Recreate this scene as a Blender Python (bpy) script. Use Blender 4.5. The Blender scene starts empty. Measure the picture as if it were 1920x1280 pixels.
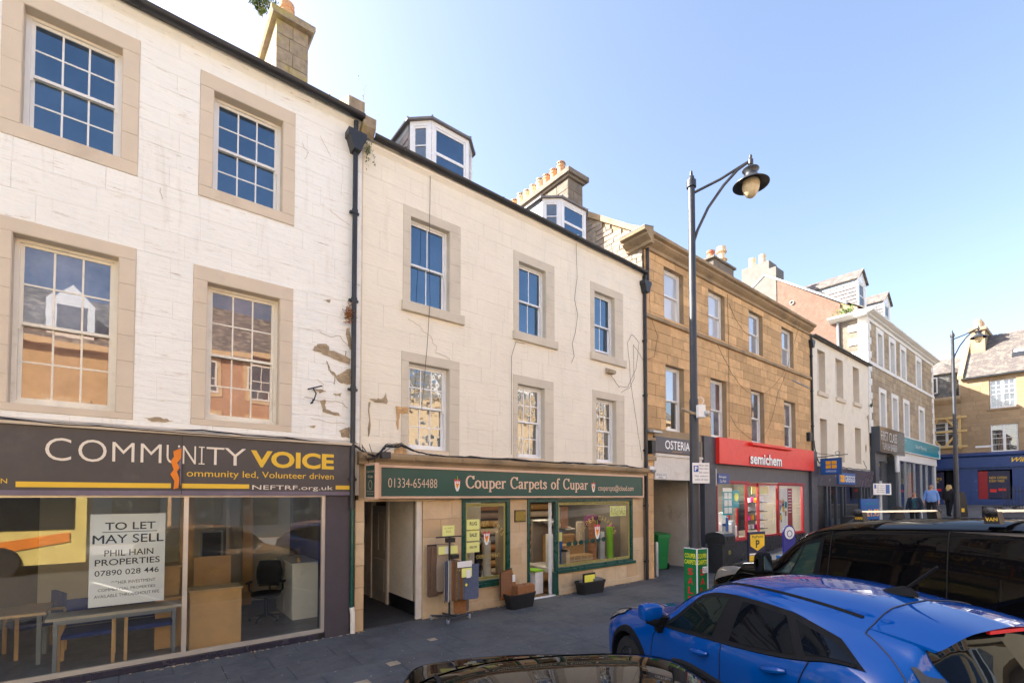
import bpy, math, random
from mathutils import Vector, Matrix
R = math.radians
random.seed(7)
S = bpy.context.scene
COL = S.collection
# ------------------------------------------------------------------ camera
cam = bpy.data.cameras.new('camera')
cam.sensor_width = 36.0
cam.lens = 892 / 1920 * 36.0
cam.shift_y = (901.5 - 640) / 1920
cam.clip_start = 0.05
cam.clip_end = 2000
co = bpy.data.objects.new('camera', cam)
COL.objects.link(co)
co.location = (0, -8.7, 2.45)
co.rotation_euler = (R(91.7), 0, R(-38.5))
S.camera = co
# ------------------------------------------------------------------ world, sun, exposure
SUN_EL = R(36)
SUN_AZ = R(-40)          # measured from +Y towards +X
w = bpy.data.worlds.new('World')
S.world = w
w.use_nodes = True
nt = w.node_tree
nt.nodes.clear()
sky = nt.nodes.new('ShaderNodeTexSky')
sky.sky_type = 'NISHITA'
sky.sun_disc = False
sky.sun_elevation = SUN_EL
sky.sun_rotation = SUN_AZ
sky.air_density = 1.0
sky.dust_density = 2.0
sky.ozone_density = 1.0
bg = nt.nodes.new('ShaderNodeBackground')
bg.inputs[1].default_value = 0.085
wo = nt.nodes.new('ShaderNodeOutputWorld')
wb = nt.nodes.new('ShaderNodeMix')          # white balance of the daylight
wb.data_type = 'RGBA'; wb.blend_type = 'MULTIPLY'
wb.inputs[0].default_value = 1
wb.inputs[7].default_value = (1.05, .97, .95, 1)
nt.links.new(sky.outputs[0], wb.inputs[6])
nt.links.new(wb.outputs[2], bg.inputs[0])
nt.links.new(bg.outputs[0], wo.inputs[0])
sl = bpy.data.lights.new('sun', 'SUN')
sl.energy = 4.2
sl.angle = R(0.55)
sl.color = (1.0, 0.94, 0.86)
so = bpy.data.objects.new('sun', sl)
COL.objects.link(so)
sd = Vector((math.sin(SUN_AZ) * math.cos(SUN_EL), math.cos(SUN_AZ) * math.cos(SUN_EL), math.sin(SUN_EL)))
so.rotation_euler = (-sd).to_track_quat('-Z', 'Y').to_euler()
so.location = sd * 60
S.view_settings.view_transform = 'Standard'
S.view_settings.look = 'None'
S.view_settings.exposure = 2.36
S.view_settings.gamma = 1.0
S.view_settings.use_curve_mapping = False
S.render.engine = 'CYCLES'
# ------------------------------------------------------------------ materials
MATS = {}
def newmat(name):
    m = bpy.data.materials.new(name)
    m.use_nodes = True
    m.node_tree.nodes.clear()
    MATS[name] = m
    return m, m.node_tree.nodes, m.node_tree.links
def noise(N, L, vec, scale, detail=4, rough=.6, stretch=None):
    if stretch:
        mp = N.new('ShaderNodeMapping')
        mp.inputs['Scale'].default_value = stretch
        L.new(vec, mp.inputs[0])
        vec = mp.outputs[0]
    n = N.new('ShaderNodeTexNoise')
    n.inputs['Scale'].default_value = scale
    n.inputs['Detail'].default_value = detail
    n.inputs['Roughness'].default_value = rough
    L.new(vec, n.inputs['Vector'])
    return n.outputs['Fac']
def ramp(N, L, f, a, b, ca=0.0, cb=1.0):
    r = N.new('ShaderNodeMapRange')
    r.inputs[1].default_value = a
    r.inputs[2].default_value = b
    r.inputs[3].default_value = ca
    r.inputs[4].default_value = cb
    L.new(f, r.inputs[0])
    return r.outputs[0]
def mixc(N, L, fac, a, b):
    m = N.new('ShaderNodeMix')
    m.data_type = 'RGBA'
    for i, v in ((0, fac), (6, a), (7, b)):
        if isinstance(v, (int, float)):
            m.inputs[i].default_value = v
        elif isinstance(v, tuple):
            m.inputs[i].default_value = (*v[:3], 1)
        else:
            L.new(v, m.inputs[i])
    return m.outputs[2]
def mat(name, col, rough=.6, metal=0, bump=0, bscale=30, var=.12, vscale=2.5, col2=None, rnd=0,
        spec=.5, coat=0, stain=None, stainamt=.5, stscale=1.2, ststretch=None, stlo=.55, sthi=.7, bstretch=None, emit=0,
        streak=None, streak2=None, flake=0):
    """painted, rendered, stone, timber or metal surface: colour, grain, wear"""
    m, N, L = newmat(name)
    out = N.new('ShaderNodeOutputMaterial')
    p = N.new('ShaderNodeBsdfPrincipled')
    L.new(p.outputs[0], out.inputs[0])
    tc = N.new('ShaderNodeTexCoord').outputs['Object']
    c = (*col, 1)
    lo = tuple(x * (1 - var) for x in col)
    hi = tuple(min(1, x * (1 + var)) for x in col)
    f = noise(N, L, tc, vscale, 5)
    cc = mixc(N, L, ramp(N, L, f, .3, .7), lo, hi)
    if rnd:
        oi = N.new('ShaderNodeObjectInfo').outputs['Random']
        ge = N.new('ShaderNodeNewGeometry').outputs['Random Per Island']
        ad = N.new('ShaderNodeMath'); ad.operation = 'ADD'
        L.new(oi, ad.inputs[0]); L.new(ge, ad.inputs[1])
        fr = N.new('ShaderNodeMath'); fr.operation = 'FRACT'
        L.new(ad.outputs[0], fr.inputs[0])
        c2 = col2 or tuple(x * .7 for x in col)
        mm = N.new('ShaderNodeMath'); mm.operation = 'MULTIPLY'
        L.new(fr.outputs[0], mm.inputs[0]); mm.inputs[1].default_value = rnd
        cc = mixc(N, L, mm.outputs[0], cc, c2)
    elif col2:
        f2 = noise(N, L, tc, vscale * .6, 3)
        cc = mixc(N, L, ramp(N, L, f2, .42, .62), cc, col2)
    if stain:
        f3 = noise(N, L, tc, stscale, 7, .7, ststretch)
        cc = mixc(N, L, ramp(N, L, f3, stlo, sthi, 0, stainamt), cc, stain)
    if streak:
        f4 = noise(N, L, tc, 1.0, 6, .75, streak[1])
        cc = mixc(N, L, ramp(N, L, f4, streak[2], streak[3], 0, streak[4]), cc, streak[0])
    if streak2:
        f5 = noise(N, L, tc, 1.0, 6, .7, streak2[1])
        cc = mixc(N, L, ramp(N, L, f5, streak2[2], streak2[3], 0, streak2[4]), cc, streak2[0])
    L.new(cc, p.inputs['Base Color'])
    p.inputs['Metallic'].default_value = metal
    fr_ = noise(N, L, tc, 6, 4)
    L.new(ramp(N, L, fr_, .3, .7, max(0, rough - .07), min(1, rough + .07)), p.inputs['Roughness'])
    p.inputs['Specular IOR Level'].default_value = spec
    p.inputs['Coat Weight'].default_value = coat
    p.inputs['Coat Roughness'].default_value = .03
    if emit:
        L.new(cc, p.inputs['Emission Color'])
        p.inputs['Emission Strength'].default_value = emit
    if bump:
        fb = noise(N, L, tc, bscale, 8, .65, bstretch)
        b = N.new('ShaderNodeBump')
        b.inputs['Strength'].default_value = 1
        b.inputs['Distance'].default_value = bump
        L.new(fb, b.inputs['Height'])
        L.new(b.outputs[0], p.inputs['Normal'])
    return m
def glass(name, base, refl=.2, clear=False, wave=0, wscale=3, rough=0.0, tint=(1, 1, 1), ior=1.5, dirt=0):
    m, N, L = newmat(name)
    out = N.new('ShaderNodeOutputMaterial')
    tc = N.new('ShaderNodeTexCoord').outputs['Object']
    if clear:
        a = N.new('ShaderNodeBsdfTransparent')
        a.inputs[0].default_value = (*base, 1)
    else:
        a = N.new('ShaderNodeBsdfPrincipled')
        L.new(mixc(N, L, ramp(N, L, noise(N, L, tc, 1.7, 3), .35, .7), base, base if max(base) < .03 and 'pane' not in name or name == 'van_pane' else tuple(min(1, x*2.5+.012) if max(base) < .3 else x*.93 for x in base)), a.inputs['Base Color'])
        a.inputs['Roughness'].default_value = .5
        a.inputs['Specular IOR Level'].default_value = 0
    g = N.new('ShaderNodeBsdfGlossy')
    g.inputs[0].default_value = (*tint, 1)
    g.inputs[1].default_value = rough
    f = N.new('ShaderNodeFresnel')
    f.inputs[0].default_value = ior
    if wave:
        b = N.new('ShaderNodeBump')
        b.inputs['Distance'].default_value = wave
        b.inputs['Strength'].default_value = 1
        L.new(noise(N, L, tc, wscale, 2), b.inputs['Height'])
        L.new(b.outputs[0], g.inputs['Normal'])
    fac = ramp(N, L, f.outputs[0], 0, 1, refl, 1)
    if clear:
        bf = N.new('ShaderNodeNewGeometry').outputs['Backfacing']
        mu = N.new('ShaderNodeMath'); mu.operation = 'MULTIPLY'
        L.new(fac, mu.inputs[0]); L.new(ramp(N, L, bf, 0, 1, 1, 0), mu.inputs[1]); fac = mu.outputs[0]
    mx = N.new('ShaderNodeMixShader')
    L.new(fac, mx.inputs[0])
    L.new(a.outputs[0], mx.inputs[1])
    L.new(g.outputs[0], mx.inputs[2])
    sh = mx.outputs[0]
    if dirt:
        d = N.new('ShaderNodeBsdfDiffuse')
        d.inputs[0].default_value = (.6, .58, .53, 1)
        m2 = N.new('ShaderNodeMixShader')
        L.new(ramp(N, L, noise(N, L, tc, 3, 8, .7), .45, .8, 0, dirt), m2.inputs[0])
        L.new(sh, m2.inputs[1]); L.new(d.outputs[0], m2.inputs[2])
        sh = m2.outputs[0]
    L.new(sh, out.inputs[0])
    return m
# ------------------------------------------------------------------ mesh collector
OFF = {}
class MB:
    def __init__(s):
        s.v = []; s.f = []
    def quad(s, *p):
        n = len(s.v); s.v += [tuple(q) for q in p]; s.f.append(tuple(range(n, n + len(p)))); return s
    def box(s, x0, x1, y0, y1, z0, z1):
        n = len(s.v)
        s.v += [(x0,y0,z0),(x1,y0,z0),(x1,y1,z0),(x0,y1,z0),(x0,y0,z1),(x1,y0,z1),(x1,y1,z1),(x0,y1,z1)]
        s.f += [tuple(n + i for i in q) for q in ((0,3,2,1),(4,5,6,7),(0,1,5,4),(1,2,6,5),(2,3,7,6),(3,0,4,7))]
        return s
    def cbox(s, x0, x1, y0, y1, z0, z1, c=.006, ax='y'):
        """chamfered slab whose face looks to -Y (or up when ax is z, or to -X)"""
        def m(u, w, d):
            if ax == 'y': return (u, d, w)
            if ax == 'x': return (d, u, w)
            return (u, w, -d)
        if ax == 'y': U0,U1,W0,W1,F,B = x0,x1,z0,z1,y0,y1
        elif ax == 'x': U0,U1,W0,W1,F,B = y0,y1,z0,z1,x0,x1
        else: U0,U1,W0,W1,F,B = x0,x1,y0,y1,-z1,-z0
        n = len(s.v)
        s.v += [m(U0,W0,B),m(U1,W0,B),m(U1,W1,B),m(U0,W1,B), m(U0,W0,F+c),m(U1,W0,F+c),m(U1,W1,F+c),m(U0,W1,F+c),
                m(U0+c,W0+c,F),m(U1-c,W0+c,F),m(U1-c,W1-c,F),m(U0+c,W1-c,F)]
        for a, b in ((0,4),(4,8)):
            for i in range(4):
                j = (i + 1) % 4
                s.f.append((n+a+i, n+a+j, n+b+j, n+b+i))
        s.f.append((n+8,n+9,n+10,n+11))
        return s
    def prism(s, pts, d0, d1, ax='y'):
        """polygon given in the plane across the axis, extruded from d0 to d1"""
        def m(a, b, d):
            return {'y': (a, d, b), 'x': (d, a, b), 'z': (a, b, d)}[ax]
        n = len(s.v); k = len(pts)
        s.v += [m(a, b, d0) for a, b in pts] + [m(a, b, d1) for a, b in pts]
        s.f.append(tuple(range(n, n + k))); s.f.append(tuple(range(n + 2*k - 1, n + k - 1, -1)))
        for i in range(k):
            j = (i + 1) % k
            s.f.append((n+i, n+k+i, n+k+j, n+j))
        return s
    def tube(s, pts, r, n=8, cap=True):
        P = [Vector(p) for p in pts]
        rr = r if isinstance(r, (list, tuple)) else [r] * len(P)
        base = len(s.v); up = Vector((0, 0, 1)); prev = None
        for i, p in enumerate(P):
            t = (P[min(i+1, len(P)-1)] - P[max(i-1, 0)])
            if t.length < 1e-9: t = Vector((0, 0, 1))
            t.normalize()
            if prev is None:
                a = t.cross(up if abs(t.z) < .95 else Vector((1, 0, 0))).normalized()
            else:
                a = (prev - t * prev.dot(t)); a = a.normalized() if a.length > 1e-6 else t.orthogonal().normalized()
            prev = a; b = t.cross(a)
            for k in range(n):
                q = 2 * math.pi * k / n
                s.v.append(tuple(p + (a * math.cos(q) + b * math.sin(q)) * rr[i]))
        for i in range(len(P) - 1):
            for k in range(n):
                j = (k + 1) % n
                s.f.append((base+i*n+k, base+i*n+j, base+(i+1)*n+j, base+(i+1)*n+k))
        if cap:
            s.f.append(tuple(base + k for k in range(n))[::-1])
            s.f.append(tuple(base + (len(P)-1)*n + k for k in range(n)))
        return s
    def lathe(s, prof, c=(0,0,0), n=20, ax='z', cap=True):
        base = len(s.v)
        for r, h in prof:
            for k in range(n):
                q = 2 * math.pi * k / n
                a, b = r * math.cos(q), r * math.sin(q)
                p = {'z': (a, b, h), 'y': (a, h, b), 'x': (h, a, b)}[ax]
                s.v.append((c[0]+p[0], c[1]+p[1], c[2]+p[2]))
        for i in range(len(prof) - 1):
            for k in range(n):
                j = (k + 1) % n
                s.f.append((base+i*n+k, base+i*n+j, base+(i+1)*n+j, base+(i+1)*n+k))
        if cap:
            s.f.append(tuple(base + k for k in range(n))[::-1])
            s.f.append(tuple(base + (len(prof)-1)*n + k for k in range(n)))
        return s
    def grid(s, fn, nu, nv):
        b = len(s.v)
        for i in range(nu + 1):
            for j in range(nv + 1):
                s.v.append(tuple(fn(i / nu, j / nv)))
        for i in range(nu):
            for j in range(nv):
                a = b + i * (nv + 1) + j
                s.f.append((a, a + 1, a + nv + 2, a + nv + 1))
        return s
    def xf(s, M):
        s.v = [tuple(M @ Vector(p)) for p in s.v]; return s
    def add(s, o):
        n = len(s.v); s.v += o.v; s.f += [tuple(i + n for i in f) for f in o.f]; return s
    def jit(s, a, rng=random):
        s.v = [tuple(c + rng.uniform(-a, a) for c in p) for p in s.v]; return s
def put(name, mb, m, parent=None, smooth=False, label=None, kind=None, fixn=True):
    me = bpy.data.meshes.new(name)
    off = OFF.get(parent.name, (0, 0, 0)) if parent else (0, 0, 0)
    me.from_pydata([(p[0]-off[0], p[1]-off[1], p[2]-off[2]) for p in mb.v], [], mb.f)
    if fixn and len(mb.f) < 60000:
        import bmesh
        b = bmesh.new(); b.from_mesh(me); bmesh.ops.recalc_face_normals(b, faces=b.faces); b.to_mesh(me); b.free()
    if smooth:
        me.polygons.foreach_set('use_smooth', [True] * len(me.polygons))
        if smooth != 2:
            try: me.set_sharp_from_angle(angle=R(38))
            except Exception: pass
    if m: me.materials.append(MATS[m] if isinstance(m, str) else m)
    o = bpy.data.objects.new(name, me)
    COL.objects.link(o)
    if parent:
        o.parent = parent
        OFF[o.name] = off
    if label: o['label'] = label
    if kind: o['kind'] = kind
    return o
def thing(name, label, cat, loc=(0,0,0), rz=0, group=None, world=True):
    o = bpy.data.objects.new(name, None)
    o.empty_display_size = .2
    COL.objects.link(o)
    o.location = loc
    o.rotation_euler = (0, 0, rz)
    o['label'] = label; o['category'] = cat
    if group: o['group'] = group
    OFF[o.name] = tuple(loc) if world else (0, 0, 0)
    return o
def tag(o, label, cat, group=None):
    o['label'] = label; o['category'] = cat
    if group: o['group'] = group
    return o
def copy_tree(o, parent=None):
    c = o.copy(); COL.objects.link(c)
    c.parent = parent
    OFF[c.name] = OFF.get(o.name, (0, 0, 0))
    for ch in list(o.children):
        copy_tree(ch, c)
    return c
def struct(name, mb, m, **k):
    return put(name, mb, m, kind='structure', **k)
def text(s, x0, x1, z0, z1, y, m, parent, name='lettering', ext=.003, M=None, off=0.0, shear=0, space=1.0, fn=None):
    """flat lettering fitted to the box x0..x1, z0..z1 facing -Y at depth y"""
    cu = bpy.data.curves.new('t', 'FONT')
    cu.body = s; cu.size = 1; cu.resolution_u = 4; cu.extrude = 0; cu.offset = off
    cu.shear = shear; cu.space_character = space; cu.space_line = .95; cu.align_x = 'CENTER'
    to = bpy.data.objects.new('t', cu)
    COL.objects.link(to)
    bpy.context.view_layer.update()
    me = bpy.data.meshes.new_from_object(to.evaluated_get(bpy.context.evaluated_depsgraph_get()))
    bpy.data.objects.remove(to); bpy.data.curves.remove(cu)
    vs = [v.co for v in me.vertices]
    ax, bx = min(v.x for v in vs), max(v.x for v in vs)
    ay, by = min(v.y for v in vs), max(v.y for v in vs)
    mb = MB()
    n = len(vs)
    for v in vs:
        mb.v.append((x0 + (v.x-ax)/(bx-ax)*(x1-x0), y, z0 + (v.y-ay)/(by-ay)*(z1-z0)))
    mb.f = [tuple(p.vertices) for p in me.polygons]
    bpy.data.meshes.remove(me)
    if fn: mb.v = [fn(p) for p in mb.v]
    if M: mb.xf(M)
    return put(name, mb, m, parent, fixn=False)
CAM = Vector((0, -8.7, 2.45))
def spans(x0, x1, ops, za, zb, tol=1e-3):
    bl = sorted((max(x0, o[0]), min(x1, o[1])) for o in ops if o[2] < zb - tol and o[3] > za + tol and o[1] > x0 and o[0] < x1)
    out = []; x = x0
    for a, b in bl:
        if a - x > .01: out.append((x, a))
        x = max(x, b)
    if x1 - x > .01: out.append((x, x1))
    return out
def breaks(z0, z1, ops):
    z = sorted({round(t, 3) for o in ops for t in (o[2], o[3]) if z0 < t < z1} | {z0, z1})
    r = [z[0]]
    for t in z[1:]:
        if t - r[-1] > .04 or t == z1: r.append(t)
    return r
def wall(name, x0, x1, z0, z1, y0, y1, ops, m, parent):
    mb = MB(); zs = sorted({t for o in ops for t in (o[2], o[3]) if z0 < t < z1} | {z0, z1})
    for a, b in zip(zs, zs[1:]):
        for p, q in spans(x0, x1, ops, a, b):
            mb.box(p, q, y0, y1, a, b)
    return put(name, mb, m, parent)
def ashlar(parent, name, x0, x1, z0, z1, y, ops, ch, lens, m, gap=.012, proud=.012, pj=.004, c=.006, maxn=300, jz=0, ragged=0, rng=None, matfn=None, ax='y', zmap=None):
    rng = rng or random.Random(sum(map(ord, name)) % 999 + int(x0 * 10) % 97)
    rects = []
    zs = breaks(z0, z1, ops)
    for a, b in zip(zs, zs[1:]):
        n = max(1, round((b - a) / ch)); 
        cuts = [a + (b - a) * (i + (rng.uniform(-jz, jz) if 0 < i < n else 0)) / n for i in range(n + 1)]
        for k in range(n):
            za, zb = cuts[k], cuts[k+1]
            for p, q in spans(x0, x1, ops, za, zb, .035):
                x = p; first = True
                while x < q - .001:
                    l = rng.uniform(*lens) * (.55 if first and k % 2 else 1)
                    first = False
                    e = x + l
                    if q - e < lens[0] * .5: e = q
                    rects.append((x, e, za, zb)); x = e
    for i, r in enumerate(rects): pass
    rects.sort(key=lambda r: (Vector(((r[0]+r[1])/2, y, (r[2]+r[3])/2)) - CAM).length)
    rest = {}
    g = gap / 2
    for i, (a, b, p, q) in enumerate(rects):
        f = y - proud - rng.uniform(0, pj)
        mm = matfn(a, b, p, q, rng) if matfn else m
        tgt = MB() if i < maxn else rest.setdefault(mm, MB())
        cc = min(c, (b-a)/4, (q-p)/4)
        t0 = len(tgt.v)
        if ax == 'y': tgt.cbox(a+g, b-g, f, y+.004, p+g, q-g, cc)
        else: tgt.cbox(f, y+.004, a+g, b-g, p+g, q-g, cc, 'x')
        if ragged:
            for j in range(t0 + 4, t0 + 12):
                v = tgt.v[j]
                tgt.v[j] = (v[0]+rng.uniform(-ragged, ragged), v[1]+rng.uniform(-ragged, ragged)*.6, v[2]+rng.uniform(-ragged, ragged))
        if i < maxn: put(name, tgt, mm, parent, fixn=False)
    for mm, mb in rest.items():
        put(name + '_courses', mb, mm, parent, kind='stuff', fixn=False)
def frame_boxes(x0, x1, z0, z1, y0, y1, t, tb=None, tt=None):
    tb = tb or t; tt = tt or t
    mb = MB()
    mb.box(x0, x0+t, y0, y1, z0, z1); mb.box(x1-t, x1, y0, y1, z0, z1)
    mb.box(x0+t, x1-t, y0, y1, z0, z0+tb); mb.box(x0+t, x1-t, y0, y1, z1-tt, z1)
    return mb
def sash(parent, x0, x1, z0, z1, y, cols=3, rt=2, rb=2, fm='white_paint', pm='pane_sky', pm2=None, fw=.055, sw=.045, bar=.02, mid=.5, drop=0, horns=True, xb=None):
    """sliding sash window: box frame, two sashes with glazing bars, every pane its own piece"""
    w_ = put('window', frame_boxes(x0, x1, z0, z1, y, y+.12, fw, fw*1.3, fw*.8), fm, parent)
    X0, X1, Z0, Z1 = x0+fw, x1-fw, z0+fw*1.3, z1-fw*.8
    zm = Z0 + (Z1 - Z0) * mid
    for up, a, b, yy, rows in ((1, zm-.02, Z1, y+.025, rt), (0, Z0+drop, zm+.02, y+.07, rb)):
        mb = frame_boxes(X0, X1, a, b, yy, yy+.035, sw, sw*1.2 if not up else sw, sw if not up else sw)
        px0, px1 = X0+sw, X1-sw
        pz0, pz1 = a + (sw if up else sw*1.2), b-sw
        if up and horns:
            mb.box(X0-.004, X0+.03, yy-.006, yy, a-.06, a+.03); mb.box(X1-.03, X1+.004, yy-.006, yy, a-.06, a+.03)
        xs = [px0 + (px1-px0)*i/cols for i in range(cols+1)]
        zs = [pz0 + (pz1-pz0)*i/rows for i in range(rows+1)]
        for x in xs[1:-1]: mb.box(x-bar/2, x+bar/2, yy+.004, yy+.031, pz0, pz1)
        for z in zs[1:-1]:
            for i in range(cols):
                mb.box(xs[i]+(bar/2 if i else 0), xs[i+1]-(bar/2 if i < cols-1 else 0), yy+.005, yy+.03, z-bar/2, z+bar/2)
        put('sash', mb, fm, w_)
        for i in range(cols):
            for j in range(rows):
                t = .003
                p = MB().box(xs[i], xs[i+1]-t, yy+.012, yy+.016, zs[j], zs[j+1]-t)
                # a slight tilt per pane, as old glass is never quite in one plane
                tx, tz = random.uniform(-.0010, .0010), random.uniform(-.0010, .0010)
                p.v = [(vx, vy + (vx-xs[i])*tx*3 + (vz-zs[j])*tz*3, vz) for vx, vy, vz in p.v]
                put('pane', p, (pm2 or pm) if not up else pm, w_)
    return w_
def surround(parent, ox, oz, ix, iz, y, m, proud=.02, depth=.14, joints=True, bottom=True, nj=5):
    """raised margin of dressed stones round an opening, each stone its own piece"""
    rng = random.Random(int(ox[0]*100))
    def st(a, b, p, q): put('margin_stone', MB().cbox(a+.0012, b-.0012, y-proud-rng.uniform(0,.002), y+.004, p+.0012, q-.0012, .003), m, parent, fixn=False)
    zb = iz[0] if bottom else oz[0]
    for a, b in ((ox[0], ix[0]), (ix[1], ox[1])):
        k = max(2, round((iz[1]-zb) / .38))
        for i in range(k):
            st(a, b, zb+(iz[1]-zb)*i/k, zb+(iz[1]-zb)*(i+1)/k)
    st(ox[0], ox[1], iz[1], oz[1])
    if bottom: st(ox[0], ox[1], oz[0], iz[0])
    mb = MB(); t = .006
    mb.box(ix[0], ix[0]+t, y-proud+.004, y+depth, iz[0], iz[1]); mb.box(ix[1]-t, ix[1], y-proud+.004, y+depth, iz[0], iz[1])
    mb.box(ix[0]+t, ix[1]-t, y-proud+.004, y+depth, iz[1]-t, iz[1]); mb.box(ix[0]+t, ix[1]-t, y-proud+.004, y+depth, iz[0], iz[0]+t)
    put('window_reveal', mb, m, parent)
def gz(x):
    if x < 17: return -.06
    if x < 33: return -.06 + 1.21 * (x - 17) / 16
    if x < 54: return 1.15 + .55 * (x - 33) / 21
    return 1.7
# ------------------------------------------------------------------ palette
STN = (.47, .33, .17)
mat('white_masonry', (.90, .89, .83), .8, bump=.02, bscale=9, bstretch=(.35, 1, 1.7), var=.03, vscale=1.2,
    stain=(.55, .43, .28), stainamt=.75, stscale=2.2, ststretch=(1, 1, 5), stlo=.60, sthi=.74, streak=((.42, .31, .19), (1.8, 1, 26), .60, .66, .75), streak2=((.60, .52, .41), (4.5, 1, .5), .56, .74, .45))
mat('cream_masonry', (.86, .79, .655), .8, bump=.012, bscale=12, bstretch=(.4, 1, 1.6), var=.04, vscale=1.5,
    stain=(.55, .42, .29), stainamt=.5, stscale=2.5, stlo=.66, sthi=.76, streak=((.45, .34, .24), (1.4, 1, 22), .62, .67, .5), streak2=((.58, .48, .36), (4.5, 1, .45), .56, .76, .35))
mat('joint_white', (.80, .77, .70), .9)
mat('joint_cream', (.74, .64, .50), .9)
mat('margin_paint', (.66, .56, .435), .75, bump=.003, bscale=60, var=.05, vscale=2, stain=(.36, .27, .18), stainamt=.35, stlo=.58, sthi=.75)
mat('margin_grey', (.64, .57, .455), .75, bump=.003, bscale=60, var=.05, stain=(.36, .3, .22), stainamt=.3)
mat('sandstone', (.72, .46, .225), .88, bump=.012, bscale=26, var=.16, vscale=4, rnd=.75, col2=(.44, .275, .13),
    stain=(.16, .125, .085), stainamt=.7, stscale=1.1, stlo=.52, sthi=.8)
mat('sandstone_pale', (.64, .49, .31), .85, bump=.006, bscale=30, var=.12, vscale=3, rnd=.8, col2=(.52, .35, .19),
    stain=(.3, .24, .17), stainamt=.4, stscale=1.6)
mat('harl_white', (.80, .73, .60), .9, bump=.02, bscale=14, var=.05, stain=(.5, .42, .3), stainamt=.4, stscale=1.4)
mat('sandstone_trim', (.40, .29, .17), .9, bump=.014, bscale=18, var=.2, vscale=3, stain=(.12, .1, .07), stainamt=.8, stscale=1.5, stlo=.45, sthi=.7)
mat('sandstone_dark', (.20, .165, .125), .92, bump=.02, bscale=14, var=.3, vscale=5, rnd=.6, col2=(.17, .15, .13), stain=(.08, .075, .07), stainamt=.7)
mat('rubble', (.40, .33, .25), .92, bump=.03, bscale=12, var=.22, vscale=7, rnd=.8, col2=(.26, .22, .18), stain=(.6, .53, .43), stainamt=.5)
mat('mortar', (.34, .255, .155), .95, bump=.01)
mat('wh_stone', (.38, .27, .155), .85, bump=.006, bscale=30, var=.12, vscale=3, rnd=.8, col2=(.30, .205, .115), stain=(.2, .16, .12), stainamt=.4, stscale=1.6)
mat('chimney_grey', (.17, .16, .145), .9, bump=.01, var=.15, stain=(.12, .11, .1), stainamt=.5)
mat('lichen_stone', (.33, .26, .18), .92, bump=.02, bscale=24, var=.25, vscale=7, stain=(.42, .34, .09), stainamt=.7, stscale=2.2, stlo=.5, sthi=.62)
mat('bare_stone', (.42, .33, .22), .95, bump=.02, bscale=20, var=.25, vscale=8)
mat('brown_random', (.41, .31, .195), .88, bump=.012, bscale=20, var=.14, rnd=.9, col2=(.26, .205, .14), stain=(.52, .45, .32), stainamt=.5, stscale=.9, stlo=.5, sthi=.6)
mat('red_harl', (.19, .115, .085), .95, bump=.035, bscale=14, var=.2, vscale=5)
mat('white_paint', (.80, .79, .76), .35, var=.04, stain=(.5, .47, .42), stainamt=.25, coat=.1)
mat('cream_paint', (.80, .76, .66), .4, var=.05, stain=(.42, .36, .28), stainamt=.45, stscale=3, bump=.002, bscale=40)
mat('upvc', (.82, .83, .84), .25, var=.01)
mat('quoin_paint', (.74, .73, .69), .7, bump=.01, var=.06)
mat('black_iron', (.022, .024, .028), .45, bump=.002, bscale=40, var=.3, stain=(.09, .08, .075), stainamt=.4)
mat('post_black', (.03, .034, .042), .42, bump=.002, bscale=30, var=.2, stain=(.11, .105, .1), stainamt=.35, stscale=3)
mat('lead', (.25, .28, .31), .55, bump=.006, bscale=12, var=.2, stain=(.5, .52, .54), stainamt=.5)
mat('slate', (.14, .135, .14), .6, bump=.012, bscale=18, var=.2, rnd=.9, col2=(.27, .235, .225))
mat('slate_warm', (.11, .095, .088), .75, bump=.015, bscale=10, bstretch=(1, 1, 4), var=.3, vscale=9, stain=(.27, .23, .18), stainamt=.6, stscale=3, stlo=.48, sthi=.6)
mat('slate_grey', (.115, .115, .11), .7, bump=.015, bscale=9, bstretch=(1, 1, 4), var=.3, vscale=9, stain=(.36, .33, .27), stainamt=.8, stscale=2.5, stlo=.47, sthi=.62)
mat('terracotta', (.60, .33, .17), .8, var=.12, bump=.004)
mat('buff_clay', (.66, .52, .34), .8, var=.1, bump=.004)
mat('red_clay', (.5, .17, .09), .8, var=.1)
mat('foliage', (.09, .15, .03), .7, var=.4, vscale=6)
mat('moss', (.10, .12, .03), .9, bump=.02, var=.3)
mat('char_sign', (.074, .064, .062), .55, var=.06, stain=(.2, .17, .16), stainamt=.2)
mat('letter_cream', (.80, .72, .60), .5, var=.02)
mat('sign_yellow', (.80, .50, .035), .45, var=.03)
mat('orange_rip', (.80, .23, .02), .7, var=.15)
mat('violet_strip', (.155, .125, .17), .5, var=.2, bump=.002)
mat('pillar_violet', (.058, .050, .064), .55, bump=.003, bscale=50, var=.1, stain=(.03, .03, .03), stainamt=.4)
mat('tile_violet', (.04, .036, .055), .25, rnd=.5, bump=.002, bscale=20)
mat('alu', (.63, .60, .55), .35, metal=.6, var=.05)
mat('green_sign', (.002, .06, .046), .35, var=.1)
mat('green_paint', (.006, .068, .05), .3, var=.1, coat=.2)
mat('salmon', (.66, .43, .29), .45, var=.05)
mat('salmon_text', (.72, .50, .35), .5, var=.02)
mat('gold_text', (.52, .40, .10), .4, metal=.3)
mat('gold_film', (.34, .30, .08), .5, var=.1)
mat('brass', (.30, .22, .06), .3, metal=.8)
mat('slab', (.098, .096, .094), .8, bump=.004, bscale=60, var=.14, vscale=1.6, rnd=.9, col2=(.115, .118, .120), stain=(.19, .185, .175), stainamt=.5, stscale=14, stlo=.60, sthi=.68, streak=((.045, .048, .054), (.9, .9, .9), .5, .62, .5))
mat('slab_joint', (.045, .045, .045), .95)
mat('granite_kerb', (.26, .25, .24), .8, bump=.004, rnd=.4)
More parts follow.
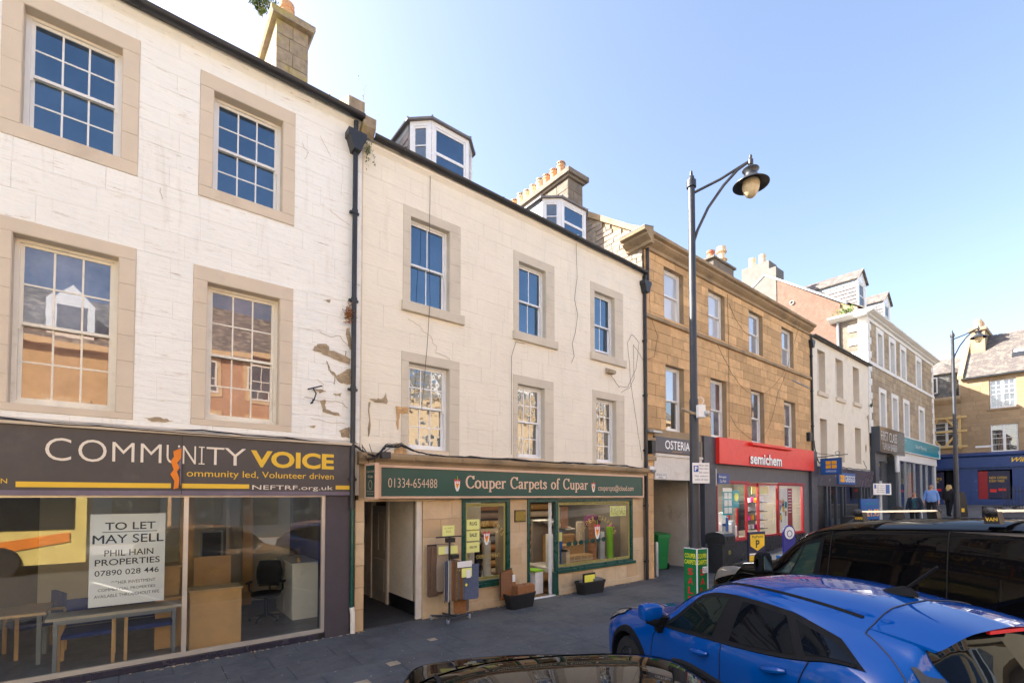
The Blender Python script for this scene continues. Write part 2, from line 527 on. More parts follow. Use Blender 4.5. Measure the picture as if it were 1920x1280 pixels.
mat('asphalt', (.05, .05, .052), .85, bump=.008, bscale=90, var=.2)
mat('ground_far', (.30, .27, .22), .9, bump=.005, var=.12)
mat('road_paint', (.75, .74, .7), .7, var=.1)
mat('road_yellow', (.7, .5, .08), .7, var=.1)
mat('black', (.012, .012, .014), .5)
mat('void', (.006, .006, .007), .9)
mat('cable', (.018, .018, .02), .6)
mat('cable_pale', (.35, .35, .33), .6)
mat('render_grey', (.55, .50, .42), .9, bump=.01, bscale=20, var=.1, stain=(.25, .18, .12), stainamt=.6, stscale=1.4)
mat('limewash', (.72, .68, .61), .9, bump=.02, bscale=10, var=.06, stain=(.42, .33, .24), stainamt=.4)
mat('door_grey', (.36, .35, .33), .6, var=.08)
mat('semi_red', (.78, .028, .018), .4, var=.03)
mat('frame_red', (.34, .008, .014), .35, var=.06)
mat('semi_grey', (.12, .118, .13), .6, var=.06, bump=.001)
mat('semi_dark', (.055, .056, .072), .5, var=.08)
mat('plinth_black', (.02, .02, .024), .3, var=.1)
mat('acrylic_white', (.88, .88, .88), .3, var=.01)
mat('sign_white', (.78, .78, .76), .5, var=.03)
mat('sign_black', (.02, .02, .02), .5)
mat('bright_blue', (.01, .10, .36), .4, var=.05)
mat('deep_blue', (.01, .045, .22), .4, var=.05)
mat('logo_orange', (.90, .42, .02), .4)
mat('greggs_grey', (.105, .10, .115), .22, var=.05)
mat('slate_paint', (.055, .065, .078), .4, var=.06)
mat('barber_board', (.12, .10, .095), .12, var=.08, metal=.3)
mat('teal_sign', (.02, .33, .42), .15, var=.06)
mat('wh_blue', (.022, .055, .19), .4, var=.08, stain=(.2, .25, .38), stainamt=.4, stscale=3, stlo=.62, sthi=.68)
mat('timber', (.62, .43, .17), .6, var=.1, vscale=6)
mat('office_floor', (.14, .14, .145), .35, var=.2, bump=.001)
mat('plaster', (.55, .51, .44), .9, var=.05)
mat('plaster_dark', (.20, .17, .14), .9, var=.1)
mat('beech', (.52, .31, .13), .4, var=.1, vscale=4, bstretch=(8, 8, 1), bump=.001)
mat('desk_top', (.46, .30, .14), .35, var=.1)
mat('table_top', (.42, .36, .27), .4, var=.05)
mat('steel_grey', (.20, .22, .25), .4, metal=.4)
mat('chrome', (.6, .6, .6), .15, metal=1)
mat('navy_fabric', (.008, .022, .12), .9, var=.2)
mat('black_fabric', (.014, .014, .016), .85, var=.2)
mat('paper', (.80, .80, .78), .7, var=.02)
mat('ink', (.03, .03, .035), .7)
mat('lime_paper', (.78, .80, .28), .7, var=.03)
mat('yellow_paper', (.90, .85, .10), .7, var=.03)
mat('brown_carpet', (.20, .125, .085), .95, bump=.006, bscale=120, var=.3, vscale=60)
mat('blue_carpet', (.095, .115, .19), .95, bump=.006, bscale=120, var=.35, vscale=60)
mat('grey_carpet', (.17, .16, .16), .95, bump=.006, bscale=120, var=.3, vscale=60)
mat('rust_carpet', (.30, .13, .05), .95, bump=.006, bscale=90, var=.4, vscale=40)
mat('beige_carpet', (.40, .32, .24), .95, bump=.006, bscale=100, var=.2, vscale=50)
mat('tan_carpet', (.33, .19, .07), .95, bump=.006, bscale=80, var=.3, vscale=20)
mat('purple_carpet', (.10, .01, .07), .95, bump=.01, bscale=60)
mat('lime_carpet', (.22, .48, .02), .95, bump=.01, bscale=80)
mat('pink_carpet', (.45, .03, .24), .95, bump=.01, bscale=80)
mat('white_wool', (.6, .58, .52), .95, bump=.01, bscale=60)
mat('doormat', (.22, .13, .05), .95, bump=.01, bscale=120, var=.3, vscale=30)
mat('wheelie_green', (.012, .20, .05), .45, var=.08)
mat('cabinet_green', (.006, .17, .045), .4, var=.05)
mat('cabinet_red', (.62, .02, .03), .4)
mat('cabinet_yellow', (.78, .80, .03), .4)
mat('galv', (.42, .45, .48), .4, metal=.5, var=.1)
mat('pay_yellow', (.85, .55, .02), .4)
mat('pay_dark', (.02, .02, .06), .4)
mat('purple_blue', (.03, .03, .25), .4)
mat('skin', (.55, .30, .21), .6, var=.06)
mat('grey_hair', (.42, .40, .38), .8, var=.2)
mat('blonde_hair', (.55, .38, .16), .7, var=.25, vscale=12, bump=.01)
mat('shirt_blue', (.16, .30, .62), .85, var=.06)
mat('trouser_black', (.012, .012, .015), .85)
mat('jacket_navy', (.012, .022, .04), .85, var=.2)
mat('top_teal', (.02, .09, .12), .85)
mat('shoe', (.02, .02, .02), .5)
mat('lamp_bowl', (.62, .50, .30), .35, var=.15, vscale=6)
mat('car_trim', (.010, .011, .013), .75, bump=.0006, bscale=120, spec=.12)
mat('seat_dark', (.03, .035, .035), .8)
mat('tyre', (.015, .015, .016), .85)
mat('rim', (.16, .16, .17), .3, metal=.8)
mat('lamp_glass', (.45, .46, .47), .08, metal=.6)
mat('tail_red', (.6, .01, .012), .2)
mat('bar_alu', (.66, .66, .64), .32, metal=.55, var=.03)
mat('opp_stone', (.60, .42, .22), .9, bump=.01, var=.15, vscale=1.2, rnd=.5)
mat('opp_trim', (.66, .50, .30), .9, var=.1)
mat('opp_pink', (.52, .31, .19), .9, var=.1)
mat('bus_cream', (.80, .62, .20), .3, coat=.5)
mat('bus_dark', (.02, .022, .025), .1)
mat('tan_wallpanel', (.45, .34, .22), .8)
glass('pane_sky', (.006, .014, .035), .15, tint=(.62, .84, 1))
glass('pane_old', (.06, .06, .055), .15, wave=.012, wscale=2.6)
glass('pane_warm', (.07, .045, .045), .12, wave=.0004, wscale=2, dirt=.10, tint=(.92, .78, .68))
glass('pane_dirty', (.07, .07, .085), .13, wave=.0003, wscale=2, dirt=.18, tint=(.78, .82, .9))
glass('pane_dark', (.03, .033, .035), .16)
glass('pane_blind', (.52, .56, .62), .12)
glass('pane_white', (.62, .62, .62), .10)
glass('pane_curtain', (.30, .33, .38), .22)
glass('shop_glass', (.88, .90, .88), .10, clear=True)
glass('shop_glass_low', (.95, .96, .95), .0, clear=True, ior=1.45)
glass('shop_glass_street', (.94, .96, .95), .09, clear=True, ior=1.5)
glass('car_window', (.004, .009, .010), .0, ior=1.40, tint=(.6, .75, .75))
glass('van_window', (.30, .42, .38), .10, clear=True)
glass('rear_screen', (.003, .004, .006), .0, ior=1.38, tint=(.42, .5, .6))
def carpaint(name, c, c2, rough=.28, metal=.6, flake=.25, coat=1):
    m, N, L = newmat(name)
    out = N.new('ShaderNodeOutputMaterial')
    p = N.new('ShaderNodeBsdfPrincipled'); L.new(p.outputs[0], out.inputs[0])
    lw = N.new('ShaderNodeLayerWeight'); lw.inputs[0].default_value = .35
    tc = N.new('ShaderNodeTexCoord').outputs['Object']
    cc = mixc(N, L, lw.outputs['Facing'], c, c2)
    fl = noise(N, L, tc, 900, 1)
    cc = mixc(N, L, ramp(N, L, fl, .5, .7, 0, flake), cc, tuple(min(1, x*1.8+.02) for x in c))
    L.new(cc, p.inputs['Base Color'])
    p.inputs['Metallic'].default_value = metal
    p.inputs['Roughness'].default_value = rough
    p.inputs['Coat Weight'].default_value = coat
    p.inputs['Coat Roughness'].default_value = .015
    p.inputs['Coat IOR'].default_value = 1.5
    p.inputs['Specular IOR Level'].default_value = .0 if not metal else .5
    b = N.new('ShaderNodeBump'); b.inputs['Distance'].default_value = .00008
    L.new(noise(N, L, tc, 30, 2), b.inputs['Height']); L.new(b.outputs[0], p.inputs['Coat Normal'])
carpaint('blue_car_paint', (.0, .075, .34), (.0, .04, .22), .4, .0, .1)
carpaint('black_car_paint', (.003, .003, .0035), (.003, .003, .0035), .5, .0, .0, .75)
carpaint('black_van_paint', (.0025, .0025, .003), (.0025, .0025, .003), .5, .0, .0, .42)
# ------------------------------------------------------------------ setting: ground, road, pavement
xs_ = [-300, -60, -20, 0, 17, 21, 25, 29, 33, 40, 47, 54, 70, 120, 400]
mb = MB()
ys_ = [-300, -80, -40, -24, -12, -4.5, 0, 8, 40, 120, 400]
n0 = len(xs_)
for y in ys_:
    for x in xs_:
        mb.v.append((x, y, gz(x) - .12))
for j in range(len(ys_) - 1):
    for i in range(n0 - 1):
        a = j * n0 + i
        mb.f.append((a, a+1, a+n0+1, a+n0))
struct('ground', mb, 'ground_far')
def strip(name, x0, x1, y0, y1, dz, m, step=2.0, **k):
    mb = MB(); n = max(1, int((x1 - x0) / step))
    for i in range(n):
        a, b = x0+(x1-x0)*i/n, x0+(x1-x0)*(i+1)/n
        mb.quad((a,y0,gz(a)+dz),(b,y0,gz(b)+dz),(b,y1,gz(b)+dz),(a,y1,gz(a)+dz))
    return struct(name, mb, m, **k)
rd = MB()
for i in range(45):
    a, b = -40+2*i, -38+2*i
    for y0, z0, y1, z1 in ((-17.5, -.07, -10.5, .02), (-10.5, .02, -4.43, -.09)):
        rd.quad((a,y0,gz(a)+z0),(b,y0,gz(b)+z0),(b,y1,gz(b)+z1),(a,y1,gz(a)+z1))
struct('road', rd, 'asphalt')
strip('far_pavement', -40, 50, -22.4, -17.5, .0, 'granite_kerb')
strip('cross_street', 50, 53.6, -60, 0.3, -.066, 'ground_far')
for i, xx in enumerate((-3.6, .9, 3.75, 7.2, 11.5, 14.6)):
    q = MB().quad((xx-1.8,-9.5,-.05),(xx-1.7,-9.5,-.05),(xx+.15,-4.7,-.138),(xx+.05,-4.7,-.138))
    struct('bay_line', q, 'road_paint')
# pavement: bed, kerb and slabs
pav = thing('pavement', 'grey slab pavement running along the shop fronts', 'pavement', (0, 0, gz(0)))
pav['kind'] = 'structure'
mb = MB()
for i in range(-20, 60):
    a, b = i, i + 1
    mb.quad((a,-4.4,gz(a)-.010),(b,-4.4,gz(b)-.010),(b,.35,gz(b)-.010),(a,.35,gz(a)-.010))
put('bed', mb, 'slab_joint', pav)
rng = random.Random(3)
slabs = []
rows = [0.12, -.50, -1.12, -1.74, -2.36, -2.98, -3.6, -4.22]
for r in range(len(rows) - 1):
    x = -6 + rng.uniform(0, .8)
    while x < 52:
        l = rng.choice((.6, .75, .9, .9, 1.05))
        slabs.append((x, x+l, rows[r+1], rows[r])); x += l
slabs.sort(key=lambda s: (Vector(((s[0]+s[1])/2, (s[2]+s[3])/2, 0)) - CAM).length)
rest = MB()
def slab_mb(t, s):
    a, b, c, d = s; g = .004; h = rng.uniform(-.0015, .0015)
    n = len(t.v)
    t.cbox(a+g, b-g, c+g, d-g, -.03, h, .003, 'z')
    t.v[n:] = [(p[0], p[1], p[2] + gz(p[0])) for p in t.v[n:]]
    return t
for i, s in enumerate(slabs):
    if i < 300: put('slab', slab_mb(MB(), s), 'slab', pav)
    else: slab_mb(rest, s)
put('slab_field', rest, 'slab', pav, kind='stuff')
kr = thing('kerb', 'granite kerb between pavement and parking bays', 'kerb', (0, -4.3, gz(0)))
kr['kind'] = 'structure'
for i in range(-6, 48):
    a, b = i * 1.0, i + .995
    k = MB().box(a+.004, b, -4.42, -4.226, -.2, .002)
    k.v = [(p[0], p[1], p[2] + gz(p[0])) for p in k.v]
    put('kerb_stone', k, 'granite_kerb', kr)
for (x, y, sx) in ((3.0, -2.05, .11), (4.05, -1.35, .09), (2.35, -2.5, .12)):
    h = MB().box(x, x+sx*1.6, y, y+sx*1.4, gz(x), gz(x)+.006)
    tag(put('access_cover', h, 'bare_stone'), f"small rusty square cover set in the slabs {'nearest the kerb' if y<-2.3 else ('nearest the pend' if y>-1.5 else 'midway between the other two covers')}", 'drain cover', 'small covers in the pavement')
# ------------------------------------------------------------------ shared building helpers
def gutter(parent, x0, x1, y, z, r=.075, z1=None):
    z1 = z if z1 is None else z1
    mb = MB(); n = 12; L_ = max(2, int((x1-x0)/1.2))
    prof = [(r*math.cos(math.pi*(1+k/8)), r*math.sin(math.pi*(1+k/8))) for k in range(9)]
    prof += [((r-.012)*math.cos(math.pi*(2-k/8)), (r-.012)*math.sin(math.pi*(2-k/8))) for k in range(9)]
    rr = random.Random(int(x0*10))
    zz = [z + (z1-z)*i/L_ + rr.uniform(-.012, .012) for i in range(L_+1)]
    for i in range(L_+1):
        xx = x0+(x1-x0)*i/L_
        for a, b in prof: mb.v.append((xx, y+a, zz[i]+b))
    k = len(prof)
    for i in range(L_):
        for j in range(k):
            q = (j+1) % k
            mb.f.append((i*k+j, i*k+q, (i+1)*k+q, (i+1)*k+j))
    for i in range(0, L_, 2):
        xx = x0+(x1-x0)*(i+.5)/L_; zc = (zz[i]+zz[i+1])/2
        mb.tube([(xx, y-r-.006, zc+.01), (xx, y-r*.8, zc-r*.7), (xx, y, zc-r-.012), (xx, y+r+.02, zc-.02)], .012, 5)
    for i in range(1, L_, 2):
        xx = x0+(x1-x0)*i/L_
        mb.tube([(xx-.05, y, zz[i]-r*.45), (xx+.05, y, zz[i]-r*.45)], r*.62, 8)
    return put('gutter', mb, 'black_iron', parent, smooth=True)
def downpipe(parent, x, y, z0, z1, r=.05, m='black_iron', hop=True, jogs=None):
    mb = MB()
    mb.tube(jogs or [(x, y, z0), (x, y, z1)], r, 10)
    z = z0 + .5
    while z < z1 - .3:
        mb.tube([(x, y, z), (x, y, z+.09)], r*1.22, 10)
        mb.box(x-r*1.9, x+r*1.9, y+.01, y+r+.02, z+.02, z+.06)
        z += 1.65
    if hop:
        mb.prism([(x-.07, z1-.30), (x+.07, z1-.30), (x+.14, z1-.08), (x+.17, z1-.06), (x+.17, z1+.05), (x-.17, z1+.05), (x-.17, z1-.06), (x-.14, z1-.08)], y-.12, y+.1)
        mb.tube([(x, y, z1), (x, y-.02, z1+.28)], r, 8)
    return put('downpipe', mb, m, parent, smooth=True)
def roof_slope(parent, x0, x1, y0, z0, y1, z1, m='slate_grey', name='roof', t=.06, back=True):
    mb = MB().prism([(y0, z0), (y1, z1), (y1, z1-t), (y0, z0-t)], x0, x1, 'x')
    if back:
        yb = 2*y1 - y0
        mb.prism([(y1, z1), (yb, z0), (yb, z0-t), (y1, z1-t)], x0, x1, 'x')
    return put(name, mb, m, parent)
def pot(parent, x, y, z, h=.55, r=.13, m='terracotta', holes=True):
    p = MB().lathe([(r*1.12, z), (r*1.12, z+.05), (r*1.0, z+.08), (r*.92, z+h*.74), (r*1.08, z+h*.77), (r*1.1, z+h*.83), (r*1.02, z+h*.86), (r*1.06, z+h), (r*.8, z+h), (r*.8, z+h-.1), (.01, z+h-.1)], (x, y, 0), 14)
    o = put('chimney_pot', p, m, parent, smooth=True)
    if holes:
        hb = MB()
        for k in range(12):
            q = 2*math.pi*k/12
            cx, cy = x+math.cos(q)*r*1.03, y+math.sin(q)*r*1.03
            hb.box(cx-.015, cx+.015, cy-.015, cy+.015, z+h*.89, z+h*.95)
        put('vent_holes', hb, 'void', o)
    return o
def moulding(parent, name, x0, x1, prof, m, ends=None):
    """run a profile (list of (y, z)) along x; blocks butt with visible joints"""
    return put(name, MB().prism(prof, x0, x1, 'x'), m, parent)
def blocks(parent, name, x0, x1, prof, m, L=.9, gap=.005):
    n = max(1, round((x1-x0)/L)); d = (x1-x0)/n
    for i in range(n):
        put(name, MB().prism(prof, x0+i*d+gap/2, x0+(i+1)*d-gap/2, 'x'), m, parent)
def cable(name, pts, r, m, parent, sag=0, n=6, wig=0, seed=1):
    rr = random.Random(seed); P = []
    for a, b in zip(pts, pts[1:]):
        for i in range(n):
            t = i / n
            q = Vector(a).lerp(Vector(b), t); q.z -= sag * 4 * t * (1-t)
            if wig: q.x += rr.uniform(-wig, wig)*.4; q.z += rr.uniform(-wig, wig); q.y -= rr.uniform(0, wig)*.5
            P.append(tuple(q))
    P.append(pts[-1])
    return put(name, MB().tube(P, r, 5), m, parent, smooth=True)
# ================================================================== BUILDING 1: white painted house over the empty shop
b1 = thing('townhouse', 'tall white painted building with the empty to-let shop below', 'building', (-1, 0, gz(0)))
OP1 = [(-1.24, -.23, 7.26, 8.87), (.88, 1.90, 7.27, 8.86), (-1.28, -.22, 3.62, 5.83), (.84, 1.89, 3.62, 5.78), (-3.6, -2.6, 7.26, 8.87), (-3.6, -2.6, 3.62, 5.8)]
SR1 = [(-1.43, -.04, 7.07, 9.09), (.70, 2.09, 7.10, 9.09), (-1.46, -.03, 3.53, 6.01), (.66, 2.09, 3.53, 6.0), (-3.8, -2.4, 7.07, 9.09), (-3.8, -2.4, 3.53, 6.0)]
wall('wall', -6, 3.28, 3.37, 9.45, .0, .45, OP1, 'joint_white', b1)
put('wall_side', MB().box(-6, -5.8, .45, 9, 2.4, 9.45).box(3.0, 3.28, .45, 9, -.06, 9.45).box(-5.8, 3.0, 8.8, 9, -.06, 9.45), 'joint_white', b1)
# bare patch on the right: margins of missing paint
PATCH = [(2.38, 3.05, 4.93, 5.12), (2.6, 3.1, 4.55, 4.72), (2.9, 3.1, 4.7, 4.95)]
ashlar(b1, 'stone', -2.6, 3.28, 3.40, 9.45, 0, SR1, .31, (.35, .85), 'white_masonry', gap=.0012, proud=.010, pj=.0022, c=.004, ragged=.0012, jz=.12)
ashlar(b1, 'stone_left', -6, -2.6, 3.40, 9.45, 0, SR1, .31, (.35, .85), 'white_masonry', gap=.005, proud=.012, maxn=0)
def scar(parent, pts, y, m, t=.006):
    rr = random.Random(int(pts[0][0]*77)); P = []
    for (a, b), (c, d) in zip(pts, pts[1:] + pts[:1]):
        for k in range(4):
            u = k/4; P.append((a+(c-a)*u+rr.uniform(-.018, .018), b+(d-b)*u+rr.uniform(-.014, .014)))
    ctx = MB().prism(P, y-t, y)
    def inside(x, z):
        c = False
        for (a, b), (e, d) in zip(P, P[1:] + P[:1]):
            if (b > z) != (d > z) and x < (e-a)*(z-b)/(d-b)+a: c = not c
        return c
    x0, x1 = min(p[0] for p in P), max(p[0] for p in P); z0, z1 = min(p[1] for p in P), max(p[1] for p in P)
    for k in range(int(700*(x1-x0)*(z1-z0))+6):
        px, pz = rr.uniform(x0, x1), rr.uniform(z0, z1); r = rr.uniform(.012, .04)
        if inside(px-r, pz) and inside(px+r, pz) and inside(px, pz+r*.5) and inside(px, pz-r*.5):
            ctx.cbox(px-r, px+r, y-t-rr.uniform(.002, .012), y-t+.002, pz-r*.5, pz+r*.5, .006, 'y')
            for q in range(len(ctx.v)-12, len(ctx.v)): ctx.v[q] = tuple(c+rr.uniform(-.003, .003) for c in ctx.v[q])
    put('bare_patch', ctx, m, parent)
for pts in ([(2.42, 5.0), (2.5, 5.13), (2.66, 5.16), (2.72, 5.06), (2.95, 5.0), (3.08, 4.97), (3.08, 4.86), (2.85, 4.9), (2.6, 4.97)],
            [(2.66, 4.86), (2.72, 4.7), (2.85, 4.62), (3.1, 4.8), (3.12, 4.5), (2.92, 4.48), (2.76, 4.62)],
            [(2.56, 4.12), (2.64, 4.14), (2.66, 3.98), (2.9, 3.93), (2.9, 3.88), (2.6, 3.93)],
            [(2.42, 4.3), (2.56, 4.34), (2.66, 4.3), (2.56, 4.26)], [(2.78, 4.28), (2.92, 4.3), (2.9, 4.24)],
            [(3.0, 5.5), (3.06, 5.55), (3.1, 5.3), (3.12, 5.1), (3.04, 5.2)], [(2.62, 5.95), (2.72, 5.97), (2.7, 5.92)],
            [(2.9, 3.62), (3.08, 3.7), (3.1, 3.5), (2.95, 3.5)], [(.1, 3.58), (.3, 3.6), (.45, 3.55), (.2, 3.53)], [(2.35, 3.66), (2.5, 3.69), (2.47, 3.63)]):
    scar(b1, pts, -.016, 'bare_stone')
for i, (ix, oz) in enumerate(zip(OP1, SR1)):
    surround(b1, oz[:2], oz[2:], ix[:2], ix[2:], 0, 'margin_paint', .02, .17)
pmA = ('pane_sky', 'pane_sky', 'pane_dirty', 'pane_warm', 'pane_sky', 'pane_warm')
for i, o in enumerate(OP1):
    ww = sash(b1, o[0]+.006, o[1]-.006, o[2]+.006, o[3]-.006, .15, 3, 2, 2, 'white_paint' if i < 2 or i == 4 else 'cream_paint', pmA[i], 'pane_warm' if i == 2 else None, fw=.05, sw=.04, bar=.022, mid=.5 if i in (0, 1, 4) else .49)
    zt = o[3] - .035
    put('trickle_vent', MB().box((o[0]+o[1])/2-.2, (o[0]+o[1])/2+.2, .138, .15, zt-.012, zt+.012), 'cream_paint', ww)
put('eaves_course', MB().prism([(-.012, 9.36), (-.09, 9.44), (-.09, 9.49), (.3, 9.49), (.3, 9.36)], -6, 3.26, 'x'), 'white_masonry', b1)
put('wall_head', MB().prism([(-.1, 9.50), (3.9, 11.9), (3.9, 11.5), (.3, 9.3)], 3.05, 3.27, 'x'), 'rubble', b1)
roof_slope(b1, -6, 3.05, -.13, 9.52, 4.4, 12.3)
gutter(b1, -6, 3.24, -.19, 9.60, .085, 9.50)
downpipe(b1, 3.12, -.10, 2.2, 9.12, .045)
put('lower_downpipe', MB().tube([(3.14, -.07, .35), (3.14, -.07, 3.4)], .035, 8), 'green_paint', b1, smooth=True)
put('pipe_foot', MB().tube([(3.16, -.08, -.05), (3.16, -.08, .3), (3.14, -.07, .42)], .045, 8), 'cream_paint', b1, smooth=True)
# skew and skewputt at the party wall
put('skew_block', MB().prism([(-.12, 9.62), (-.12, 9.84), (.2, 9.98), (.9, 10.36), (.9, 10.1)], 2.98, 3.28, 'x'), 'lichen_stone', b1)
put('skewputt', MB().prism([(-.22, 9.34), (-.24, 9.52), (.3, 9.56), (.3, 9.2), (-.1, 9.22)], 3.22, 3.46, 'x'), 'lichen_stone', b1)
put('skew', MB().prism([(.9, 10.1), (.9, 10.3), (3.2, 11.6), (3.2, 11.4)], 3.0, 3.28, 'x'), 'lichen_stone', b1)
# chimney stack on the party wall
ch = put('chimney', MB().box(2.45, 3.10, 3.23, 5.4, 11.6, 13.62), 'mortar', b1)
for z in range(6):
    za, zb = 11.62 + z*.335, 11.62 + (z+1)*.335
    cuts = [2.42, 2.78 if z % 2 else 2.70, 3.13]
    for a, b in zip(cuts, cuts[1:]):
        put('stone', MB().cbox(a+.003, b-.003, 3.2, 3.24, za+.003, zb-.003, .008).jit(.003), 'lichen_stone', ch, fixn=False)
    c2 = [3.24, 3.9 + .2*(z % 2), 4.7, 5.42]
    for a, b in zip(c2, c2[1:]):
        put('stone', MB().cbox(2.42, 2.46, a+.003, b-.003, za+.003, zb-.003, .008, 'x').jit(.003), 'lichen_stone', ch, fixn=False)
put('chimney_cap', MB().prism([(2.32, 13.63), (2.28, 13.7), (2.28, 13.80), (3.26, 13.80), (3.26, 13.70), (3.2, 13.63)], 3.06, 5.55), 'lichen_stone', ch)
for yy in (3.55, 4.2, 4.9):
    pot(ch, 2.72, yy, 13.8, .6, .16, 'terracotta', False)
# shop front
shop1 = put('shop_fascia', MB().prism([(0, 2.5), (-.07, 2.5), (-.09, 3.3), (-.09, 3.35), (0, 3.37)], -6, 3.13, 'x'), 'char_sign', b1)
put('fascia_band', MB().box(-6, 3.13, -.095, -.06, 2.45, 2.515), 'violet_strip', shop1)
put('fascia_cap', MB().prism([(0, 3.352), (-.13, 3.352), (-.14, 3.39), (0, 3.46)], -6, 3.2, 'x'), 'margin_paint', b1)
put('fascia_seam', MB().box(.555, .562, -.0965, -.07, 2.46, 3.34), 'black', shop1)
def lean(p):  # lettering lies on the slightly leaning board
    return (p[0], p[1] - (p[2]-2.5)*.025, p[2])
def t1(s, a, b, c, d, m, off=0): return text(s, a, b, c, d, -.0745, m, shop1, off=off, fn=lean)
for ch_, a, b in (('C',-.91,-.66),('O',-.59,-.30),('M',-.24,.0),('M',.07,.31),('U',.37,.53),('N',.565,.73),('T',.865,1.10),('Y',1.10,1.40)):
    text(ch_, a, b, 2.92 if ch_ not in 'CO' else 2.905, 3.19 if ch_ not in 'CO' else 3.205, -.0745, 'letter_cream', shop1, off=-.008, fn=lean)
put('lettering', MB().box(.795, .812, -.0955, -.085, 2.935, 3.175).box(.765, .842, -.0955, -.085, 3.175, 3.19).box(.765, .842, -.0955, -.085, 2.92, 2.935), 'letter_cream', shop1)
t1('VOICE', 1.47, 2.79, 2.905, 3.18, 'sign_yellow', .035)
t1('ommunity led, Volunteer driven', .62, 2.79, 2.70, 2.835, 'sign_yellow')
t1('NEFTRF.org.uk', 1.50, 2.78, 2.52, 2.615, 'letter_cream')
t1('N', -1.30, -1.245, 2.60, 2.66, 'sign_yellow')
for a, b in ((-1.17, .43), (.56, 1.455), (2.83, 3.11)):
    sb = MB().box(a, b, -.0775, -.06, 2.555, 2.625); put('yellow_band', sb, 'sign_yellow', shop1)
rip = [(.50, 3.13), (.55, 3.14), (.545, 3.0), (.50, 2.93), (.53, 2.86), (.50, 2.80), (.53, 2.70), (.52, 2.56), (.46, 2.54), (.47, 2.66), (.42, 2.76), (.46, 2.83), (.42, 2.95), (.46, 3.02), (.45, 3.1)]
put('torn_vinyl', MB().prism(rip, -.093, -.084), 'orange_rip', shop1)
put('torn_vinyl', MB().prism([(.50, 3.16), (.553, 3.17), (.553, 2.6), (.535, 2.6), (.535, 2.85), (.51, 2.9), (.545, 3.0)], -.0915, -.083), 'violet_strip', shop1)
# window frame, glass, stall riser
put('shop_frame', MB().box(-6, 2.68, .0, .07, .04, .10).box(2.62, 2.68, .0, .07, .10, 2.45).box(.60, .66, -.005, .07, .10, 2.45).box(-2.6, -2.54, 0, .07, .1, 2.45).box(-2.54, .6, .0, .07, 2.42, 2.45).box(.66, 2.62, 0, .07, 2.42, 2.45), 'alu', b1)
for a, b in ((-6, -2.6), (-2.54, .60), (.66, 2.62)):
    put('shop_window', MB().box(a, b, .03, .036, .10, 2.42), 'shop_glass_street', b1)
put('stall_riser', MB().box(-6, 2.66, -.03, .3, -.06, .035), 'black', b1)
x = -2.0
while x < 2.55:
    put('tile', MB().cbox(x+.003, x+.187, -.042, -.028, -.055, .035, .003), 'tile_violet', b1, fixn=False); x += .19
put('pillar', MB().box(2.68, 3.11, -.035, .4, -.06, 2.45), 'pillar_violet', b1)
put('beam', MB().box(-6, 3.28, .0, .45, 2.45, 3.37), 'plaster', b1)
put('shop_floor', MB().box(-5.8, 3.0, .07, 6.2, -.05, .035), 'office_floor', b1)
rng = random.Random(9)
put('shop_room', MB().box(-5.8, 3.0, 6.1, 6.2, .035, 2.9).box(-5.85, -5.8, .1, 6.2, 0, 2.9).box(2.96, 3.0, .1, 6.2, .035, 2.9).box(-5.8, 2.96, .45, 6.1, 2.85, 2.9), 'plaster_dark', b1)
put('partition', MB().box(1.55, 1.62, 3.0, 6.1, .035, 2.85).box(1.62, 2.96, 3.6, 3.66, .035, 2.85).box(-1.5, 1.55, 5.0, 5.05, .035, 2.85), 'plaster', b1)
put('curtain_panel', MB().box(.72, .95, 2.6, 2.64, .035, 2.7).box(1.9, 2.1, 3.2, 3.24, .035, 2.7), 'beech', b1)
# cables over the fascia
for k in range(5):
    rr = random.Random(k)
    pts = [(-6, -.10-.012*k, 3.50+.02*k)] + [(-4+ i*1.2, -.09 - .012*k, 3.42 + rr.uniform(-.025, .045) - .005*i) for i in range(6)] + [(3.2, -.12, 3.36 + .01*k)]
    cable('cable', pts, .011 if k < 3 else .007, 'cable' if k != 3 else 'cable_pale', b1, sag=.015, wig=.008, seed=k)
put('hook_bracket', MB().tube([(2.35, -.02, 4.30), (2.52, -.25, 4.34)], .012, 6).tube([(2.44, -.03, 4.32), (2.46, -.12, 4.22), (2.42, -.14, 4.10), (2.38, -.1, 4.04), (2.42, -.06, 4.06), (2.42, -.08, 4.12)], .012, 6), 'black_iron', b1)
nest = MB(); rr = random.Random(5)
for k in range(60):
    p = Vector((rr.gauss(0, .035), rr.gauss(0, .03), rr.gauss(0, .075))) + Vector((3.04, -.09, 5.78))
    d = Vector((rr.uniform(-1, 1), rr.uniform(-1, 1), rr.uniform(-.6, .6))).normalized()*.06
    nest.tube([p-d, p+d], .006, 4)
tag(put('bird_nest', nest, 'rust_carpet'), 'clump of brown twigs stuck behind the white house downpipe', 'nest')
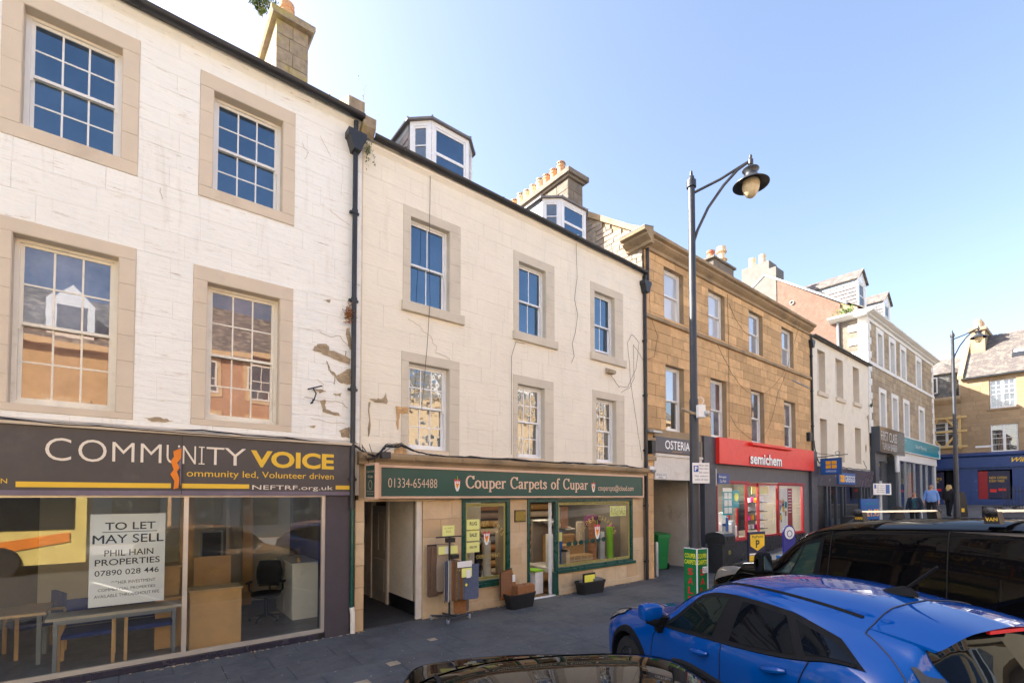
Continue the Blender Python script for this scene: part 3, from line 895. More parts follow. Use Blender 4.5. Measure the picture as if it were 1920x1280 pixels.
def leaves(name, c, rad, n, size, m='foliage', parent=None, seed=1, stems=4, droop=0):
    rr = random.Random(seed); st = MB(); lf = MB()
    for k in range(stems):
        e = Vector(c) + Vector((rr.uniform(-1, 1)*rad[0], rr.uniform(-1, 1)*rad[1], rr.uniform(.3, 1)*rad[2]*(1-2*droop)))
        mid = Vector(c).lerp(e, .5) + Vector((rr.uniform(-.1, .1)*rad[0], 0, .1*rad[2]))
        st.tube([tuple(c), tuple(mid), tuple(e)], [.012*size*10, .008*size*10, .003*size*10], 5)
        for j in range(n // stems):
            t = rr.uniform(.15, 1.05); p = (Vector(c).lerp(mid, t*2) if t < .5 else mid.lerp(e, t*2-1)) + Vector((rr.gauss(0, .16)*rad[0], rr.gauss(0, .16)*rad[1], rr.gauss(0, .14)*rad[2]))
            a = Vector((rr.uniform(-1, 1), rr.uniform(-1, 1), rr.uniform(-1, 1))).normalized()
            b = a.orthogonal().normalized(); s_ = size*rr.uniform(.6, 1.3)
            nn = a.cross(b)
            lf.quad(p-a*s_, p+b*s_*.45+nn*s_*.1, p+a*s_, p-b*s_*.45+nn*s_*.1)
    return st, lf
def plant(label, c, rad, n, size, seed=1, stems=4, name='wall_plant', droop=0):
    t = thing(name, label, 'plant', c)
    st, lf = leaves(name, c, rad, n, size, seed=seed, stems=stems, droop=droop)
    put('stem', st, 'bare_stone', t, smooth=True); put('leaf_mass', lf, 'foliage', t, fixn=False)
plant('leafy green sapling growing beside the tall chimney on the white house', (2.28, 4.4, 14.6), (.42, .3, .75), 260, .07, 3, 7)
plant('green weed hanging from the wall head between the white and cream houses', (3.40, -.06, 9.12), (.12, .1, .5), 110, .03, 4, 5, droop=1)
plant('thin wispy weed rising from the skew stone of the white house', (3.3, .0, 9.9), (.1, .1, .7), 30, .014, 6, 3)
# ================================================================== BUILDING 2: cream house over the carpet shop
b2 = thing('cream_townhouse', 'cream painted building with two dormers above the green carpet shop', 'building', (7.6, 0, gz(7)))
U2 = [(4.29, 5.21, 6.34, 8.10), (7.12, 8.0, 6.34, 8.06), (9.80, 10.66, 6.37, 8.07)]
L2 = [(4.27, 5.22, 3.37, 5.13), (7.08, 7.95, 3.34, 5.10), (9.85, 10.70, 3.34, 5.12)]
SU2 = [(4.13, 5.48, 6.13, 8.29), (6.96, 8.29, 6.13, 8.27), (9.64, 11.03, 6.13, 8.29)]
SL2 = [(4.11, 5.46, 3.26, 5.32), (6.94, 8.25, 3.26, 5.30), (9.70, 11.06, 3.26, 5.32)]
wall('wall', 3.285, 11.99, 3.2, 9.2, .0, .45, U2 + L2, 'joint_cream', b2)
put('wall_rear', MB().box(3.3, 11.99, 8.8, 9, 0, 9.2), 'joint_cream', b2)
ashlar(b2, 'stone', 3.30, 11.98, 3.22, 9.18, 0, SU2 + SL2, .34, (.55, 1.1), 'cream_masonry', gap=.0014, proud=.010, pj=.0012, c=.0025, jz=.05, ragged=.0008)
for ix, oz in zip(U2, SU2):
    surround(b2, oz[:2], (oz[2]+.21, oz[3]), ix[:2], ix[2:], 0, 'margin_grey', .016, .15, bottom=False)
    put('sill', MB().cbox(oz[0]-.03, oz[1]+.07, -.09, .02, oz[2]-.0, oz[2]+.20, .01), 'margin_grey', b2)
for ix, oz in zip(L2, SL2):
    surround(b2, oz[:2], oz[2:], ix[:2], ix[2:], 0, 'margin_grey', .016, .15, bottom=False)
for i, o in enumerate(U2):
    sash(b2, o[0]+.006, o[1]-.006, o[2], o[3]-.006, .12, 2, 1, 1, 'upvc', 'pane_sky', 'pane_sky', fw=.045, sw=.04, bar=.022, mid=.48, drop=.0 if i < 2 else .06)
for o in L2:
    sash(b2, o[0]+.006, o[1]-.006, o[2], o[3]-.006, .13, 3, 2, 2, 'upvc', 'pane_old', fw=.05, sw=.045, bar=.024)
scar(b2, [(3.45, 4.27), (3.62, 4.29), (3.72, 4.31), (3.80, 4.43), (3.82, 4.22), (3.6, 4.21)], -.0165, 'bare_stone')
scar(b2, [(3.44, 4.2), (3.47, 4.2), (3.475, 3.6), (3.45, 3.55)], -.0165, 'bare_stone')
scar(b2, [(4.0, 4.18), (4.26, 4.2), (4.26, 4.08), (4.08, 4.06), (4.05, 3.75), (4.02, 3.74)], -.0225, 'sandstone')
scar(b2, [(4.0, 3.45), (4.22, 3.42), (4.25, 3.22), (3.95, 3.22)], -.0225, 'sandstone')
def crack(parent, pts, y, w=.006, m='bare_stone'):
    mb = MB(); rr = random.Random(int(pts[0][0]*31)); P = []
    for (a, b), (c, d) in zip(pts, pts[1:]):
        for k in range(5): P.append((a+(c-a)*k/5+rr.uniform(-.012, .012), b+(d-b)*k/5+rr.uniform(-.012, .012)))
    P.append(pts[-1])
    for (a, b), (c, d) in zip(P, P[1:]):
        L_ = math.hypot(c-a, d-b) or 1; nx, ny = -(d-b)/L_*w/2, (c-a)/L_*w/2
        mb.prism([(a-nx, b-ny), (c-nx, d-ny), (c+nx, d+ny), (a+nx, b+ny)], y-.002, y)
    put('crack', mb, m, parent)
crack(b2, [(4.25, 5.98), (4.5, 5.9), (4.62, 5.78), (4.78, 5.74), (4.8, 5.6), (4.9, 5.55), (4.88, 5.42), (5.2, 5.36), (5.25, 5.2)], -.015)
crack(b1, [(2.2, 8.6), (2.3, 8.5), (2.25, 8.35)], -.016, .005); crack(b1, [(2.7, 7.6), (2.95, 7.5), (3.05, 7.46)], -.016, .005)
crack(b1, [(.22, 7.0), (.26, 6.85)], -.016, .006); crack(b1, [(2.5, 8.9), (2.7, 8.6)], -.016, .004)
crack(b1, [(2.67, 4.85), (2.7, 4.7), (2.82, 4.62), (2.8, 4.45)], -.017, .012, 'mortar'); crack(b1, [(2.55, 5.35), (2.72, 5.3), (2.9, 5.35), (3.05, 5.2)], -.017, .007)
crack(b1, [(2.3, 4.15), (2.6, 4.12), (2.9, 4.15), (3.05, 4.05)], -.017, .008, 'mortar'); crack(b1, [(2.4, 3.8), (2.75, 3.75), (3.0, 3.76)], -.017, .006)
crack(b1, [(3.0, 5.1), (3.02, 4.9), (2.9, 4.88)], -.017, .012, 'mortar'); crack(b1, [(2.5, 4.5), (2.62, 4.42), (2.6, 4.3)], -.017, .006)
put('eaves_course', MB().prism([(-.01, 9.06), (-.07, 9.14), (-.07, 9.2), (.3, 9.2), (.3, 9.06)], 3.30, 11.98, 'x'), 'cream_masonry', b2)
roof_slope(b2, 3.28, 12.0, -.1, 9.24, 4.4, 12.6)
gutter(b2, 3.46, 12.02, -.13, 9.30, .08, 9.18)
dp2 = downpipe(b2, 12.0, -.08, -.05, 8.85, .045)
# canted dormers with slated cheeks
def dormer(x0, x1, x2, x3, zt, yb, rise, label):
    d = put('dormer', MB().prism([(x0+.03, yb), (x0+.03, .70), (x1, .38), (x2, .38), (x3-.03, .70), (x3-.03, yb)], 9.2, zt, 'z'), 'black', b2)
    A, B, C_, D = (x0, .68), (x1, .35), (x2, .35), (x3, .66)
    def face(P, Q, two):
        p, q = Vector((*P, 0)), Vector((*Q, 0)); L_ = (q-p).length; u = (q-p)/L_; n = Vector((u.y, -u.x, 0))
        def m(a, b, z0, z1, d0, d1):
            mb = MB(); mb.box(a, b, d0, d1, z0, z1)
            mb.v = [tuple(p + u*v[0] - n*v[1] + Vector((0, 0, v[2]))) for v in mb.v]; return mb
        f = MB(); z0 = 9.3; t = .075
        f.add(m(0, t, z0, zt, -.02, .04)); f.add(m(L_-t, L_, z0, zt, -.02, .04)); f.add(m(t, L_-t, zt-.1, zt, -.02, .04))
        zm = 9.3 + (zt-9.3)*.50
        w_ = put('window', f, 'upvc', b2)
        s_ = MB()
        t2 = t+.045
        s_.add(m(t, t2, z0, zt-.1, -.005, .03)); s_.add(m(L_-t2, L_-t, z0, zt-.1, -.005, .03)); s_.add(m(t2, L_-t2, zt-.145, zt-.1, -.005, .03))
        zs = [z0, zm, zt-.145] if two else [z0, z0+(zt-.145-z0)*.33, z0+(zt-.145-z0)*.67, zt-.145]
        for z in zs[1:-1]: s_.add(m(t2, L_-t2, z-.035 if two else z-.012, z+.03 if two else z+.012, -.005, .03))
        put('sash', s_, 'upvc', w_)
        for a, b in zip(zs, zs[1:]):
            put('pane', m(t2, L_-t2, a+.002, b-.002, .012, .016), 'pane_sky' if two else 'pane_dark', w_)
    face(A, B, False); face(B, C_, True); face(C_, D, False)
    # roof: hipped with lead ridge rolls
    o = .09; zr = zt + rise; xc = (x0+x3)/2
    E_ = [(x0-o, yb), (x0-o, .68-o*.5), (x1-o*.3, .35-o), (x2+o*.3, .35-o), (x3+o, .66-o*.5), (x3+o, yb)]
    rb = MB(); n = len(E_)
    rb.v = [(a, b, zt+.0) for a, b in E_] + [(a, b, zt+.045) for a, b in E_] + [(xc, 1.05, zr), (xc, yb, zr)]
    rb.f = [(0,1,7,6),(1,2,8,7),(2,3,9,8),(3,4,10,9),(4,5,11,10),(7,8,12),(8,9,12),(9,10,12),(6,7,12,13),(10,11,13,12),(0,5,4,3,2,1)]
    rf = put('dormer_roof', rb, 'slate', b2)
    lr = MB()
    for a, b in (E_[1], E_[2], E_[3], E_[4]): lr.tube([(a, b, zt+.05), (xc, 1.05, zr+.01)], .022, 6)
    lr.tube([(xc, 1.05, zr+.01), (xc, yb, zr+.01)], .03, 6)
    put('lead_rolls', lr, 'lead', b2, smooth=True)
    # cheek slates
    put('cheek_lead', MB().box(x0-.012, x0+.0, .74, yb, zt-.14, zt-.0), 'lead', b2)
    put('cheek_post', MB().box(x0-.016, x0+.02, .66, .74, 9.3, zt), 'slate_paint', b2)
    z = zt-.14; k = 0
    while z > 9.35:
        y = .74 + (0 if k % 2 else -.0)
        first = True
        while y < yb:
            l = (.14 if (k % 2 and first) else .27); first = False
            ye = min(y+l, yb)
            if ye-y > .05 and z > 9.25+(y-0)*.75:
                put('slate', MB().quad((x0-.022, y+.004, z-.19), (x0-.022, ye-.004, z-.19+random.uniform(-.01, .01)), (x0-.006, ye-.004, z), (x0-.006, y+.004, z)).quad((x0-.008, y+.004, z-.19), (x0-.008, ye-.004, z-.19), (x0-.022, ye-.004, z-.19), (x0-.022, y+.004, z-.19)), 'slate', b2, fixn=False)
            y = ye
        z -= .17; k += 1
dormer(4.60, 4.95, 5.90, 6.20, 10.62, 2.1, .34, '')
dormer(8.50, 8.89, 9.84, 10.12, 10.44, 1.9, .3, '')
# gable chimney of the cream house, long stack with a row of pots
c2 = put('chimney', MB().box(11.27, 11.92, 2.43, 6.0, 10.2, 13.12), 'mortar', b2)
rr = random.Random(4)
for z in range(8):
    za, zb = 10.3 + z*.352, 10.3 + (z+1)*.352
    mid = 11.6 + (.12 if z % 2 else -.1)
    for a, b in ((11.24, mid), (mid, 11.95)):
        put('stone', MB().cbox(a+.004, b-.004, 2.4, 2.44, za+.004, zb-.004, .01).jit(.004), 'sandstone_dark', c2, fixn=False)
    y = 2.44; k = 0
    while y < 5.9:
        e = min(6.0, y + rr.uniform(.35, .7)); put('stone', MB().cbox(11.24, 11.28, y+.004, e-.004, za+.004, zb-.004, .01, 'x').jit(.004), 'sandstone_dark', c2, fixn=False); y = e
put('chimney_cap', MB().box(11.18, 12.0, 2.33, 6.08, 13.13, 13.22).box(11.1, 12.1, 2.24, 6.16, 13.221, 13.38), 'sandstone_dark', c2)
for i in range(8):
    pot(c2, 11.5, 3.0 + i*.37, 13.38, .62 + .06*(i % 3 == 0), .135, ('terracotta', 'terracotta', 'terracotta', 'buff_clay', 'buff_clay', 'buff_clay', 'buff_clay', 'terracotta')[i])
ae = thing('tv_aerial', 'thin toothed television aerial beside the row of orange chimney pots', 'aerial', (10.4, 5.4, 13.3))
m_ = MB().tube([(10.9, 5.9, 12.4), (10.9, 5.9, 13.9)], .015, 5).tube([(10.2, 5.9, 13.95), (11.2, 5.9, 13.8)], .012, 5)
for i in range(9): m_.tube([(10.22+i*.1, 5.75, 13.95-.015*i), (10.22+i*.1, 6.05, 13.95-.015*i)], .006, 4)
put('antenna', m_, 'galv', ae)
# shop front of the carpet shop
OPS = [(3.37, 4.62, -.06, 2.33), (5.55, 6.86, .46, 2.36), (7.40, 11.42, -.06, 2.36)]
wall('shop_wall', 3.285, 11.99, -.06, 3.2, .03, .45, OPS, 'mortar', b2)
OPS2 = OPS[:2] + [(7.40, 8.41, -.06, 2.36), (8.41, 11.42, .50, 2.36)]
ashlar(b2, 'shop_stone', 3.28, 11.96, -.06, 2.40, .03, OPS2, .40, (.35, .85), 'sandstone_pale', gap=.003, proud=.012, pj=.002, c=.004, maxn=120)
put('stall_wall', MB().box(8.41, 11.42, .03, .3, -.06, .5), 'mortar', b2)
put('plinth_course', MB().cbox(5.1, 7.38, -.03, .02, -.06, .11, .01), 'sandstone_pale', b2)
put('plinth_course', MB().cbox(8.42, 11.7, -.03, .02, -.06, .09, .01), 'sandstone_pale', b2)
# cornice
CP = [(.0, 3.02), (-.10, 3.03), (-.12, 3.08), (-.2, 3.14), (-.22, 3.2), (-.22, 3.235), (.0, 3.27)]
blocks(b2, 'cornice_stone', 3.24, 11.98, CP, 'sandstone_trim', 1.1)
fs = put('shop_fascia', MB().box(3.62, 11.74, -.13, .03, 2.40, 3.01), 'green_sign', b2)
put('fascia_frame', MB().box(3.60, 11.77, -.155, -.12, 2.98, 3.03).box(3.60, 11.77, -.155, -.12, 2.39, 2.43).box(3.60, 3.65, -.155, -.12, 2.43, 2.98).box(11.72, 11.77, -.155, -.12, 2.43, 2.98), 'salmon', fs)
text('01334-654488', 3.80, 4.86, 2.60, 2.78, -.1325, 'salmon_text', fs, off=-.012)
# hand-cut serif capitals and lower case for the shop name
SG = {'C': (.66, [[(.60,.80),(.50,.93),(.34,.98),(.17,.90),(.06,.70),(.04,.48),(.08,.25),(.20,.08),(.36,.02),(.52,.07),(.62,.20)], [(.60,.98),(.60,.74)]]),
      'o': (.50, [[(.25,.62),(.12,.55),(.05,.40),(.05,.24),(.12,.08),(.25,.02),(.38,.08),(.45,.24),(.45,.40),(.38,.55),(.25,.62)]]),
      'u': (.54, [[(.02,.60),(.12,.60),(.12,.20),(.18,.06),(.28,.02),(.40,.10)], [(.33,.60),(.43,.60),(.43,.03),(.53,.03)]]),
      'p': (.52, [[(.02,.60),(.13,.60),(.13,-.26)], [(.03,-.27),(.24,-.27)], [(.13,.50),(.24,.61),(.36,.58),(.46,.44),(.46,.22),(.38,.06),(.26,.02),(.14,.10)]]),
      'e': (.46, [[(.06,.36),(.42,.36),(.40,.52),(.30,.61),(.18,.58),(.07,.42),(.06,.22),(.14,.06),(.26,.02),(.36,.05),(.43,.14)]]),
      'r': (.40, [[(.02,.60),(.13,.60),(.13,.02)], [(.02,.02),(.25,.02)], [(.13,.44),(.22,.58),(.32,.61),(.37,.54)]]),
      'a': (.46, [[(.08,.50),(.16,.60),(.28,.60),(.34,.50),(.34,.10),(.38,.03),(.45,.05)], [(.34,.36),(.18,.32),(.07,.22),(.07,.10),(.15,.02),(.26,.06),(.34,.16)]]),
      't': (.32, [[(.14,.78),(.14,.12),(.20,.03),(.30,.07)], [(.02,.60),(.28,.60)]]),
      's': (.38, [[(.31,.47),(.28,.58),(.18,.62),(.08,.55),(.08,.44),(.18,.36),(.28,.28),(.32,.17),(.26,.05),(.15,.02),(.06,.07),(.04,.18)]]),
      'f': (.32, [[(.36,.88),(.30,.97),(.20,.95),(.14,.82),(.14,.02)], [(.03,.60),(.28,.60)], [(.04,.02),(.26,.02)]]), ' ': (.34, [])}
def strokes(word, x0, x1, zb, zcap, y, m, parent, w=.055):
    tot = sum(SG[c][0] + .05 for c in word); mb = MB(); x = 0; sx = (x1-x0)/tot; sz = zcap-zb
    for c in word:
        for pl in SG[c][1]:
            for (a, b), (c_, d) in zip(pl, pl[1:]):
                L_ = math.hypot(c_-a, d-b) or 1
                ww = w*(.55 + .75*abs(d-b)/L_)
                nx, ny = -(d-b)/L_*ww, (c_-a)/L_*ww; ex, ey = (c_-a)/L_*w*.35, (d-b)/L_*w*.35
                mb.quad(*[(x0+(x+px)*sx, y - .00001*len(mb.f), zb+pz*sz) for px, pz in ((a-nx-ex, b-ny-ey), (c_-nx+ex, d-ny+ey), (c_+nx+ex, d+ny+ey), (a+nx-ex, b+ny-ey))])
        x += SG[c][0] + .05
    put('lettering', mb, m, parent, fixn=False)
strokes('Couper Carpets of Cupar', 5.56, 9.38, 2.60, 2.87, -.1325, 'salmon_text', fs)
text('coupercpts@icloud.com', 9.78, 11.3, 2.53, 2.73, -.1325, 'salmon_text', fs, off=.004)
def crest(x, z, s, y, parent):
    def P(pts, m): put('crest', MB().prism([(x+a*s*.92, z+b*s) for a, b in pts], y-.002, y), m, parent)
    P([(-.5, .35), (-.46, .62), (-.3, .5), (-.34, .72), (-.1, .55), (.1, .55), (.34, .72), (.3, .5), (.46, .62), (.5, .35), (.44, .1), (.5, -.15), (.35, -.2), (.3, -.55), (0, -.95), (-.3, -.55), (-.35, -.2), (-.5, -.15), (-.44, .1)], 'cabinet_red')
    y -= .0022
    P([(-.44, .36), (.44, .36), (.40, .0), (.36, -.45), (.15, -.9), (-.15, -.9), (-.36, -.45), (-.40, 0)], 'paper')
    y -= .0022
    P([(-.26, .1), (.26, .1), (.22, -.25), (0, -.68), (-.22, -.25)], 'logo_orange')
    y -= .0022
    for i in range(3):
        for j in range(3):
            if (i+j) % 2 == 0: P([(-.22+i*.15, .08-j*.16), (-.07+i*.15, .08-j*.16), (-.07+i*.15, -.06-j*.16), (-.22+i*.15, -.06-j*.16)] if abs(i-1) < 1 or j < 2 else [(-.05, -.3), (.05, -.3), (0, -.4)], 'cabinet_red')
    P([(-.3, .3), (-.1, .3), (-.2, .14)], 'cabinet_red'); P([(.3, .3), (.1, .3), (.2, .14)], 'cabinet_red')
    P([(-.12, .55), (.12, .55), (.07, .42), (-.07, .42)], 'lead'); P([(-.05, .55), (.06, .55), (.03, 1.0), (.0, 1.12), (-.03, 1.0)], 'lime_carpet')
crest(5.34, 2.685, .165, -.1315, fs); crest(9.585, 2.685, .165, -.1315, fs)
hs = thing('hanging_sign', 'small dark green framed board hanging out beside the passage mouth', 'sign', (3.4, -.3, 2.4))
put('board', MB().box(3.36, 3.40, -.58, -.12, 2.41, 3.0), 'green_sign', hs)
put('frame', MB().box(3.345, 3.415, -.60, -.57, 2.38, 3.03).box(3.345, 3.415, -.13, -.10, 2.38, 3.03).box(3.345, 3.415, -.57, -.13, 2.38, 2.42).box(3.345, 3.415, -.57, -.13, 2.99, 3.03), 'salmon', hs)
put('hanger', MB().tube([(3.38, .0, 3.10), (3.38, -.62, 3.12)], .014, 6).tube([(3.38, -.2, 3.02), (3.38, -.2, 3.11)], .008, 5).tube([(3.38, -.5, 3.02), (3.38, -.5, 3.11)], .008, 5), 'black_iron', hs)
MX = Matrix(((0, 1, 0, 0), (-1, 0, 0, 0), (0, 0, 1, 0), (0, 0, 0, 1)))
def textx(s, ya, yb, z0, z1, x, m, parent, off=0):
    """lettering on a board that looks to -X; ya is its left end seen from there (the larger y)"""
    return text(s, 0, 1, z0, z1, 0, m, parent, off=off, fn=lambda p: (x, ya + (yb-ya)*p[0], p[2]))
textx('Couper Carpets', -.17, -.53, 2.85, 2.91, 3.357, 'salmon_text', hs); textx('of Cupar', -.23, -.47, 2.75, 2.82, 3.357, 'salmon_text', hs)
put('emblem', MB().lathe([(.075, 0), (.085, 0), (.085, .002), (.075, .002)], (3.357, -.35, 2.64), 16, 'x', False), 'salmon_text', hs)
textx('quality, integrity, value', -.18, -.52, 2.50, 2.54, 3.357, 'salmon_text', hs); textx('& service guaranteed', -.2, -.5, 2.45, 2.49, 3.357, 'salmon_text', hs)
# green timber window frames and the door opening
GW = MB().add(frame_boxes(5.55, 6.86, .46, 2.36, -.01, .09, .085, .09, .07)); GW.box(5.50, 6.90, -.05, -.01, .42, .50)
g1 = put('shop_window', GW, 'green_paint', b2)
put('pane', MB().box(5.64, 6.77, .04, .046, .55, 2.29), 'shop_glass_low', g1)
GW = MB().add(frame_boxes(8.33, 11.42, .52, 2.36, -.01, .09, .075, .09, .07)); GW.box(8.36, 11.5, -.05, -.01, .49, .56); GW.box(8.30, 8.40, -.015, .1, -.06, .52)
g2 = put('shop_window', GW, 'green_paint', b2)
put('pane', MB().box(8.41, 11.34, .04, .046, .61, 2.29), 'shop_glass_low', g2)
put('door_frame', MB().box(7.40, 7.46, -.01, .12, -.06, 2.36).box(7.46, 8.33, -.01, .12, 2.28, 2.36).box(5.5, 8.33, -.04, -.012, 2.362, 2.40), 'green_paint', b2)
put('door_edge', MB().box(8.22, 8.28, .1, .16, -.03, 2.27), 'upvc', b2)
put('threshold', MB().box(7.46, 8.30, -.02, .06, -.056, -.03), 'upvc', b2)
put('door_mat', MB().box(7.47, 8.2, .06, 1.6, -.055, -.035), 'doormat', b2)
# gilt signwriting on the glass
def film(p, x0, x1, z0, z1, s, l=True):
    put('gilt_band', MB().box(x0, x1, .0365, .0385, z1-.07, z1).box(x0, x1, .0365, .0385, z0, z0+.07).box(x0, x0+.05, .0365, .0385, z0+.07, z1-.07).box(x1-.05, x1, .0365, .0385, z0+.07, z1-.07), 'gold_film', p)
    text(s, x0+.2, x1-.2, z1-.055, z1-.015, .0355, 'ink', p); text(s, x0+.2, x1-.2, z0+.015, z0+.055, .0355, 'ink', p)
film(g1, 5.66, 6.75, .57, 2.27, 'coupercpts@icloud.com')
film(g2, 8.43, 11.32, .63, 2.27, 'QUALITY CARPETS  VINYLS  RUGS  BLINDS')
def arc_text(s, cx, cz, r, a0, a1, h, y, m, parent):
    for i, c in enumerate(s):
        if c == ' ': continue
        a = R(a0 + (a1-a0)*i/(len(s)-1)); wd = h*.62
        def f(p, a=a): return (cx + math.sin(a)*(r+p[2]) + math.cos(a)*p[0], p[1], cz + math.cos(a)*(r+p[2]) - math.sin(a)*p[0])
        text(c, -wd/2, wd/2, 0, h, y, m, parent, fn=f)
arc_text('COUPER CPTS', 6.25, 1.35, .42, -62, 62, .11, .0355, 'gold_text', g1); text('DEPARTMENT', 5.95, 6.6, 1.05, 1.13, .0355, 'gold_text', g1)
arc_text('COUPER CARPETS', 9.95, 1.05, .72, -62, 62, .13, .0355, 'gold_text', g2)
crest(6.22, 1.52, .20, .035, g1); crest(9.92, 1.50, .26, .035, g2)
put('plaque', MB().cbox(7.0, 7.34, -.01, .02, 1.82, 2.10, .01), 'black', b2); put('plaque_face', MB().cbox(7.02, 7.32, -.016, -.008, 1.84, 2.08, .004), 'brass', b2)
# passage (pend)
put('passage_wall', MB().box(3.29, 3.37, .45, 6, -.06, 2.5).box(4.62, 4.70, .5, 1.7, -.06, 2.5).box(4.62, 4.70, 2.6, 6, -.06, 2.5).box(3.29, 4.7, 6, 6.1, -.06, 2.5).box(3.37, 4.62, .45, 6, 2.35, 2.5), 'limewash', b2)
put('passage_wall_inner', MB().box(4.0, 4.08, 3.0, 6, -.05, 2.35), 'limewash', b2)
put('passage_floor', MB().box(3.37, 4.62, .05, 6, -.06, -.045), 'slab_joint', b2)
put('passage_skirting', MB().box(3.37, 3.385, .45, 6, -.05, .22).box(4.605, 4.62, .1, 1.7, -.05, .24), 'black', b2)
pd = put('passage_door', MB().box(4.60, 4.64, 1.72, 2.58, -.05, 2.2), 'door_grey', b2)
put('door_panel', MB().cbox(4.585, 4.60, 1.85, 2.1, 1.15, 2.05, .01, 'x').cbox(4.585, 4.60, 2.2, 2.46, 1.15, 2.05, .01, 'x').cbox(4.585, 4.60, 1.85, 2.46, .2, .95, .01, 'x'), 'door_grey', pd)
put('passage_frame', MB().box(4.57, 4.62, 1.62, 1.72, -.05, 2.3).box(4.57, 4.62, 2.58, 2.68, -.05, 2.3).box(4.50, 4.62, .06, .12, -.05, 2.33), 'limewash', b2)
# pier at the left of the pend
ashlar(b2, 'pier_stone', 3.20, 3.375, -.06, 2.36, -.01, [], .42, (.2, .3), 'sandstone_pale', gap=.004, proud=.03, pj=.01, maxn=20, ragged=.006)
# shop interior
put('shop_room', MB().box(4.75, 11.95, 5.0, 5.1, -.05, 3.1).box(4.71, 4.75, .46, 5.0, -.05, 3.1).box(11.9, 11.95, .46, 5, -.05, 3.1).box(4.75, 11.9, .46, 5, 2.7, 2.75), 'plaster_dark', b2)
put('shop_floor', MB().box(4.75, 11.9, .46, 5, -.055, -.04), 'doormat', b2)
def lamp_in(name, x, y, z, e, sz, col=(1, .86, .68)):
    l = bpy.data.lights.new(name, 'AREA'); l.energy = e; l.shape = 'RECTANGLE'; l.size = sz[0]; l.size_y = sz[1]; l.color = col
    o = bpy.data.objects.new(name, l); COL.objects.link(o); o.location = (x, y, z)
for i in range(5): put('ceiling_lamp', MB().lathe([(.0, 2.62), (.06, 2.62), (.07, 2.66), (.04, 2.70)], (5.6+i*1.4, 1.0, 0), 12), mat('lamp_lit', (1, .85, .6), emit=4) if i == 0 else 'lamp_lit', b2)
lamp_in('shop_lighting', 8.4, 1.3, 2.6, 16, (6, .3))
put('window_back', MB().box(4.75, 6.9, 1.25, 1.29, .5, 2.7), 'plaster', b2)
put('display_floor', MB().box(5.5, 6.95, .1, 1.25, .42, .5).box(8.45, 11.5, .1, 1.5, .45, .56), 'plaster', b2)
# cables along the cornice and over the wall
for k in range(4):
    rr = random.Random(40+k)
    pts = [(3.1, -.10, 3.40+.01*k), (3.3, -.2, 3.24), (3.5, -.24, 3.18), (3.72, -.2, 3.36 + .02*k), (4.05, -.16, 3.40+.02*k), (4.4, -.2, 3.30), (4.9, -.2, 3.26)] + [(5.6 + i*1.05, -.2 - .012*k, 3.265 + rr.uniform(-.01, .03)) for i in range(6)] + [(11.8, -.15, 3.24), (12.0, -.08, 3.45)]
    cable('cable', pts, .012 if k < 2 else .007, 'cable', b2, sag=.012, wig=.01, seed=k)
for k in range(5):
    rr = random.Random(60+k)
    cable('cable', [(3.15+rr.uniform(0,.3), -.1, 3.42-rr.uniform(0,.1)), (3.35+rr.uniform(-.1,.1), -.28, 3.20-rr.uniform(0,.1)), (3.6+rr.uniform(0,.5), -.12, 3.4-rr.uniform(0,.15))], .006, 'cable', b2, sag=.03, wig=.012, seed=90+k)
cable('cable', [(4.72, -.03, 9.1), (4.70, -.04, 7.5), (4.68, -.12, 6.4), (4.66, -.03, 5.4), (4.55, -.03, 4.2)], .005, 'cable', b2, wig=.008)
cable('cable', [(9.05, -.05, 9.15), (9.10, -.03, 8.2), (9.0, -.03, 7.6), (9.12, -.03, 7.2), (9.02, -.03, 6.7), (8.9, -.03, 6.4), (8.98, -.03, 6.1), (8.88, -.03, 5.9)], .0045, 'cable', b2, wig=.012)
cable('cable', [(7.3, -.03, 6.08), (7.02, -.03, 6.08), (6.88, -.03, 5.7), (6.88, -.03, 3.4)], .0045, 'cable', b2, wig=.006)
cable('cable', [(10.45, -.04, 5.8), (10.8, -.03, 5.55), (11.2, -.03, 5.6), (11.6, -.03, 6.2), (11.75, -.03, 7.0), (11.4, -.03, 7.2), (11.2, -.03, 6.9), (11.35, -.03, 5.7), (11.6, -.03, 4.6), (11.85, -.03, 3.5)], .0045, 'cable', b2, wig=.02)
cable('cable', [(12.3, -.03, 8.9), (12.3, -.03, 8.0), (12.7, -.03, 7.4), (12.5, -.03, 6.7), (11.9, -.05, 6.5), (11.45, -.04, 6.9), (11.5, -.03, 5.9), (11.3, -.03, 5.6), (10.9, -.03, 5.4)], .0045, 'cable', b2, wig=.02)
put('wall_vent', MB().prism([(-.02, 6.0), (-.18, 5.92), (-.18, 5.84), (-.02, 5.84)], 10.24, 10.5, 'x'), 'bare_stone', b2)
fl = MB().box(3.55, 3.72, -.42, -.3, 3.13, 3.25).tube([(3.64, -.1, 3.2), (3.64, -.34, 3.2)], .015, 5)
fl.v = [(a, b, c) for a, b, c in fl.v]
tag(put('floodlight', fl, 'black_iron'), 'small black floodlight on the stone cornice above the passage', 'lamp')
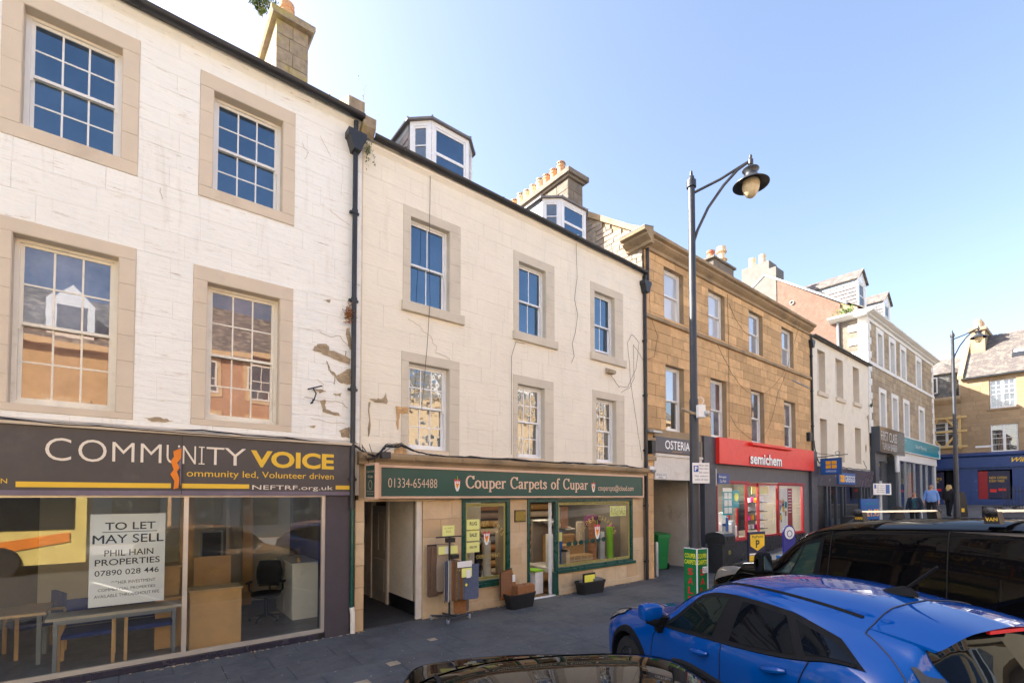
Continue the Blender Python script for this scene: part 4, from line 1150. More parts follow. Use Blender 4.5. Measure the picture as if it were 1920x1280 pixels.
# ================================================================== BUILDING 3: sandstone block, pend and red shop
b3 = thing('sandstone_block', 'honey coloured ashlar block with the red chemist shop below', 'building', (18, 0, gz(18)))
U3 = [(13.08, 14.20, 8.10, 9.76), (15.77, 16.93, 8.10, 9.77), (18.8, 20.0, 8.10, 9.75), (21.8, 23.03, 8.10, 9.76)]
L3 = [(13.13, 14.18, 4.50, 6.61), (15.85, 16.98, 4.50, 6.61), (18.9, 20.03, 4.50, 6.63), (21.93, 23.12, 4.50, 6.56)]
wall('wall', 12.03, 24.88, 4.3, 10.0, .0, .5, U3 + L3, 'mortar', b3)
put('wall_rear', MB().box(12.03, 24.88, 8.8, 9, 0, 10.0), 'mortar', b3)
ashlar(b3, 'stone', 12.05, 24.88, 4.50, 7.86, 0, L3, .33, (.55, 1.2), 'sandstone', gap=.010, proud=.014, pj=.002, c=.005, maxn=180)
ashlar(b3, 'stone', 12.05, 24.88, 7.98, 9.98, 0, U3, .33, (.55, 1.2), 'sandstone', gap=.010, proud=.014, pj=.002, c=.005, maxn=120)
blocks(b3, 'string_stone', 12.04, 24.9, [(0, 7.86), (-.09, 7.88), (-.10, 7.98), (0, 8.0)], 'sandstone_trim', 1.3)
CP3 = [(.0, 9.96), (-.08, 9.98), (-.10, 10.06), (-.2, 10.12), (-.27, 10.18), (-.27, 10.24), (-.37, 10.27), (-.38, 10.36), (.0, 10.46)]
blocks(b3, 'cornice_stone', 11.98, 24.74, CP3, 'sandstone_trim', 1.25)
# cornice returns along the gable
CR = [(12.03, 9.96), (11.93, 9.98), (11.9, 10.06), (11.80, 10.12), (11.72, 10.18), (11.72, 10.24), (11.60, 10.27), (11.58, 10.36), (12.03, 10.46)]
put('cornice_return', MB().prism(CR, -.38, .55, 'y'), 'sandstone_trim', b3)
put('cornice_flashing', MB().prism([(11.57, 10.365), (11.57, 10.38), (12.03, 10.49), (12.03, 10.47)], -.39, .56, 'y'), 'lead', b3)
put('gable_wall', MB().prism([(.0, 8.5), (.0, 10.48), (.35, 10.75), (5.0, 13.9), (9, 11.0), (9, 8.5)], 12.03, 12.5, 'x'), 'mortar', b3)
rr = random.Random(12)
gb = MB(); cnt = 0
y = .02
for z in [8.9 + .17*i for i in range(30)]:
    y = .02
    while y < 5.6:
        l = rr.uniform(.18, .5); ztop = 10.5 + y*.72
        if z + .16 < ztop and not (z < 9.2 + y*.78 - .2 and y < 4.4):
            t = MB().cbox(12.005 - rr.uniform(0, .02), 12.04, y+.006, y+l-.006, z+.006, z+.165, .012, 'x')
            t.v = [(a+rr.uniform(-.006, .006), b+rr.uniform(-.012, .012), c+rr.uniform(-.012, .012)) for a, b, c in t.v]
            put('rubble_stone', t, 'rubble', b3, fixn=False); cnt += 1
        y += l
put('skew', MB().prism([(.05, 10.50), (.05, 10.66), (.4, 10.86), (3.0, 12.72), (3.0, 12.50), (.4, 10.68)], 11.93, 12.45, 'x'), 'sandstone_trim', b3)
roof_slope(b3, 12.5, 24.88, .2, 10.42, 4.6, 13.6)
for i, o in enumerate(U3):
    sash(b3, o[0]+.01, o[1]-.01, o[2], o[3]-.01, .14, 1, 1, 1, 'white_paint', 'pane_blind' if i < 2 else 'pane_curtain', 'pane_white' if i == 0 else None, fw=.06, sw=.05, mid=.5)
    put('window_reveal', MB().box(o[0], o[0]+.01, -.01, .26, o[2], o[3]).box(o[1]-.01, o[1], -.01, .26, o[2], o[3]).box(o[0]+.01, o[1]-.01, -.01, .26, o[3]-.01, o[3]), 'sandstone_trim', b3)
for i, o in enumerate(L3):
    sash(b3, o[0]+.01, o[1]-.01, o[2], o[3]-.01, .16, 1, 1, 1, 'white_paint', ('pane_curtain', 'pane_warm', 'pane_dirty', 'pane_dirty')[i], 'pane_dark' if i == 0 else 'pane_dirty', fw=.06, sw=.05, mid=.48)
    put('window_reveal', MB().box(o[0], o[0]+.01, -.01, .28, o[2], o[3]).box(o[1]-.01, o[1], -.01, .28, o[2], o[3]).box(o[0]+.01, o[1]-.01, -.01, .28, o[3]-.01, o[3]), 'sandstone_trim', b3)
c3 = put('chimney', MB().box(18.6, 20.3, 1.3, 2.2, 11, 12.26).box(18.5, 20.4, 1.22, 2.28, 12.26, 12.34), 'sandstone_dark', b3)
put('chimney_pot', MB().lathe([(.16, 12.34), (.16, 12.62), (.24, 12.64), (.24, 12.68), (.15, 12.72), (.13, 12.98), (.22, 13.0), (.2, 13.22), (.12, 13.22)], (19.85, 1.6, 0), 14), 'buff_clay', c3, smooth=True)
pot(c3, 18.95, 1.6, 12.34, .42, .16, 'red_clay', False)
put('lead_flashing', MB().prism([(20.3, 12.3), (20.9, 11.7), (20.3, 11.7)], 1.4, 2.1, 'y'), 'lead', b3)
downpipe(b3, 24.92, -.07, .2, 9.7, .05)
put('short_downpipe', MB().tube([(12.16, -.07, 8.9), (12.16, -.07, 10.0)], .045, 8), 'black_iron', b3, smooth=True)
put('rainwater_stub', MB().tube([(22.9, -.03, 7.55), (24.8, -.03, 7.45)], .03, 6), 'galv', b3, smooth=True)
cable('cable', [(16.2, -.03, 8.0), (17.0, -.03, 7.3), (17.5, -.03, 6.9), (18.5, -.03, 6.45), (19.8, -.03, 6.5), (21, -.03, 7.1), (22.3, -.03, 8.1), (23.0, -.3, 10.1)], .005, 'cable', b3, wig=.015, sag=.05)
cable('cable', [(17.1, -.03, 9.9), (17.15, -.03, 8.0), (17.1, -.03, 4.6)], .006, 'cable', b3, wig=.006)
cable('cable', [(17.2, -.03, 9.6), (18.1, -.03, 8.9), (19.0, -.03, 8.75)], .005, 'cable', b3, sag=.1)
cable('cable', [(17.2, -.03, 5.4), (18.0, -.03, 4.9), (19.5, -.03, 4.6), (20.5, -.03, 5.4), (21.3, -.03, 6.8), (22.5, -.03, 8.3)], .005, 'cable', b3, sag=.1)
# ground floor: pier, pend, lintel boards
put('ground_wall', MB().box(12.03, 12.42, .0, .5, -.06, 4.3).box(12.42, 15.2, .0, .5, 2.93, 4.3).box(12.03, 24.88, .001, .5, 4.3, 4.5), 'mortar', b3)
ashlar(b3, 'pier_stone', 12.04, 12.42, -.06, 4.45, 0, [], .5, (.4, .5), 'sandstone', gap=.008, proud=.03, pj=.004, maxn=12)
put('pier_cap', MB().cbox(12.0, 12.46, -.12, .02, 3.5, 3.62, .01).cbox(12.0, 12.46, -.10, .02, 4.1, 4.2, .01), 'sandstone_trim', b3)
og = put('restaurant_board', MB().cbox(12.46, 15.1, -.06, -.0, 3.78, 4.27, .006), 'semi_grey', b3)
text('OSTERIA', 13.0, 14.40, 3.90, 4.18, -.063, 'acrylic_white', og, off=.01)
text('BY DANIELE ARTISAN', 13.4, 13.95, 3.82, 3.85, -.063, 'logo_orange', og)
put('board_surround', MB().box(12.42, 15.18, -.04, .0, 4.27, 4.45).box(15.1, 15.2, -.05, .0, 3.72, 4.27), 'mortar', b3)
put('painted_lintel', MB().cbox(12.44, 15.18, -.05, .0, 2.93, 3.66, .006).box(12.44, 15.18, -.09, .0, 3.66, 3.74), 'limewash', b3)
rs = thing('street_name_plate', 'small white street name plate on the painted lintel over the pend', 'sign', (12.5, -.06, 2.95))
put('plate', MB().cbox(12.44, 13.04, -.065, -.052, 2.94, 3.14, .004), 'sign_white', rs)
put('border', MB().add(frame_boxes(12.455, 13.025, 2.955, 3.125, -.068, -.0655, .008)), 'ink', rs)
text('GEORGE INN', 12.50, 12.98, 3.05, 3.10, -.069, 'ink', rs); text('PEND', 12.63, 12.85, 2.975, 3.025, -.069, 'ink', rs)
put('pend_wall', MB().box(12.35, 12.42, .5, 8, -.06, 3.0).box(15.12, 15.2, .5, 2.6, -.06, 3.0).box(14.4, 15.2, 2.6, 2.7, -.06, 3.0).box(14.33, 14.4, 2.6, 8, -.06, 3.0).box(12.35, 15.2, .5, 8, 2.93, 3.0).box(12.4, 14.4, 8, 8.1, -.06, 3), 'render_grey', b3)
put('pend_floor', MB().box(12.42, 15.12, .0, 8, -.06, -.045), 'slab', b3)
cable('crack', [(14.6, 2.59, 2.7), (14.7, 2.58, 2.1), (14.62, 2.58, 1.6), (14.75, 2.58, .9)], .008, 'mortar', b3, wig=.02)
# red shop
put('shop_surround', MB().box(15.2, 15.97, -.12, .3, -.06, 4.48), 'semi_dark', b3)
put('shop_surround', MB().box(24.42, 25.12, -.16, .3, -.06, 4.5), 'semi_dark', b3)
put('shop_wall', MB().box(15.97, 24.42, -.04, .0, 2.97, 3.6).box(15.97, 16.12, -.04, .0, -.06, 2.97).box(23.72, 24.42, -.04, .0, .2, 2.97), 'semi_grey', b3)
sf = put('shop_fascia', MB().box(15.95, 24.44, -.26, -.0, 3.56, 4.48), 'semi_red', b3)
put('light_trough', MB().prism([(-.26, 4.44), (-.42, 4.40), (-.42, 4.34), (-.26, 4.30)], 18.1, 21.7, 'x'), 'semi_red', sf)
tl = text('semichem', 18.15, 20.9, 3.63, 4.06, -.30, 'acrylic_white', sf, off=.028)
tl2 = text('semichem', 18.17, 20.92, 3.62, 4.05, -.285, 'ink', sf, off=.028)
fr = MB()
for (a, b, z) in ((16.13, 18.42, .8), (19.32, 21.14, .8), (21.14, 23.72, .8)):
    fr.add(frame_boxes(a, b, z, 2.93, -.05, .03, .075, .07, .07))
fr.box(16.06, 18.46, -.10, -.05, .76, .83).box(21.1, 23.8, -.10, -.05, .76, .83).box(16.06, 18.46, -.10, -.04, 2.90, 2.98).box(21.1, 23.8, -.10, -.04, 2.90, 2.98)
fr.box(18.42, 19.32, .0, .05, 2.80, 2.93)
rw = put('shop_window', fr, 'frame_red', b3)
for a, b in ((16.2, 18.35), (19.4, 21.07), (21.21, 23.65)):
    put('pane', MB().box(a, b, -.01, -.004, .87, 2.86), 'shop_glass_low', rw)
put('stall_riser', MB().box(16.12, 18.42, -.08, .1, -.06, .76).box(19.3, 23.8, -.06, .1, .1, .80), 'plinth_black', b3)
put('shop_step', MB().box(18.42, 19.32, -.02, 1.2, -.05, .05), 'frame_red', b3)
dr = put('shop_door', frame_boxes(18.5, 19.3, .06, 2.5, .75, .80, .11, .3, .12), 'frame_red', b3)
put('door_glass', MB().box(18.61, 19.19, .77, .776, .36, 2.38), 'shop_glass_low', dr)
put('door_notice', MB().box(18.62, 19.0, .74, .745, .5, .9), 'sign_black', dr); put('door_handle', MB().tube([(18.64, .70, 1.0), (18.64, .70, 1.5)], .02, 6), 'brass', dr)
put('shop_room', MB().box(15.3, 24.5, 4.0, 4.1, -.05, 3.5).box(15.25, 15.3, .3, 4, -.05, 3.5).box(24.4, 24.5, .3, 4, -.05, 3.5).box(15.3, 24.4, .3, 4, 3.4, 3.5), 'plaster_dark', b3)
put('shop_floor', MB().box(15.3, 24.4, .1, 4, -.05, .05), 'office_floor', b3)
put('ceiling_light', MB().box(17, 23, 1.6, 1.72, 3.3, 3.36), mat('tube_light', (1, .95, .85), emit=3.0), b3)
lamp_in('chemist_lighting', 20, 1.2, 3.25, 160, (7, .4), (1, .95, .86))
put('alarm_box', MB().box(24.3, 24.6, -.16, .0, 4.95, 5.35), 'sign_black', b3)
put('alarm_box', MB().box(12.12, 12.3, -.2, -.03, 3.7, 4.1), 'sign_black', b3)
put('junction_hood', MB().prism([(0, 4.45), (-.3, 4.38), (-.3, 4.33), (0, 4.36)], 12.05, 12.5, 'x'), 'galv', b3)
cm = thing('security_camera', 'white dome security camera on the sandstone pier beside the pend', 'camera', (12.2, -.1, 3.2))
put('mount', MB().box(12.1, 12.34, -.12, -.03, 3.22, 3.32), 'sign_white', cm); put('dome', MB().lathe([(.09, 3.22), (.09, 3.17), (.05, 3.12), (.01, 3.10)], (12.22, -.16, 0), 12), 'galv', cm, smooth=True)
# ================================================================== BUILDING 4: low white house over the bakery
b4 = thing('low_white_house', 'low white harled house with deep narrow windows above the grey bakery front', 'building', (29, 0, gz(29)))
U4 = [(25.85, 26.85, 7.48, 9.56), (28.3, 29.4, 7.5, 9.57), (30.95, 32.0, 7.58, 9.58)]
L4 = [(26.0, 26.93, 4.25, 6.20), (28.48, 29.4, 4.18, 6.21), (31.12, 32.1, 4.2, 6.2)]
wall('wall', 25.0, 33.66, 3.8, 10.0, .0, .5, U4 + L4, 'harl_white', b4)
for o in U4 + L4:
    put('window_reveal', MB().box(o[1]-.012, o[1], -.004, .3, o[2], o[3]).box(o[0], o[0]+.012, -.004, .3, o[2], o[3]).box(o[0]+.012, o[1]-.012, -.004, .3, o[3]-.012, o[3]), 'margin_paint', b4)
    sash(b4, o[0]+.012, o[1]-.012, o[2], o[3]-.012, .28, 2, 3, 1, 'white_paint', 'pane_dark', 'pane_white', fw=.06, sw=.05, bar=.03)
    if o[2] > 7: put('sill', MB().cbox(o[0]-.1, o[1]+.15, -.1, .02, o[2]-.2, o[2], .01), 'margin_paint', b4)
put('wall_rear', MB().box(25, 33.66, 8, 8.2, 0, 9), 'mortar', b4)
roof_slope(b4, 24.9, 33.66, -.15, 10.03, 4.0, 12.2)
gutter(b4, 24.95, 33.7, -.16, 10.06, .075)
scar(b4, [(33.2, 7.0), (33.4, 6.8), (33.5, 6.2), (33.55, 5.2), (33.6, 5.0), (33.6, 7.2)], -.004, 'bare_stone')
scar(b4, [(32.8, 5.2), (33.0, 5.4), (33.1, 5.1), (32.9, 4.9)], -.004, 'bare_stone')
gf = put('shop_fascia', MB().prism([(0, 2.9), (-.07, 2.9), (-.17, 3.78), (-.17, 3.82), (0, 3.84)], 25.12, 33.7, 'x'), 'greggs_grey', b4)
put('logo_panel', MB().box(27.85, 30.35, -.19, -.12, 3.02, 3.60), 'bright_blue', gf)
text('GREGGS', 28.75, 30.25, 3.13, 3.47, -.20, 'acrylic_white', gf, off=.03)
for i in range(2):
    for j in range(2): put('logo_square', MB().cbox(28.02+i*.33, 28.31+i*.33, -.215, -.19, 3.12+j*.19, 3.29+j*.19, .01), 'logo_orange', gf)
sh = MB().box(25.12, 33.7, .1, .16, .2, 2.9)
gl = put('shop_front', MB().box(25.15, 25.3, -.04, .1, .3, 2.9).box(26.6, 26.8, -.04, .1, .3, 2.9).box(27.05, 27.2, -.04, .1, .3, 2.9).box(28.0, 28.12, -.02, .1, .3, 2.9).box(28.9, 29.05, -.02, .1, .3, 2.9).box(29.4, 29.5, 0, .1, .3, 2.9).box(31.8, 32.0, -.04, .1, .3, 2.9).box(32.3, 32.5, -.04, .1, .3, 2.9).box(32.9, 33.1, -.04, .1, .3, 2.9).box(33.3, 33.66, -.06, .1, .3, 2.9), 'slate_paint', b4)
for a, b in ((25.3, 26.6), (26.8, 27.05)): put('dark_panel', MB().box(a, b, .06, .1, .3, 2.9), 'black', b4)
for a, b in ((27.2, 28.0), (28.12, 28.9), (29.05, 29.4), (29.5, 31.8), (32.0, 32.3), (32.5, 32.9)): put('pane', MB().box(a, b, .04, .046, .3, 2.9), 'shop_glass', gl)
put('shop_room', MB().box(25.2, 33.5, 3, 3.1, .3, 3.4).box(25.1, 25.2, .2, 3, .3, 3.4).box(33.4, 33.5, .2, 3, .3, 3.4).box(25.2, 33.4, .2, 3, 3.3, 3.4).box(25.2, 33.4, .2, 3, .25, .35), 'plaster_dark', b4)
gsh = MB()
for z in (.9, 1.3, 1.7): gsh.box(27.0, 28.4, .8, 1.3, z, z+.04)
tag(put('drinks_shelf', gsh, 'steel_grey'), 'dark shelving unit just inside the bakery doorway', 'shelf')
hg = thing('hanging_shop_sign', 'square blue hanging sign with four orange squares on an iron bracket', 'sign', (25.4, -.9, 3.4))
put('board', MB().cbox(25.40, 25.46, -1.04, -.22, 3.43, 4.16, .008, 'x'), 'bright_blue', hg)
put('board_edge', MB().add(MB().box(25.385, 25.475, -1.06, -1.04, 3.41, 4.18).box(25.385, 25.475, -.22, -.2, 3.41, 4.18).box(25.385, 25.475, -1.04, -.22, 3.41, 3.43).box(25.385, 25.475, -1.04, -.22, 4.16, 4.18)), 'semi_dark', hg)
for i in range(2):
    for j in range(2):
        put('logo_square', MB().cbox(25.385, 25.40, -.86+i*.24, -.66+i*.24, 3.70+j*.19, 3.86+j*.19, .006, 'x'), 'logo_orange', hg)
textx('GREGGS', -.42, -.84, 3.53, 3.61, 25.392, 'acrylic_white', hg)
put('bracket', MB().tube([(25.42, .0, 4.24), (25.42, -1.3, 4.32)], .018, 6).box(25.39, 25.45, -.05, .0, 3.9, 4.5).tube([(25.42, 0, 4.45), (25.42, -.5, 4.36), (25.42, -.8, 4.29)], .012, 5).tube([(25.42, -.9+.1*math.cos(k*.7), 4.4+.08*math.sin(k*.7)) for k in range(10)], .01, 5).tube([(25.42, -.4, 4.16), (25.42, -.4, 4.26)], .01, 5).tube([(25.42, -.95, 4.16), (25.42, -.95, 4.29)], .01, 5), 'black_iron', hg)
cable('cable', [(24.95, -.1, 5.0), (25.1, -.12, 4.3), (25.5, -.15, 3.95), (27.2, -.12, 3.9), (29.5, -.15, 3.88), (33.7, -.14, 3.9)], .02, 'cable', b4, wig=.03, sag=.04)
cable('cable', [(25.0, -.1, 4.7), (25.3, -.15, 4.05), (26.3, -.2, 3.88), (28.5, -.2, 3.9), (30.5, -.2, 3.7), (32.4, -.15, 4.0), (32.3, -.05, 4.4)], .014, 'cable', b4, wig=.03, sag=.05)
# ================================================================== BUILDING 5: brown random-stone block with white quoins
b5 = thing('corner_block', 'tall brown stone building with white quoins and teal shop sign', 'building', (42, 0, gz(42)))
SU5 = [(35.3, 36.85), (37.97, 39.55), (40.55, 42.15), (44.7, 46.5)]
SL5 = [(35.6, 37.15), (38.27, 39.87), (41.05, 42.68), (45.24, 47.1)]
o5 = [(a+.28, b-.28, 10.5, 12.42) for a, b in SU5] + [(a+.28, b-.28, 6.5, 8.8) for a, b in SL5]
s5 = [(a, b, 10.4, 12.72) for a, b in SU5] + [(a, b, 6.45, 9.06) for a, b in SL5]
wall('wall', 33.7, 50.3, 5.3, 13.0, .0, .5, o5, 'mortar', b5)
ashlar(b5, 'stone', 34.3, 49.8, 6.5, 10.18, 0, s5, .40, (.6, 1.3), 'brown_random', gap=.012, proud=.015, maxn=170)
ashlar(b5, 'stone', 34.3, 49.8, 10.4, 12.78, 0, s5, .40, (.6, 1.3), 'brown_random', gap=.012, proud=.015, maxn=120)
put('string_course', MB().cbox(33.7, 50.3, -.08, .0, 10.18, 10.4, .01), 'quoin_paint', b5)
put('architrave_band', MB().cbox(33.7, 50.3, -.05, .0, 12.78, 13.0, .01), 'quoin_paint', b5)
put('cornice', MB().prism([(.5, 13.0), (-.08, 13.0), (-.1, 13.1), (-.3, 13.16), (-.42, 13.2), (-.42, 13.3), (.5, 13.4)], 33.2, 50.8, 'x').prism([(33.8, 13.0), (33.5, 13.05), (33.2, 13.2), (33.2, 13.3), (33.8, 13.35)], .5, 1.9, 'y'), 'quoin_paint', b5)
dn = MB()
for i in range(90): dn.box(33.6 + i*.19, 33.7 + i*.19, -.2, -.1, 13.0, 13.09)
put('dentils', dn, 'quoin_paint', b5, kind='stuff')
for i in range(17):
    z = 6.1 + i*.41; l = .62 if i % 2 else .38
    if z < 12.8:
        put('quoin', MB().cbox(33.66, 33.7+l, -.035, .0, z+.006, z+.404, .008), 'quoin_paint', b5)
        put('quoin', MB().cbox(50.3-l, 50.34, -.035, .0, z+.006, z+.404, .008), 'quoin_paint', b5)
        put('quoin', MB().cbox(33.63, 33.7, -.03, .95 if i % 2 else .45, z+.006, z+.404, .008, 'x'), 'quoin_paint', b5)
for (a, b), (x0, x1, z0, z1) in zip(SU5+SL5, o5):
    sz = s5[o5.index((x0, x1, z0, z1))]
    put('window_margin', MB().box(a, x0, -.04, .0, sz[2], sz[3]).box(x1, b, -.04, .0, sz[2], sz[3]).box(x0, x1, -.04, .0, z1, sz[3]), 'quoin_paint', b5)
    put('window_reveal', MB().box(x0, x0+.012, -.038, .32, z0, z1).box(x1-.012, x1, -.038, .32, z0, z1).box(x0+.012, x1-.012, -.038, .32, z1-.012, z1), 'quoin_paint', b5)
    sash(b5, x0+.012, x1-.012, z0, z1, .3, 1, 1, 1, 'white_paint', 'pane_curtain', 'pane_curtain', fw=.07, sw=.06)
# gable with red harling and the roof
put('gable_wall', MB().prism([(1.35, 8), (1.35, 14.2), (5.75, 17.5), (11.2, 13.5), (11.2, 8)], 33.7, 34.2, 'x'), 'red_harl', b5)
put('gable_return', MB().prism([(.0, 5), (.0, 13.0), (1.35, 13.9), (1.35, 5)], 33.69, 34.2, 'x'), 'sandstone_dark', b5)
put('wall_rear', MB().box(34, 50.3, 11, 11.3, 0, 13.4).box(50.0, 50.3, .5, 11, 0, 13.3), 'rubble', b5)
put('skew_flashing', MB().prism([(1.0, 14.03), (1.0, 14.17), (5.75, 17.66), (5.75, 17.5)], 33.62, 33.98, 'x').prism([(5.75, 17.5), (5.75, 17.66), (11.2, 13.7), (11.2, 13.5)], 33.62, 33.98, 'x'), 'lead', b5)
put('wall_head', MB().prism([(.5, 13.2), (.5, 13.75), (1.35, 14.25), (1.35, 13.2)], 33.8, 35.5, 'x'), 'lichen_stone', b5)
roof_slope(b5, 33.98, 50.3, -.3, 13.38, 5.75, 17.52, 'slate_warm')
c5 = put('chimney', MB().box(33.66, 34.9, 5.45, 7.3, 15.5, 18.5).box(33.66, 34.9, 5.0, 5.45, 15.5, 17.9), 'chimney_grey', b5)
for yy in (6.1, 6.8): pot(c5, 34.2, yy, 18.5, .75, .22, 'buff_clay', False)
put('gable_vent', MB().lathe([(.10, 33.63), (.14, 33.63), (.14, 33.7), (.10, 33.7)], (0, 4.05, 15.1), 12, 'x', False), 'render_grey', b5)
put('side_downpipe', MB().tube([(33.6, 1.45, 9.5), (33.6, 1.45, 13.0)], .07, 8), 'lead', b5, smooth=True)
plant('tuft of green ferns growing on the white cornice of the corner block', (33.35, .9, 13.35), (.35, .6, .45), 160, .09, 8, 6)
plant('small green weed on the quoins where the low white house ends', (33.6, -.1, 7.6), (.15, .1, .3), 50, .06, 9, 3)
def gdormer(x0, x1, y0, zb, ze, za, lbl):
    xc = (x0+x1)/2
    body = put('dormer', MB().prism([(x0+.04, zb-1.2), (x0+.04, ze), (xc, za-.08), (x1-.04, ze), (x1-.04, zb-1.2)], y0+.03, 5.4, 'y'), 'slate_paint', b5)
    front = MB().prism([(x0, ze), (xc, za-.03), (x1, ze)], y0-.02, y0+.03)
    front.box(x0, x0+.33, y0-.02, y0+.03, zb-.5, ze).box(x1-.33, x1, y0-.02, y0+.03, zb-.5, ze).box(x0+.33, x1-.33, y0-.02, y0+.03, ze-.15, ze)
    put('dormer_front', front, 'white_paint', b5)
    sash(b5, x0+.33, x1-.33, zb-.1, ze-.15, y0+.0, 1, 1, 1, 'white_paint', 'pane_blind', fw=.07, sw=.06)
    put('dormer_roof', MB().prism([(x0-.1, ze-.05), (xc, za), (x1+.1, ze-.05), (x1+.1, ze+.02), (xc, za+.08), (x0-.1, ze+.02)], y0-.15, 5.6, 'y'), 'slate_warm', b5)
    put('cheek_lead', MB().box(x0+.01, x0+.04, y0+.05, 5.4, ze-.3, ze-.03), 'lead', b5)
    z = ze-.3; k = 0
    rest = MB()
    while z > zb-.9:
        y = y0+.05; first = True
        while y < 5.0:
            l = .18 if (k % 2 and first) else .36; first = False
            if z > 13.5 + (y+.3)*.62 - .4:
                put('slate', MB().quad((x0-.01, y+.008, z-.27), (x0-.01, y+l-.008, z-.27+random.uniform(-.012, .012)), (x0+.034, y+l-.008, z), (x0+.034, y+.008, z)).quad((x0+.03, y+.008, z-.27), (x0+.03, y+l-.008, z-.27), (x0-.01, y+l-.008, z-.27), (x0-.01, y+.008, z-.27)), 'slate', b5, fixn=False)
            y += l
        z -= .24; k += 1
gdormer(35.74, 37.45, 1.0, 14.5, 16.25, 17.0, 'a')
gdormer(41.35, 43.05, 1.0, 14.5, 16.25, 17.0, 'b')
# shops under the corner block
bb = put('shop_fascia', MB().box(33.95, 39.2, -.45, -.0, 4.98, 6.48), 'barber_board', b5)
put('fascia_side', MB().box(33.88, 33.95, -.45, 0, 4.98, 6.48), 'slate_paint', bb)
text('FIRST CLASS', 34.1, 37.4, 5.68, 6.22, -.455, 'sign_white', bb, off=-.012); text('TURKISH BARBER', 34.3, 37.4, 5.15, 5.55, -.455, 'sign_white', bb, off=-.012)
tb_ = put('shop_fascia', MB().prism([(0, 5.38), (-.2, 5.38), (-.26, 6.30), (0, 6.42)], 39.22, 50.6, 'x'), 'teal_sign', b5)
put('fascia_trim', MB().box(39.2, 50.7, -.28, -.0, 6.31, 6.38).box(39.2, 50.7, -.25, -.02, 5.32, 5.375).box(50.61, 50.7, -.27, 0, 5.38, 6.3), 'sign_white', tb_)
text('Nuture Pharmacy', 43.0, 46.2, 5.66, 6.0, -.225-.03, 'acrylic_white', tb_, off=-.01)
text('NHS', 50.0, 50.4, 5.7, 6.0, -.255, 'acrylic_white', tb_)
for i, (s, a, b) in enumerate((('Your Local', 39.5, 40.6), ('Pharmacy', 39.5, 40.4), ('Cupar', 39.5, 40.2))): text(s, a, b, 6.12-i*.16, 6.2-i*.16, -.255, 'acrylic_white', tb_)
put('shop_front', MB().box(33.9, 34.6, -.2, .1, 1.0, 4.98).box(34.6, 36.6, -.1, .1, 4.5, 4.98).box(37.6, 38.1, -.3, .1, 1.0, 4.9), 'slate_paint', b5)
put('shop_door', MB().box(36.3, 37.6, .1, .16, 1.0, 4.5), 'slate_paint', b5); put('shop_window', MB().box(34.6, 36.3, .1, .11, 1.0, 4.5), 'pane_dark', b5)
put('shop_band', MB().box(38.1, 50.35, -.1, .0, 4.75, 5.3).box(49.6, 50.3, -.05, .1, 1.2, 4.75), 'sign_white', b5)
pw = MB()
for x in (38.2, 39.7, 41.2, 43.6, 45.6, 47.3, 49.5): pw.box(x, x+.14, -.06, .06, 1.2, 4.75)
pw.box(38.2, 49.6, -.06, .06, 1.15, 1.45)
pf = put('shop_frame', pw, 'galv', b5)
for a, b in ((38.34, 39.7), (39.84, 41.2), (41.34, 43.6), (43.74, 45.6), (45.74, 47.3), (47.44, 49.5)): put('pane', MB().box(a, b, 0, .006, 1.45, 4.75), 'shop_glass', pf)
put('column', MB().lathe([(.35, 1.2), (.35, 4.75)], (44.6, .7, 0), 16), 'sign_white', b5, smooth=True)
put('shop_room', MB().box(38, 50.2, 4, 4.1, 1.1, 5.3).box(37.9, 38, .2, 4, 1.1, 5.3).box(50.1, 50.2, .2, 4, 1.1, 5.3).box(38, 50.1, .2, 4, 5.2, 5.3).box(38, 50.1, .2, 4, 1.05, 1.15), 'plaster', b5)
tag(put('window_poster', MB().box(40.0, 41.0, .03, .04, 1.5, 3.2), 'deep_blue'), 'tall blue and white poster standing in the pharmacy window', 'poster')
tag(put('barber_pole', MB().tube([(37.3, -.45, 3.9), (37.3, -.45, 4.9)], .12, 10), 'sign_white'), 'lit white and blue barber pole beside the barber doorway', 'barber pole')
